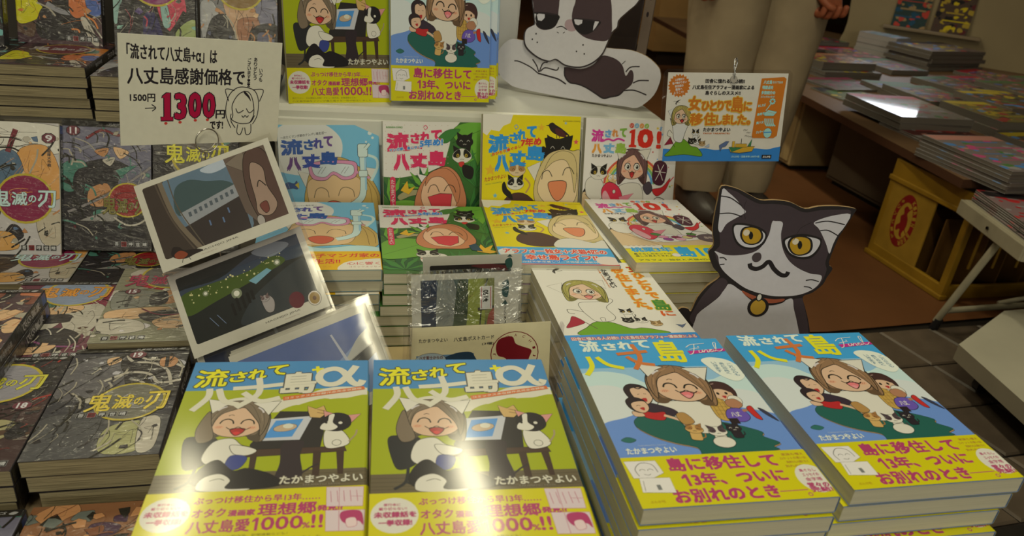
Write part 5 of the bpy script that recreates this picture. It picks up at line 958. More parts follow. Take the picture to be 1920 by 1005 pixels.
for k in ('wl1', 'wl2', 'wr1', 'wr2', 'wh1', 'wh2', 'wh3', 'wh4'): a.line(CAT[k], 1.2, pc(34, 28, 26))
a.line(CAT['headin'][10:18][:0] or [(-30, 165), (-34, 178), (-33, 186)], .5, pc(40, 32, 30)); a.line([(28, 146), (32, 160), (42, 168)], .5, pc(40, 32, 30))
q = CAT['collar']; cx = sum(p[0] for p in q)/len(q); cy = sum(p[1] for p in q)/len(q)
a.blob([(cx+(x-cx)*1.05, cy+(y-cy)*1.5) for x, y in q], pc(34, 28, 26)); a.blob(q, pc(150, 76, 46)); a.ell(*CAT['bell'][0], 12.2, 12.2, pc(34, 28, 26)); a.ell(*CAT['bell'][0], 8.6, 9.4, pc(180, 140, 44)); a.ell(*CAT['bellr'][0], 3.0, 4.4, WHITE, 1.2)
mb.build('figure', 'card', t)
mb = MB(); mb.prism([(-.03, -.046), (.03, -.046), (.022, .10), (-.022, .10)], -.008, -.0045, pc(150, 120, 70), pc(150, 120, 70)); mb.poly([(-.005, -.046, -.09), (-.005, -.046, -.008), (-.005, .09, -.008)], pc(150, 120, 70)); mb.poly([(-.006, .09, -.008), (-.006, -.046, -.008), (-.006, -.046, -.09)], pc(150, 120, 70)); mb.build('easel_back', 'corr', t)
t = thing('dog_cutout', 'sleepy black and white dog cutout lying on a cushion', 'cutout', yawlean((.37, 1.17, .566), rad(-28.6), .1))
mb = MB(); mb.prism([(x/1000, y/1000) for x, y in smooth_closed(DOG['pillow'], 3)], -.009, 0, pc(186, 178, 158), pc(126, 100, 58)); a = Art(1, 1, mb, z=0.0, yup=True); a.clipbox = None; a.EPS = .000004
DL = pc(44, 36, 34)
a.blob(DOG['body'], DL); a.blob([(x*.995+.2, y*.985+.5) for x, y in DOG['body']], pc(64, 48, 44)); a.poly(DOG['paw'], pc(188, 180, 160))
for k in ('seam1', 'seam2', 'seam3', 'seam4', 'seam5', 'seam6', 'paw2', 'paw3'): a.line(DOG[k], 2.0 if k != 'seam3' else 1.2, DL)
a.line(DOG['body'][13:] + DOG['body'][:1], 2.4, DL); a.line([DOG['seam1'][-1]] + DOG['paw'][-1:] + DOG['paw'][-2:-1] + DOG['paw'][-3:-2], 2.4, DL)
mb.build('cushion', 'card', t)
mb = MB(); mb.prism([(x/1000, y/1000) for x, y in smooth_closed(DOG['head'], 3)], .0004, .004, DL, pc(126, 100, 58)); a = Art(1, 1, mb, z=0.004, yup=True); a.clipbox = None; a.EPS = .000004
hx = sum(p[0] for p in DOG['head'])/len(DOG['head']); hy = sum(p[1] for p in DOG['head'])/len(DOG['head'])
a.blob([(hx+(x-hx)*.972, hy+(y-hy)*.968) for x, y in DOG['head']], pc(188, 180, 160)); 
a.blob([(-3, 96), (6, 98), (10, 103), (3, 112), (-8, 112), (-12, 103)][:0] or [(-36, 113), (-28, 106), (-18, 108), (-14, 116), (-22, 124), (-34, 122)], pc(160, 134, 122))
for k in ('patchL', 'patchR'): a.blob(DOG[k], pc(66, 50, 46))
for k in ('eyeL', 'eyeR'): a.blob(DOG[k], pc(30, 25, 23))
for k in ('wL1', 'wL2', 'wR1', 'wR2'): a.poly(DOG[k], pc(190, 182, 164))
a.line([DOG['eyeL'][0], DOG['eyeL'][1]], 1.8, DL); a.line([DOG['eyeR'][0], DOG['eyeR'][1]], 1.8, DL)
a.line(DOG['nose'], 1.5, DL); a.line(DOG['n1'], 1.2, DL); a.line(DOG['n2'], 1.2, DL)
for k in ('d1', 'd2', 'd3', 'd4', 'd5', 'd6'): a.ell(*DOG[k][0], 1.3, 1.4, DL, n=10)
mb.build('head', 'card', t)
mb = MB(); mb.prism([(-.05, .004), (.05, .004), (.04, .07), (-.04, .07)], -.013, -.0094, pc(120, 92, 50), pc(120, 92, 50)); mb.build('easel_back', 'corr', t)

# ------------------------------------------------------------------ hanging sign
def card_mb(w, h, th, fn, col=WHITE, side=None):
    mb = MB(); r = .0025; W, H = w/1000, h/1000
    mb.prism([(0, 0), (W, 0), (W, H), (0, H)], -th, 0, col, side or col); a = Art(w, h, mb, 0, h, 0.0); a.EPS = .000002; fn(a); return mb
def art_sign(a):
    a.rect(0, 0, 144, 103, pc(204, 196, 166)); W1 = pc(200, 196, 176)
    a.blob([(-4, 90), (10, 88.5), (30, 89.5), (50, 87.5), (64, 89.5), (80, 88), (96, 90), (112, 87.5), (128, 88.5), (140, 86), (150, 86.5), (150, 110), (-4, 110)], pc(44, 120, 172))
    a.blob([(3, 97), (8, 90), (15, 80), (22, 76), (29, 80), (34, 85), (42, 87), (48, 97), (26, 95)], pc(100, 146, 26), .5)
    a.star(14, 15, 13.5, pc(184, 104, 26), 20, .84)
    for i, tx in enumerate(('人が親切で', '食べ物がうまい', '東京都の', '離島へ', 'ようこそ!')): a.text(tx, 14-(5.5, 8.5, 5, 4, 6)[i], 6.4+3.7*i, 14+(5.5, 8.5, 5, 4, 6)[i], 9.2+3.7*i, W1, .12, rot=-8)
    gull(a, 12, 33, 4)
    a.poly([(3, 44), (11, 40), (10, 56)], W1, .5); a.poly([(20, 42), (30, 38), (28, 56)], W1, .5)
    a.blob([(11, 58), (6, 52), (10, 64), (12, 76), (16, 80), (22, 80), (25, 70), (28, 60), (26, 56)], W1, .5); a.line([(10, 70), (6, 66), (4, 72), (8, 74)], .5)
    figure(a, 19, 50, 12.5, pc(160, 144, 70), pc(204, 170, 128), eyes='open', ears=False, mouth=(.12, .36, .17, .16), lw=.5, hl=False)
    a.poly([(1, 84), (8, 74), (12, 82)], pc(130, 26, 44), .3); a.line([(7, 75), (14, 86)], .5)
    kitty(a, 38, 69, 4.6, W1, BLACK, eye='open', lw=.3); kitty(a, 34, 79, 4.6, BLACK, BLACK, body=False, lw=.3); kitty(a, 41, 80, 4.6, W1, BLACK, body=False, lw=.3); kitty(a, 47, 82, 4, pc(180, 150, 96), pc(140, 110, 60), body=False, lw=.3)
    a.text('田舎に憧れる人必読!!', 45, 7, 92, 11.5, pc(50, 46, 40), .3); a.text('八丈島在住アラフォー漫画家による', 30, 14, 104, 18.6, pc(50, 46, 40), .3); a.text('島ぐらしのススメ!!', 46, 20.5, 88, 25, pc(50, 46, 40), .3)
    OC = pc(188, 108, 22); YO = pc(204, 176, 60)
    a.row('女ひとりで島に', ((27, 27, 41, 43), (43, 33, 52, 43), (53, 32, 61, 43), (62, 32, 69, 43), (70, 32, 78, 43), (79, 27, 93, 45), (94, 33, 103, 43)), OC, .8, .7, YO)
    a.row('移住しました。', ((30, 47, 45, 60), (47, 46, 61, 60), (62, 49, 69, 59), (70, 48, 79, 59), (80, 49, 87, 59), (88, 48, 98, 59), (99, 55, 103, 59)), OC, .8, .7, YO)
    a.text('たかまつやよい', 47, 63, 80, 67.5, pc(50, 46, 40), .25); a.text('YAYOI TAKAMATSU', 47, 69, 80, 70.5, pc(176, 96, 30), .12)
    a.poly([(112, 6), (139, 4), (142, 6), (138, 72), (134, 75), (108, 75), (107, 72)], OC)
    L = pc(150, 196, 214)
    a.text('八丈島', 115, 8, 125, 12, L, .3); a.text('ならではの', 126, 8.6, 138, 11.4, L, .12); a.text('特産品を', 114, 14, 127, 18, L, .3); a.text('多数紹介の', 113.5, 20, 130, 24, L, .3); a.text('コミックエッセイ!', 113, 25.5, 130, 28, L, .15)
    for i, (tx, y) in enumerate((('あしたば', 36), ('島寿司', 46), ('黄八丈', 56), ('ジェラート', 67))): a.text(tx, 111+(i == 3), y, 120+(i == 3)*2, y+3, L, .18, dy=1.5)
    for ang in range(0, 360, 45): a.ell(128+2.6*cos(rad(ang)), 32+2.6*sin(rad(ang)), 1.3, 1.3, L, .15, n=10)
    a.line([(127, 34), (121, 43)], 1, L); a.poly([(119, 46), (124, 42), (135, 44), (131, 49), (120, 49)], L, .25); a.line([(122, 44), (132, 46)], .3, OC)
    for i in range(5): a.line([(121+2.4*i, 52), (122+2.4*i, 58), (125+2.4*i, 61)], 1.5, L)
    a.ell(126, 69, 5, 5.8, L, .25); a.line([(121, 68.5), (131, 68)], 1.4, pc(60, 130, 170))
    a.poly([(80, 86), (112, 85), (109, 91), (94, 93), (83, 92)], pc(190, 150, 40), .4); a.poly([(80, 86), (98, 86.5), (84, 92)], pc(50, 110, 60)); a.rect(88, 82, 102, 86, pc(190, 150, 40), .4); a.rect(84, 79, 87, 86, pc(190, 150, 40), .3); a.line([(95, 82), (95, 76)], .6); a.poly([(103, 85), (108, 76), (107, 85)], pc(50, 110, 60), .3)
    a.poly([(68, 84), (76, 79), (80, 79), (76, 85), (72, 86), (70, 91), (69, 88)], pc(80, 96, 120), .3); a.poly([(50, 86), (56, 82), (56, 86)], pc(150, 160, 160), .3)
    for x, y in ((98, 66), (102, 69), (100, 73), (105, 74)): a.line([(x-2, y), (x, y-1), (x+1, y), (x+3, y-.8)], .4)
    a.text('ぶんか社・定価:本体1,000円+税', 84, 96, 119, 98.6, pc(150, 190, 210), .1); a.rect(122, 95, 134, 99.5, pc(26, 24, 24)); a.text('ぶんか社', 123.2, 96.2, 132.8, 98.6, W1, .15)
SGN = frame((.3644, .798, .5839), (.9906, -.1185, .0682), (-.0462, .1798, .9826))
t = thing('hanging_sign', 'laminated sign with orange lettering hanging from a clip', 'sign', SGN)
S0 = Matrix.Translation((.005, .004, 0)); card_mb(144, 103, .0004, art_sign).build('sign_sheet', 'card', t, S0)
mb = MB(); rr = [(.004, 0), (.150, 0), (.154, .004), (.154, .107), (.150, .111), (.004, .111), (0, .107), (0, .004)]
mb.prism(rr, .0006, .0009, WHITE, WHITE); mb.prism(rr, -.0014, -.0011, WHITE, WHITE); mb.build('laminate_pouch', 'laminate', t)
t = thing('sign_stand', 'thin clear rod with a hook clip holding the hanging sign', 'stand')
top = SGN @ Vector((.083, .116, -.002)); bot = Vector((.475, .752, .3515))
mb = MB(); mb.tube([bot, bot.lerp(top, .5), top], .0011, pc(190, 184, 160)); mb.build('rod', 'acrylic', t)
mb = MB(); mb.tube([bot + Vector((0, 0, 0)), bot + Vector((0, 0, .004))], .026, pc(190, 184, 160), 24); mb.build('base', 'acrylic', t)
mb = MB(); c0 = SGN @ Vector((.083, .100, .0014))
mb.tube([c0, SGN @ Vector((.083, .106, .004)), SGN @ Vector((.082, .113, .002)), SGN @ Vector((.083, .122, -.001)), SGN @ Vector((.086, .1235, -.004)), SGN @ Vector((.088, .119, -.005)), SGN @ Vector((.086, .112, -.004)), SGN @ Vector((.084, .101, -.002))], .0008, pc(190, 184, 160)); mb.build('clip', 'metal', t)
mb = MB(); mb.tube([SGN @ Vector((.083, .100, .0011)), SGN @ Vector((.083, .100, .0022))], .0042, pc(150, 140, 116), 14); mb.build('snap_button', 'plastic', t)

# ------------------------------------------------------------------ hand written price card on its ring stand
def art_price(a):
    a.rect(0, 0, 170, 113, pc(206, 198, 160)); K = pc(34, 28, 30)
    a.text('「流されて八丈島+α」は', 8, 9, 97, 24, K, .42, dy=-2); a.text('八丈島感謝価格で', 8, 32, 128, 49, K, .5, dy=1)
    a.text('1500円', 10, 59, 34, 67, K, .35); a.line([(24, 74), (34, 73.5)], 1, K); a.line([(30.5, 70), (34.5, 73.5), (31, 77)], 1, K)
    one = [(41, 61), (45, 57.5), (49.5, 57.5), (49.5, 83), (52, 83), (52, 87.5), (39.5, 87.5), (39.5, 83), (42.5, 83), (42.5, 63), (40.5, 63)]
    a.poly(one, pc(166, 10, 52), 1.1, K)
    for ch, x0, x1 in (('3', 54.5, 64.5), ('0', 69, 80), ('0', 84, 95)): a.text(ch, x0, 59-(x0 > 60), x1, 85-(x0 > 60)*1.5, pc(166, 10, 52), 1.3, 1.0, K)
    a.text('円', 97, 76, 107, 85, K, .5); a.text('です!', 91, 88, 105, 97, K, .45)
    for x, y in ((44.5, 90), (59, 89), (75, 87), (88, 86.5)): a.ell(x, y, 1.7, 1.5, pc(190, 60, 44))
    for i, (tx, x, y0, y1) in enumerate((('ございます!!', 131, 18, 50), ('ありがとう', 138, 17, 42), ('いつも', 144.5, 29, 44))): a.vtext(tx, x, y0, x+3.6, y1, K, .15)
    for p in (((114, 96), (108, 80), (110, 62), (118, 52), (128, 50), (140, 54), (145, 66), (144, 82), (139, 92)), ((117, 54), (107, 53), (111, 66)), ((138, 53), (150, 53), (146, 66)), ((119, 96), (114, 88), (116, 82), (115, 70), (122, 58), (132, 55), (138, 64), (140, 80), (136, 90)), ((114, 80), (114, 86), (124, 91), (136, 90), (141, 82)), ((119, 74), (122, 79), (128, 76)), ((131, 74), (135, 79), (140, 75)), ((126, 82), (128, 84), (130, 82), (132, 84), (134, 82)), ((122, 92), (121, 101), (125, 104), (128, 96)), ((130, 96), (132, 104), (137, 102), (137, 92))): a.line(p, .9, K)
    a.blob([(128, 54), (134, 60), (136, 66), (133, 62), (128, 57)], K)
PRC = frame((-.2397, .8488, .276), (.9943, -.0976, .044), (-.0002, .4094, .9124))
# the photographed tilt of the card
PRC = frame(((-.2262, .8027, .5863), (.865, .4926, -.0954), (.090, .0348, .9953))[0], ((-.2262, .8027, .5863), (.865, .4926, -.0954), (.090, .0348, .9953))[1], ((-.2262, .8027, .5863), (.865, .4926, -.0954), (.090, .0348, .9953))[2])
card_o = card_mb(170, 113, .0012, art_price).build('price_card', 'card', None, PRC); tag(card_o, 'white price card with hand drawn 1300 in red and a cat eared doodle', 'price card')
t = thing('card_stand', 'wire ring stand clipped on the bottom edge of the price card', 'stand')
rc = PRC @ Vector((.0865, .004, .004)); mb = MB()
exv, upv, nv = (PRC.to_3x3() @ Vector((1, 0, 0))), (PRC.to_3x3() @ Vector((0, 1, 0))), (PRC.to_3x3() @ Vector((0, 0, 1)))
for off in (0, -.0075): mb.tube([rc + exv*.0125*cos(2*pi*i/32) + upv*.0135*sin(2*pi*i/32) + nv*(off+.0006*sin(2*pi*i/32)) for i in range(33)], .0008, pc(190, 180, 150), 6)
mb.build('ring_clip', 'metal', t)
foot = Vector((rc.x+.01, rc.y+.012, .327)); mb = MB(); mb.tube([rc - upv*.0135 - nv*.004, rc - upv*.03 - nv*.004 , foot], .0009, pc(190, 180, 150), 6); mb.build('stem', 'metal', t)
mb = MB(); mb.tube([foot - Vector((0, 0, .0012)), foot + Vector((0, 0, .004))], .018, pc(60, 56, 50), 24); mb.build('base', 'plastic', t)

# ------------------------------------------------------------------ photo cards
DKB = pc(58, 62, 60)
def art_photo_a(a):
    a.rrect(7, 6, 141, 88, 2.5, pc(62, 52, 42)); a.clipbox = (7, 6, 141, 88)
    a.blob([(32, 4), (110, 4), (104, 50), (100, 90), (50, 92), (30, 50)], pc(94, 112, 116)); a.blob([(38, 20), (54, 14), (72, 22), (92, 30), (100, 44), (70, 50), (34, 48)], pc(64, 80, 74)); a.blob([(70, 8), (96, 6), (98, 14), (80, 16)], pc(170, 176, 168))
    a.poly([(36, 46), (100, 36), (100, 52), (40, 62)], pc(140, 140, 130)); 
    for i in range(9): a.rect(44+6*i, 48-.9*i, 47+6*i, 53-.9*i, pc(80, 86, 84))
    a.poly([(36, 62), (102, 50), (100, 92), (44, 92)], pc(56, 48, 42))
    for x, y in ((62, 64), (76, 66), (84, 58)): a.line([(x, y), (x, y+6)], 1.6, pc(90, 110, 130))
    a.line([(26, 6), (30, 50), (46, 92)], 5, pc(112, 98, 74)); a.line([(21, 6), (26, 50), (40, 92)], 1.6, pc(84, 72, 56)); a.line([(35, 6), (36, 40), (50, 92)], 1.2, pc(90, 80, 62))
    a.poly([(96, 4), (142, 4), (142, 90), (112, 90), (100, 70)], pc(98, 82, 66)); a.poly([(96, 12), (118, 4), (116, 30)], pc(120, 106, 84), .4)
    a.blob([(122, 6), (138, 10), (143, 40), (140, 92), (116, 92), (108, 60), (112, 24)], pc(84, 62, 50), .6); a.blob([(122, 20), (132, 30), (130, 50), (134, 72), (124, 82), (112, 76), (114, 60), (116, 36)], pc(150, 124, 98), .6)
    a.line([(120, 48), (124, 42), (129, 50)], 1); a.blob([(116, 68), (124, 66), (124, 76), (119, 78)], pc(110, 60, 48), .5); a.ell(112, 84, 4, 6, pc(160, 150, 130), .5)
    a.clipbox = (0, 0, 148, 100)
    a.text('HACHIJO JIMA', 42, 91, 84, 93.4, pc(70, 66, 56)); a.text('Photograph by', 43, 95.4, 60, 96.4, pc(150, 120, 100))
    a.blob([(14, 84), (18, 78), (24, 80), (28, 85), (40, 88), (46, 92), (36, 93), (28, 94), (20, 92), (15, 88)], pc(40, 32, 28)); a.blob([(17, 86), (24, 84), (30, 90), (24, 93), (18, 91)], pc(130, 62, 36)); a.line([(24, 93), (22, 97)], .6); a.line([(30, 93), (31, 97)], .6)
def art_photo_b(a):
    a.rrect(7, 6, 141, 80, 2.0, pc(34, 36, 32)); a.clipbox = (7, 6, 141, 80)
    a.blob([(7, 20), (50, 22), (90, 10), (141, 4), (141, 30), (100, 28), (60, 38), (7, 36)], pc(56, 64, 70)); a.blob([(90, 8), (116, 6), (130, 14), (108, 20)], pc(120, 124, 118))
    a.blob([(7, 26), (40, 24), (80, 26), (110, 20), (120, 30), (90, 36), (40, 44), (7, 48)], pc(66, 82, 30))
    rnd = random.Random(4)
    for i in range(46): x = rnd.uniform(12, 118); a.ell(x, 34-.08*x+rnd.uniform(-7, 5), rnd.uniform(.4, 1.2), None, pc(196, 186, 120), n=8)
    for x, y, r in ((62, 44, 5.5), (112, 28, 3.5), (32, 32, 3)): a.ell(x, y, r, r, pc(120, 124, 90)); a.ell(x, y, r*.55, r*.55, pc(206, 200, 166))
    a.poly([(78, 36), (100, 30), (104, 34), (84, 42)], pc(110, 150, 150)); a.blob([(90, 48), (130, 34), (141, 40), (141, 80), (60, 80), (70, 60)], pc(48, 52, 50))
    for x, y, h in ((54, 54, 12), (60, 50, 13), (66, 50, 12), (72, 49, 10), (77, 48, 9)): a.ell(x, y, 1.8, 2, pc(26, 24, 22)); a.line([(x, y), (x, y+h)], 3, pc(26, 24, 22))
    a.blob([(84, 60), (92, 58), (96, 66), (92, 76), (85, 74)], pc(150, 140, 124), .4); kitty(a, 88, 60, 5, pc(150, 140, 124), pc(110, 90, 80), body=False, lw=.3)
    for x in (28, 36): a.line([(x, 58), (x+6, 70)], .6, pc(110, 124, 140))
    a.clipbox = (0, 0, 148, 93)
    a.ell(118, 74, 8, 9, pc(88, 26, 36)); a.ell(136, 79, 7, 8, pc(190, 178, 150), .4); a.ell(136, 79, 5.4, 6.4, pc(140, 110, 50)); a.ell(136, 79, 2, 2.4, pc(90, 60, 40)); a.text('HACHIJO JIMA', 80, 84, 118, 86.4, pc(70, 66, 56)); a.text('Photograph by', 100, 88.5, 116, 89.6, pc(150, 120, 100))
def art_photo_c(a):
    a.rect(7, 8, 141, 88, pc(92, 106, 138)); a.clipbox = (7, 8, 141, 88)
    a.blob([(4, 44), (40, 48), (84, 54), (141, 30), (150, 60), (150, 92), (4, 92)], pc(124, 140, 158)); a.blob([(60, 66), (80, 56), (104, 52), (130, 30), (150, 26), (150, 46), (110, 62), (70, 76)], pc(172, 168, 146)); a.blob([(4, 60), (30, 58), (50, 66), (30, 76), (4, 74)], pc(172, 168, 146))
    a.poly([(103, 18), (105, 18), (114, 56), (111, 57)], pc(176, 176, 170))
    for i in range(4): a.line([(60, 90-3*i), (100, 70-4*i), (150, 46-2*i)], 3.2, pc(56, 56, 54)); a.line([(60, 88-3*i), (100, 68-4*i), (150, 44-2*i)], 1, pc(150, 146, 128))
def art_photo_d(a):
    a.rect(7, 8, 141, 88, pc(34, 40, 56)); a.clipbox = (7, 8, 141, 88); a.blob([(4, 50), (40, 40), (70, 56), (60, 92), (4, 92)], pc(120, 104, 76)); a.poly([(84, 10), (87, 10), (90, 50), (86, 50)], pc(90, 96, 104))
EXC, UPC = (.925, .07, .3735), (-.335, .614, .7147)
def photo(fn, origin, h, label, seed, group=None, ex=EXC, up=UPC, w=148, name='postcard', film='sleeve'):
    t = thing(name, label, 'postcard', frame(origin, ex, up), group)
    card_mb(w, h, .0004, fn, pc(190, 182, 150)).build('print', 'card', t)
    mb = MB(); g = .004; n = 6; W, H = w/1000+g, h/1000+g; rnd = random.Random(seed)
    for side in (1, -1):
        vs = []; zz = .0011 if side > 0 else -.0012
        for j in range(n+1):
            for i in range(n*2+1):
                x = -g+(W+g)*i/(2*n); y = -g+(H+g)*j/n; edge = i in (0, 2*n) or j in (0, n)
                vs.append((x, y, zz*.5 if edge else zz+rnd.uniform(-.0003, .0005)*side))
        f = []
        for j in range(n):
            for i in range(2*n):
                q = (j*(2*n+1)+i, j*(2*n+1)+i+1, (j+1)*(2*n+1)+i+1, (j+1)*(2*n+1)+i); f.append(q if side > 0 else q[::-1])
        mb.faces(vs, f, WHITE, True)
    mb.build('clear_sleeve', film, t)
    return t
photo(art_photo_a, (-.1856, .7401, .4707), 100, 'postcard of a girl at a car window with a small bird', 1)
photo(art_photo_b, (-.154, .694, .3941), 93, 'night scene postcard with a halved fruit in its corner', 2)
photo(art_photo_d, (-.1245, .649, .3265), 100, 'dark navy postcard almost hidden behind the sky postcard', 3)
for i in range(3):
    o = Vector((-.0848, .6167, .3345)) - frame((0, 0, 0), EXC, UPC).to_3x3() @ Vector((-.001*i, -.0028*i, .0034*i))
    photo(art_photo_c, o, 100, ('sky and clouds postcard in front, just behind the lime comics', 'second sleeved sky postcard in the bundle behind the lime comics', 'rearmost sleeved sky postcard in the bundle behind the lime comics')[i], 4+i, 'sky postcards in one bundle')
t = thing('postcard_rack', 'clear acrylic rack leaning behind the tilted photo postcards', 'rack')
FA = frame((-.20, .752, .1707), EXC, UPC)
mb = MB(); mb.box(.0, .15, -.02, .06, -.008, -.006, WHITE, frame((-.1856, .7401, .4707), EXC, UPC)); mb.build('back_plate', 'acrylic', t)
mb = MB(); mb.box(.03, .130, .0, .07, -.016, -.014, WHITE, frame((-.0848, .6167, .3345), EXC, UPC)); mb.build('front_plate', 'acrylic', t)
mb = MB(); mb.bbox(-.15, .026, .66, .78, .3255, .3285, WHITE, .0008); mb.build('base', 'acrylic', t)
for x in (-.13, .02): mb = MB(); mb.tube([(x, .78, .328), (x, .775, .43)], .003, WHITE); mb.build('post', 'acrylic', t)
mb = MB(); mb.tube([(.022, .735, .350), (.030, .720, .372), (.036, .715, .376), (.048, .700, .352)], .0016, pc(190, 186, 190)); mb.build('side_rail', 'acrylic', t)

# ------------------------------------------------------------------ postcard holder
def art_frontcard(a):
    a.rect(0, 0, 148, 100, pc(200, 186, 134)); K = pc(60, 56, 46)
    a.text('たかまつやよい', 8, 12, 36, 16, K, .12); a.text('八丈島ポストカード', 42, 12, 82, 16.5, K, .15, dy=1); a.text('(3種)', 70, 19, 82, 22, K, .12)
    R_ = pc(110, 10, 22)
    a.ell(103, 33, 24.5, 24.5, R_); a.ell(103, 33, 23.6, 23.6, pc(200, 186, 134)); a.blob([(88, 16), (100, 14), (104, 22), (112, 26), (120, 30), (118, 38), (114, 48), (100, 50), (94, 38), (86, 34), (84, 24)], R_)
    for i, ch in enumerate('HACHIJO'): t_ = rad(-112+24*i); x, y = 103+20.3*cos(t_), 33+20.3*sin(t_); a.text(ch, x-1.2, y-1.4, x+1.2, y+1.4, R_, .06, rot=-112+24*i+90)
    for i, ch in enumerate('JIMA'): t_ = rad(180-24*i); x, y = 103+20.3*cos(t_), 33+20.3*sin(t_); a.text(ch, x-1.2, y-1.4, x+1.2, y+1.4, R_, .06, rot=180-24*i+90)
    a.rect(5, 30, 62, 62, pc(96, 124, 136)); a.blob([(20, 40), (40, 30), (56, 28), (62, 32), (62, 44), (20, 44)], pc(30, 52, 66)); a.rect(5, 44, 62, 62, pc(110, 140, 146))
    a.ell(19, 35, 15, 7.5, pc(150, 160, 150), .3, pc(80, 40, 30)); a.text('八丈富士からの', 8, 30.5, 31, 34.5, pc(90, 40, 30), .12); a.text('ながめ', 13, 36.5, 27, 40, pc(90, 40, 30), .12)
def art_sleeved(a):
    a.rrect(9, 6, 80, 148, 2, pc(70, 84, 70)); a.clipbox = (9, 6, 80, 148)
    a.blob([(4, 2), (24, 4), (26, 40), (20, 80), (4, 110)], pc(46, 54, 66)); a.blob([(26, 4), (42, 10), (40, 50), (24, 90)], pc(130, 130, 110)); a.blob([(46, 4), (56, 20), (54, 60), (48, 100), (40, 60)], pc(64, 74, 50))
    a.blob([(56, 2), (72, 6), (70, 60), (60, 110), (50, 90), (54, 40)], pc(140, 146, 60)); a.blob([(70, 2), (84, 2), (84, 60), (74, 70)], pc(120, 120, 60)); a.line([(74, 4), (68, 30), (64, 90)], 1.2, pc(50, 50, 40)); a.line([(64, 38), (80, 36)], 3.4, pc(50, 46, 40)); a.blob([(74, 46), (84, 40), (84, 90), (72, 90)], pc(150, 80, 60))
    a.clipbox = (0, 0, 100, 148); a.rect(66, 14, 78, 38, pc(206, 200, 180)); a.line([(67.5, 15), (67.5, 37)], .7, RED, False); a.line([(76.5, 15), (76.5, 37)], .7, RED, False)
    a.text('¥150', 65.5, 21.5, 77.5, 26.5, BLACK, .35, rot=-90)
    a.vtext('HACHIJO JIMA', 90, 32, 92, 76, pc(60, 60, 50)); a.blob([(87, 12), (93, 8), (94, 14)], pc(40, 70, 60)); a.blob([(88, 16), (94, 15), (93, 26), (88, 24)], pc(50, 80, 70)); a.poly([(87, 34), (91, 29), (94, 34)], pc(40, 70, 60))
def art_darkcard(a):
    a.rrect(7, 10, 93, 148, 2, pc(30, 26, 22)); a.blob([(50, 12), (70, 10), (92, 14), (86, 18)], pc(90, 34, 32)); a.blob([(86, 8), (92, 4), (94, 12), (90, 18)], pc(40, 76, 60), .2); a.poly([(88, 3), (91, -0), (94, 3)], pc(40, 70, 60))
H1 = frame((.0628, .6032, .0650+.0), (.9993, .0323, -.0201), (.0061, .3855, .9227))
def lift(m, dz): m = m.copy(); m.translation.z += dz; return m

H1 = frame((.0658, .6030, .3545), (.9978, -.036, .0553), (-.0498, .1391, .989))
o_ = card_mb(139, 118, .0006, art_frontcard, pc(200, 186, 134)).build('label_card', 'card', None, H1); tag(o_, 'cream label card with a red island in a ring, front of the holder', 'card')
photo(art_sleeved, (.0673, .6070, .3679), 158, 'sleeved postcard turned sideways with a price sticker', 21, ex=(.9978, -.036, .0553), up=(-.0498, .1391, .989), w=104, film='crinkle')
photo(art_darkcard, (.0846, .669, .3569), 158, 'sleeved postcard with a dark picture, rear of the postcard holder', 22, ex=(.9978, -.036, .0553), up=(-.0498, .1391, .989), w=104)
t = thing('postcard_holder', 'clear acrylic holder for the postcards with the price sticker', 'holder')
mb = MB(); mb.box(-.004, .150, -.002, .055, -.0042, -.0022, WHITE, H1); mb.build('front_plate', 'acrylic', t)
mb = MB(); mb.bbox(.058, .212, .60, .70, .3506, .3530, WHITE, .0006); mb.build('base', 'acrylic', t)
for x in (.0585, .2085):
    mb = MB(); mb.prism([(-.0, 0), (.092, 0), (.092, .012), (.05, .03), (.012, .126), (.004, .126)], 0, .0022, pc(150, 130, 160), pc(120, 100, 140)); mb.build('side_plate', 'acrylic', t, Matrix(((0, 0, 1, x), (1, 0, 0, .602), (0, 1, 0, .353), (0, 0, 0, 1))))
mb = MB(); mb.box(.060, .210, .692, .694, .353, .43, WHITE); mb.build('back_plate', 'acrylic', t)

# black board in an acrylic stand, right of the dog
t = thing('acrylic_board_stand', 'black board in a clear acrylic stand right of the dog', 'stand', yawlean((.478, 1.262, .5645), rad(-40), .05))
mb = MB(); mb.bbox(-.052, .0145, 0, .225, -.004, 0, pc(36, 30, 26), .001); mb.build('black_board', 'plastic', t)
mb = MB(); mb.prism([(-.06, 0), (.036, 0), (.036, .196), (.016, .212), (-.01, .228), (-.06, .238)], .001, .0035, WHITE, pc(206, 200, 180)); mb.build('front_sheet', 'acrylic', t)
mb = MB(); mb.prism([(.017, 0), (.034, 0), (.034, .193), (.017, .208)], -.003, .0004, pc(120, 104, 76), pc(110, 96, 70)); a = Art(34, 200, mb, 17, 200, .0004); a.clipbox = None; a.ell(9, 40, 1.6, 3, DK); a.ell(8, 66, 2.2, 4.5, DK); a.line([(5, 18), (9, 22)], .7, DK); mb.build('side_strip', 'card', t)
mb = MB(); mb.box(-.06, .036, -.001, .0015, -.03, .02, WHITE); mb.build('foot', 'acrylic', t)

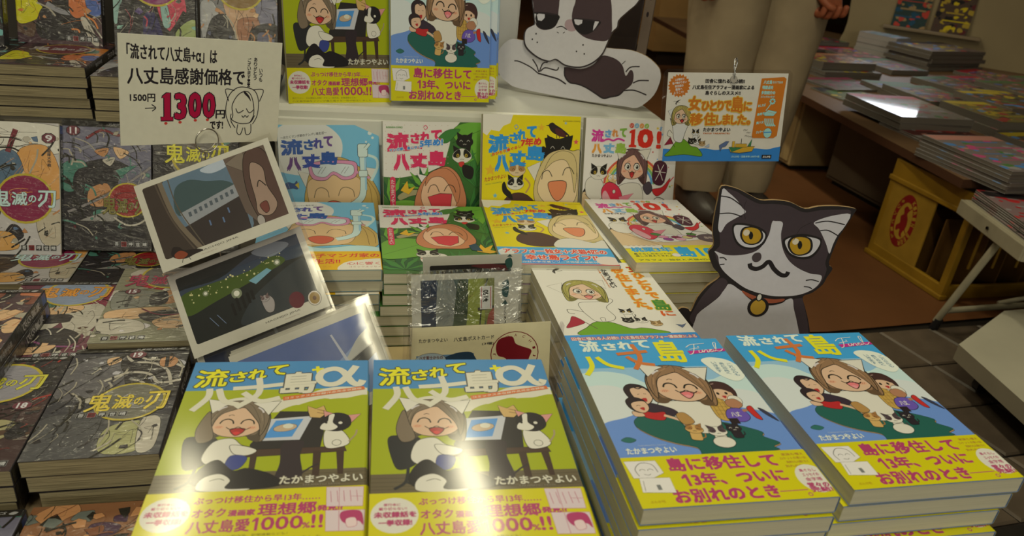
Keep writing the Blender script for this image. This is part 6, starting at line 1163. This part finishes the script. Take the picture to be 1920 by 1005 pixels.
# ------------------------------------------------------------------ the customer
t = thing('person', 'person in baggy beige trousers, one hand hanging in a loose fist', 'person', Matrix.Translation((0, 0, 0)))
def skin_mesh(name, joints, edges, mat, col, sub=2, parent=None, root=0):
    me = bpy.data.meshes.new(name); me.from_pydata([j[:3] for j in joints], edges, []); o = link(bpy.data.objects.new(name, me))
    o.modifiers.new('s', 'SKIN'); o.modifiers.new('u', 'SUBSURF').levels = sub
    for v, j in zip(me.skin_vertices[0].data, joints): r = j[3] if isinstance(j[3], tuple) else (j[3], j[3]); v.radius = r; v.use_root = False
    me.skin_vertices[0].data[root].use_root = True
    bpy.context.view_layer.update(); ev = o.evaluated_get(bpy.context.evaluated_depsgraph_get()); m2 = bpy.data.meshes.new_from_object(ev)
    bpy.data.objects.remove(o); at = m2.color_attributes.new('Col', 'FLOAT_COLOR', 'CORNER'); at.data.foreach_set('color', [*col, 1.0]*len(m2.loops))
    m2.polygons.foreach_set('use_smooth', [True]*len(m2.polygons)); m2.materials.clear(); m2.materials.append(M[mat]); m2.update()
    return place(name, m2, parent)
SKP = pc(150, 82, 46)
PX, PY = 1.215, 2.14
J_ = [(PX-.01, PY, .86, (.15, .10)), (PX-.02, PY, 1.02, (.14, .09)), (PX-.03, PY, 1.20, (.16, .10)), (PX-.035, PY, 1.34, (.13, .08)), (PX-.04, PY, 1.42, .05), (PX-.045, PY-.01, 1.48, .055), (PX-.05, PY-.02, 1.56, (.078, .09)), (PX-.05, PY-.015, 1.63, (.062, .075)),
      (PX+.09, PY, .78, .085), (PX+.10, PY+.0, .45, .060), (PX+.11, PY+.01, .08, .036), (PX-.11, PY, .78, .085), (PX-.11, PY, .45, .060), (PX-.11, PY+.01, .08, .036),
      (PX+.15, PY, 1.36, .055), (PX+.20, PY+.0, 1.12, .042), (PX+.19, PY-.05, .90, .034), (PX+.155, PY-.09, .735, .024), (PX-.21, PY, 1.36, .055), (PX-.27, PY, 1.12, .042), (PX-.26, PY-.04, .90, .032), (PX-.25, PY-.06, .78, .024)]
E_ = [(0, 1), (1, 2), (2, 3), (3, 4), (4, 5), (5, 6), (6, 7), (0, 8), (8, 9), (9, 10), (0, 11), (11, 12), (12, 13), (3, 14), (14, 15), (15, 16), (16, 17), (3, 18), (18, 19), (19, 20), (20, 21)]
skin_mesh('body', J_, E_, 'skin', SKP, 2, t, 0)
def hand(base, side, name='hand'):
    """loose fist hanging from the wrist: palm, four curled fingers, thumb across the front"""
    B = Vector(base); X = Vector((side, 0, 0)); Y = Vector((0, -1, 0)); Z = Vector((0, 0, -1))
    K_ = 1.16
    def P(x, y, z, r): q = B + (X*x + Y*y + Z*z)*K_; return (q.x, q.y, q.z, r*K_ if not isinstance(r, tuple) else tuple(v*K_ for v in r))
    Jh = [P(0, 0, 0, (.024, .018)), P(0, .004, .03, (.030, .017)), P(.002, .008, .058, (.036, .016))]; Eh = [(0, 1), (1, 2)]
    for i, (fx, l) in enumerate(((-.030, .92), (-.011, 1.0), (.009, .96), (.028, .8))):
        k = len(Jh); Jh += [P(fx, .010, .076, .0098), P(fx*1.05, .020+.002*i, .076+.026*l, .0092), P(fx*1.02, .040, .074+.026*l, .0085), P(fx*.98, .046, .060+.012*l, .0078)]
        Eh += [(2, k), (k, k+1), (k+1, k+2), (k+2, k+3)]
    k = len(Jh); Jh += [P(-.036, .012, .034, .012), P(-.044, .030, .056, .0105), P(-.028, .050, .074, .0095), P(-.008, .056, .082, .0085)]; Eh += [(1, k), (k, k+1), (k+1, k+2), (k+2, k+3)]
    return skin_mesh(name, Jh, Eh, 'skin', SKP, 2, t, 0)
hand((PX+.145, PY-.095, .755), 1); hand((PX-.25, PY-.062, .775), -1)
def leg_rings(x0, x1, y0, y1, prof):
    rings = []
    for z, rx, ry, s in prof:
        f = (z-.06)/(.80-.06); cx = x1+(x0-x1)*f; cy = y1+(y0-y1)*f
        rings.append([Vector((cx+rx*(1+.07*sin(5*a_+z*9)+.05*sin(9*a_-z*17))*cos(a_), cy+ry*(1+.06*sin(4*a_+z*11))*sin(a_), z+.004*sin(3*a_))) for a_ in [2*pi*i/32 for i in range(32)]])
    return rings
TC = pc(148, 128, 88)
mb = MB()
hem = [(.075, .074, .082, 0), (.11, .082, .088, 0), (.2, .086, .09, 0), (.32, .092, .096, 0), (.45, .100, .104, 0), (.58, .110, .112, 0), (.70, .116, .120, 0), (.80, .112, .122, 0)]
mb.loft(leg_rings(1.10, 1.125, PY, PY, hem), TC, False); mb.loft(leg_rings(1.305, 1.295, PY, PY, hem), TC, False)
wr = [[Vector((PX-.01+rx*cos(a_)*(1+.02*sin(7*a_)), PY+ry*sin(a_), z)) for a_ in [2*pi*i/32 for i in range(32)]] for z, rx, ry in ((.76, .20, .125), (.84, .205, .13), (.93, .19, .125), (1.0, .165, .11))]
mb.loft(wr, TC, True); mb.build('trousers', 'cloth', t)
mb = MB(); wr = [[Vector((PX-.02-.0*z+rx*cos(a_), PY+ry*sin(a_), z)) for a_ in [2*pi*i/28 for i in range(28)]] for z, rx, ry in ((.92, .205, .14), (1.05, .19, .13), (1.2, .20, .13), (1.34, .19, .12), (1.41, .10, .085), (1.43, .06, .06))]
mb.loft(wr, pc(120, 120, 110), True)
for s, x in ((1, PX+.13), (-1, PX-.19)): mb.tube([(x, PY, 1.36), (x+.05*s, PY, 1.24), (x+.075*s, PY, 1.10)], [.075, .07, .066], pc(120, 120, 110), 16)
mb.build('shirt', 'cloth', t)
mb = MB(); bm = bmesh.new(); bmesh.ops.create_uvsphere(bm, u_segments=20, v_segments=12, radius=1)
for v in bm.verts: v.co = Vector((PX-.05+v.co.x*.088, PY-.005+v.co.y*.102, 1.60+v.co.z*.092))
bmesh.ops.delete(bm, geom=[v for v in bm.verts if v.co.y < PY-.06 and v.co.z < 1.625], context='VERTS'); mb.bm(bm, pc(60, 56, 50), None, True); mb.build('hair', 'hair', t)
mb = MB(); FXc, FYc = PX-.05, PY-.108
for s in (-1, 1): mb.tube([(FXc+.03*s-.012, FYc+.012, 1.575), (FXc+.03*s+.012, FYc+.012, 1.575)], .006, pc(40, 30, 24), 8)
mb.tube([(FXc, FYc+.01, 1.575), (FXc, FYc-.016, 1.535), (FXc, FYc+.004, 1.53)], [.008, .013, .009], SKP, 8); mb.tube([(FXc-.022, FYc+.014, 1.505), (FXc, FYc+.006, 1.502), (FXc+.022, FYc+.014, 1.505)], .005, pc(140, 60, 50), 8); mb.build('face', 'skin', t)
for x in (1.115, 1.31):
    mb = MB(); mb.loft([[Vector((x+.046*w_*cos(a_), PY-.03+y, max(.0, .03+h_*sin(a_)))) for a_ in [2*pi*i/16 for i in range(16)]] for y, w_, h_ in ((-.15, .3, .02), (-.13, .8, .032), (-.07, 1.0, .045), (0, .9, .055), (.06, .85, .06), (.10, .6, .05))], pc(60, 52, 40)); mb.build('shoe', 'plastic', t)
    

# ------------------------------------------------------------------ the right table with its comics and magazines
t = thing('long_table', 'long wooden table of magazines on the right', 'table')
mb = MB(); tp = [(1.508, 1.50), (3.3, 1.60), (3.7, 2.0), (2.75, 4.2), (1.72, 4.2)]; mb.prism(tp, .310, .333, pc(104, 76, 44), pc(70, 42, 22)); mb.build('tabletop', 'board', t)
def cabinet(x0, x1, y0, y1, rot, col, label):
    tt = thing('cabinet', label, 'cabinet', Matrix.Translation((x0, y0, 0)) @ Matrix.Rotation(rot, 4, 'Z')); W, D = x1-x0, y1-y0
    mb = MB(); mb.bbox(0, W, 0, D, .02, .305, col, .003); mb.build('body', 'board', tt); mb = MB(); mb.bbox(-.008, .0, .012, D-.012, .035, .295, tuple(c*1.08 for c in col), .002); mb.build('side_panel', 'board', tt)
    mb = MB(); mb.box(.02, W-.02, .02, D-.02, 0, .02, pc(26, 20, 14)); mb.build('plinth', 'board', tt)
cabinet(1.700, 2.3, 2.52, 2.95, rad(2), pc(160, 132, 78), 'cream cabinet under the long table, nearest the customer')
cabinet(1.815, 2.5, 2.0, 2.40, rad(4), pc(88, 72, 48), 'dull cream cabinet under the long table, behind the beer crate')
PALM = [pc(180, 40, 44), pc(190, 150, 110), pc(70, 100, 150), pc(190, 150, 30), pc(206, 110, 120), pc(60, 110, 50), pc(50, 40, 40), pc(206, 196, 176), pc(170, 80, 40), pc(176, 30, 60)]
def art_mag(seed, bg, pal, w, h, head=None, hc=None):
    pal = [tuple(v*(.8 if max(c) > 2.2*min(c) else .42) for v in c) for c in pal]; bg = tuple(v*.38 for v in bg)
    def f(a):
        rnd = random.Random(seed); a.rect(0, 0, w, h, bg)
        for i in range(60):
            x, y, r = rnd.uniform(0, w), rnd.uniform(0, h), rnd.uniform(4, 22); c = rnd.choice(pal); n = rnd.choice((4, 5, 7)); ph = rnd.uniform(0, 6)
            a.blob([(x+r*rnd.uniform(.5, 1.3)*cos(ph+2*pi*k/n), y+r*rnd.uniform(.4, 1)*sin(ph+2*pi*k/n)) for k in range(n)], c, 0, n=3)
        a.rect(4, 4, w-4, h*.16, rnd.choice(pal))
        for i in range(4): yy = h*(.2+.17*i)+rnd.uniform(-4, 4); a.rect(rnd.uniform(4, w*.3), yy, rnd.uniform(w*.6, w-4), yy+rnd.uniform(3, 9), rnd.choice(pal))
    return f
MAGS = {}
def magazine(key, w, h, th, seed, bg, pal, edge=None):
    W, H, T = w/1000, h/1000, th/1000; mb = MB(); mb.box(-W/2+.001, W/2-.001, -H/2+.001, H/2-.001, .0004, T-.0004, edge or pc(96, 86, 66)); pg = mb.mesh('pages', 'paper')
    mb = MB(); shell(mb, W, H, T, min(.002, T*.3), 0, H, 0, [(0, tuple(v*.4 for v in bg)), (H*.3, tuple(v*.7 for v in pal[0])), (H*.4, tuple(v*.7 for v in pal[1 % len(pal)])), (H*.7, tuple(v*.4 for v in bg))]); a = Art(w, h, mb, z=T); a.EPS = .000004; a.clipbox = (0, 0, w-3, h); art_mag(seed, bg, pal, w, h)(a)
    MAGS[key] = (W, H, T, pg, mb.mesh('cover', 'mag'))
def mags(key, n, x, y, base, yaw, label, name='magazine', cat='magazine', jit=.004, roll=0.0, flip=False):
    W, H, T, pg, cv = MAGS[key]; rnd = random.Random(hash(label) % 97 if False else len(label))
    for i in range(n):
        mw = Matrix.Translation((x+(rnd.uniform(-jit, jit) if i < n-1 else 0), y+(rnd.uniform(-jit, jit) if i < n-1 else 0), base+i*(T+.0004))) @ Matrix.Rotation(rad(yaw)+(rnd.uniform(-.03, .03) if i < n-1 else 0), 4, 'Z') @ Matrix.Rotation(roll, 4, 'Y')
        k = n-1-i; tt = thing(name, f'{label}, {ORD[k]} of its stack' if n > 1 else label, cat, mw, f'{label}'[:60] if n > 1 else None); place('pages', pg, tt); place('cover', cv, tt)
RD, PK, BL_, YL, GN, WT, BK = pc(176, 24, 30), pc(206, 66, 112), pc(60, 130, 180), pc(200, 170, 20), pc(70, 120, 50), pc(206, 196, 170), pc(36, 30, 30)
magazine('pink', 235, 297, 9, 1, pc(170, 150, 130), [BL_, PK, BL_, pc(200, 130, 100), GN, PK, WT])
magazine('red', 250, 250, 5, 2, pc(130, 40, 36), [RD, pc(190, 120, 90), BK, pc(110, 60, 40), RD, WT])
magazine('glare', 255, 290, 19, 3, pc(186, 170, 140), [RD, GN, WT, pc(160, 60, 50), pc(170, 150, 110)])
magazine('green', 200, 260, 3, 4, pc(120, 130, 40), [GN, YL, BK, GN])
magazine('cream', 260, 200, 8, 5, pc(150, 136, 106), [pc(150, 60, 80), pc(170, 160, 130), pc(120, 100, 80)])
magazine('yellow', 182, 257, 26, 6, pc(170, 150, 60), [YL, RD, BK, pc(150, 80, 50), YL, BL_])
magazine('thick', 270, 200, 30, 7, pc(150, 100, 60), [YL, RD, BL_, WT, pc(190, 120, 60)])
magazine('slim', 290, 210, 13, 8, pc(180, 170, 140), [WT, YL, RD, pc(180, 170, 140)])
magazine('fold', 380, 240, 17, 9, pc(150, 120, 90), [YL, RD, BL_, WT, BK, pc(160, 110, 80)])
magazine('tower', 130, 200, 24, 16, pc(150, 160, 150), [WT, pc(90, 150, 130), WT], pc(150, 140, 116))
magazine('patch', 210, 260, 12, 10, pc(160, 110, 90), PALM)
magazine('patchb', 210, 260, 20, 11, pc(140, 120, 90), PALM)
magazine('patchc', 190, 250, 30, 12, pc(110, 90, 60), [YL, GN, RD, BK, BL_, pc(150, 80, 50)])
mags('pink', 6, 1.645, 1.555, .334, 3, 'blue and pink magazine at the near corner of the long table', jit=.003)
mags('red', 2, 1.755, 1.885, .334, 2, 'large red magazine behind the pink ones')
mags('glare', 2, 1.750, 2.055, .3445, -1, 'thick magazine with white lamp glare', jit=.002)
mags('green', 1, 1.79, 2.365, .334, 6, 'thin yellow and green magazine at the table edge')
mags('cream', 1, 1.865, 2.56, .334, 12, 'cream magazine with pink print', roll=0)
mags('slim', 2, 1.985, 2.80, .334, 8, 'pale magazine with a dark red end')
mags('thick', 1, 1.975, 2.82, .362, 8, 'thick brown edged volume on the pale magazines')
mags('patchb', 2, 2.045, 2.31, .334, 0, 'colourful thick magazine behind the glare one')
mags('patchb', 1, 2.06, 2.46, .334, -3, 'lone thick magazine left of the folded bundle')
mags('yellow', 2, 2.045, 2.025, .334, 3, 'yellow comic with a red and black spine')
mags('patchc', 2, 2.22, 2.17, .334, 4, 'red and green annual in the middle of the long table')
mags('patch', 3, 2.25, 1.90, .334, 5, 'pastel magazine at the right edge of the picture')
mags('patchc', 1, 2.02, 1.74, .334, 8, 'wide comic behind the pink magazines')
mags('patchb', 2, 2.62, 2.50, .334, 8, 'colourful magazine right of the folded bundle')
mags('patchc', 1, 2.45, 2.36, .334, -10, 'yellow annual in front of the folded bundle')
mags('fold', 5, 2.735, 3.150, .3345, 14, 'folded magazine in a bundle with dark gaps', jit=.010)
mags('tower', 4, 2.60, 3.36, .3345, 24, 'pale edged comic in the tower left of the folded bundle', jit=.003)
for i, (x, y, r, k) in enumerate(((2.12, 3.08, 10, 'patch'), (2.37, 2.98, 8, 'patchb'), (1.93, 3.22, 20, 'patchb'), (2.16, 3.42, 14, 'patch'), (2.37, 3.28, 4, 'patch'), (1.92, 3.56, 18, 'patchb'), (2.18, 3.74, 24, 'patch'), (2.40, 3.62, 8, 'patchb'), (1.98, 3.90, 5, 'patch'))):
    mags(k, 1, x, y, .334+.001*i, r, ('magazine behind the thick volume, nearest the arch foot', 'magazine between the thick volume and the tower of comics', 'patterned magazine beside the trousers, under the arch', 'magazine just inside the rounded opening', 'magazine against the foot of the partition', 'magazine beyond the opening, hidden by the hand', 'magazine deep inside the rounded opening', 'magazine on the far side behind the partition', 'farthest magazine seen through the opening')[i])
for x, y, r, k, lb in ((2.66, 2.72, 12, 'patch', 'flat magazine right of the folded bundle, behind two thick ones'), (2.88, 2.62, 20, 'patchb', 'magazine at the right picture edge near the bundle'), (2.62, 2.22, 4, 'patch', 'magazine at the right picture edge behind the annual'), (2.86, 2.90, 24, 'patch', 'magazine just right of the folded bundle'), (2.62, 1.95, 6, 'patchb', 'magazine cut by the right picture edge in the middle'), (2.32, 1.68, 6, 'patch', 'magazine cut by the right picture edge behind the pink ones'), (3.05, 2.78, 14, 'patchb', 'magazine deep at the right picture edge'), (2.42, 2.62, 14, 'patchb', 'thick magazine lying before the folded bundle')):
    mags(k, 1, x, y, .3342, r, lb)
def picture(s, z, w, h, seed, pal, label):
    P0 = Vector(PW(s, z, .05)); mw = frame(P0, (PD.x, PD.y, 0), Vector((-PN.x*.12, -PN.y*.12, 1)))
    mb = MB(); mb.prism([(0, 0), (w, 0), (w, h), (0, h)], 0, .008, pal[0], pc(90, 80, 60)); a = Art(w*1000, h*1000, mb, 0, h*1000, .0081); a.EPS = .00001; art_mag(seed, pal[0], pal, w*1000, h*1000)(a); o = mb.build('magazine', 'card', None, mw); tag(o, label, 'magazine')
picture(.222, .468, .155, .19, 31, [pc(60, 84, 70), pc(180, 60, 40), pc(150, 120, 70), pc(30, 70, 80)], 'red and teal magazine standing against the partition')
picture(.405, .468, .160, .205, 32, [pc(110, 84, 60), pc(170, 140, 40), BK, pc(90, 30, 30), YL], 'yellow and black magazine standing against the partition')
mb = MB(); mb.bbox(0, .44, 0, .05, 0, .014, pc(120, 100, 66), .002)
tag(mb.build('wall_ledge', 'board', None, Matrix.Translation(PW(.19, .4535, .081)) @ Matrix.Rotation(math.atan2(PD.y, PD.x), 4, 'Z')), 'narrow ledge on the partition holding two magazines', 'shelf')

t = thing('added_glare_fixture', 'slim tube lamp added out of view on the partition for magazine glare', 'lamp', Matrix.Translation(PW(.10, .70, .034)) @ Matrix.Rotation(math.atan2(PD.y, PD.x), 4, 'Z'))  # unseen fixture added to house the glare light
mb = MB(); mb.bbox(0, .40, -.03, .0, -.01, .05, pc(180, 176, 160), .004); mb.build('housing', 'plastic', t)
mb = MB(); mb.tube([(.01, -.034, .02), (.39, -.034, .02)], .012, pc(200, 200, 196), 12); mb.build('tube', 'plastic', t)

# beer crate
CY = pc(132, 96, 18)
t = thing('beer_crate', 'yellow plastic beer crate with a red round emblem', 'crate', Matrix.Translation((1.552, 1.478, 0)) @ Matrix.Rotation(rad(3), 4, 'Z'))
W, D, Hh = .44, .30, .298; mb = MB()
for z0, z1 in ((0.0, .040), (.245, Hh)):
    mb.bbox(0, .012, 0, D, z0, z1, CY, .003); mb.bbox(W-.012, W, 0, D, z0, z1, CY, .003); mb.bbox(.010, W-.010, 0, .012, z0, z1, CY, .003); mb.bbox(.010, W-.010, D-.012, D, z0, z1, CY, .003)
mb.bbox(-.004, .010, -.004, D+.004, .235, .250, CY, .003); mb.bbox(-.005, .02, -.005, D+.005, -.0, .014, CY, .003)
mb.bbox(.0, W, .0, D, .0, .006, CY, .002); mb.build('frame', 'plastic', t)
for x, y in ((0, 0), (W-.02, 0), (0, D-.02), (W-.02, D-.02)): mb = MB(); mb.bbox(x, x+.02, y, y+.02, .036, .248, CY, .003); mb.build('corner_post', 'plastic', t)
mb = MB(); mb.bbox(.002, .009, .118, D-.018, .036, .248, pc(142, 106, 28), .002)
a = Art(200, 220, mb, 0, 0, 0)
em = MB(); e = Art(120, 200, em, 0, 0, 0); e.clipbox = None; e.EPS = .00001; CR = pc(120, 22, 18)
e.ell(0, 0, 43, 78, CR); e.ell(0, 0, 29, 55, pc(160, 122, 34)); e.blob([(-10, -34), (-2, -44), (10, -36), (6, -24), (14, -8), (16, 14), (8, 34), (12, 46), (0, 42), (-4, 26), (-16, 34), (-20, 20), (-10, 8), (-14, -10), (-6, -20)], CR); e.line([(8, -34), (18, -46)], 3, CR); e.line([(12, 20), (22, 30)], 3, CR)
for i, ch in enumerate('KIRIN BEER'):
    if ch != ' ': th_ = rad(-62+15*i); x, y = 36*cos(th_), 66.5*sin(th_); e.text(ch, x-4.2, y-6, x+4.2, y+6, pc(160, 122, 34), .6, rot=-62+15*i+90)
for i, ch in enumerate('キリンビール'): th_ = rad(230-21*i); x, y = 36*cos(th_), 66.5*sin(th_); e.text(ch, x-4.2, y-6, x+4.2, y+6, pc(160, 122, 34), .6, rot=50-21*i)
mb.build('side_panel', 'plastic', t)
em.build('emblem', 'plastic', t, Matrix(((0, 0, -1, .0015), (-1, 0, 0, .205), (0, 1, 0, .142), (0, 0, 0, 1))))
mb = MB(); dk = pc(84, 56, 18)
for i in range(1, 5): mb.box(.02+i*.082-.002, .02+i*.082+.002, .014, D-.014, .006, .20, dk)
for j in range(1, 4): mb.box(.014, W-.014, .01+j*.07-.002, .01+j*.07+.002, .006, .20, dk)
for i in range(5):
    for j in range(1, 2): mb.tube([(.06+i*.08, .004, .03+.06*j), (.06+i*.08, .004, .20)], .004, CY, 6)
mb.build('bottle_divider', 'plastic', t)

# folding table at the right edge
t = thing('folding_table', 'white folding table with tubular legs at the right edge', 'table'); WTB = pc(140, 128, 92)
ft = Matrix.Translation((1.410, 1.185, 0)) @ Matrix.Rotation(rad(-15), 4, 'Z')
mb = MB(); mb.bbox(0, .9, 0, .275, .276, .300, WTB, .003, ft); mb.build('tabletop', 'board', t)
mb = MB(); mb.bbox(-.006, .004, -.004, .279, .262, .298, WTB, .002, ft); mb.bbox(-.002, .9, -.006, .004, .262, .298, WTB, .002, ft); mb.build('edge_rail', 'plastic', t)
mb = MB(); mb.tube([(1.423, 1.339, .02), (1.455, 1.285, .275)], .0085, WTB, 12); mb.build('leg', 'plastic', t)
mb = MB(); mb.tube([(1.423, 1.339, 0.0), (1.4255, 1.335, .028)], .0105, pc(26, 24, 22), 12); mb.build('foot_cap', 'plastic', t)
mb = MB(); mb.tube([(1.431, 1.330, .055), (1.80, 1.360, .055)], .0075, WTB, 12); mb.build('cross_bar', 'plastic', t)
mb = MB(); mb.tube([(1.60, 1.352, .060), (1.85, 1.30, .15), (2.0, 1.25, .27)], .006, WTB, 10); mb.build('brace', 'plastic', t)
for x in (2.1,): mb = MB(); mb.tube([(x, 1.06, .005), (x, 1.0, .275)], .0085, WTB, 12); mb.build('leg', 'plastic', t)
for k_, (cx_, cy_) in enumerate(((1.436, 1.312),)): mb = MB(); mb.tube([ft @ Vector((-.007, .135, .281)), ft @ Vector((-.0095, .135, .281))], .004, pc(60, 56, 46), 10); mb.build('screw', 'metal', t)
magazine('rw', 210, 260, 4.5, 15, pc(190, 150, 130), [RD, WT, pc(190, 40, 36), RD, BK])
for r_ in (0,): mags('rw', 6, 1.56, 1.286, .3005, -15, 'red and white magazine on the folding table', jit=.003)

# white slab on castors
t = thing('white_platform', 'low white platform on castors at the right edge', 'platform'); mb = MB()
mb.prism([(1.262, 1.112), (1.50, 1.245), (2.3, 1.33), (2.3, .55), (1.19, .55)], .066, .102, pc(158, 148, 112), pc(120, 108, 78)); mb.build('slab', 'board', t)
for x, y in ((1.33, 1.08), (1.29, .64), (2.1, 1.1)):
    mb = MB(); mb.tube([(x, y-.008, .02), (x, y+.008, .02)], .02, pc(40, 36, 30), 16); mb.box(x-.01, x+.01, y-.012, y+.012, .04, .066, pc(90, 84, 70)); mb.build('castor', 'plastic', t)
for o in list(bpy.data.objects):
    if o.name.startswith('temp'): bpy.data.objects.remove(o)
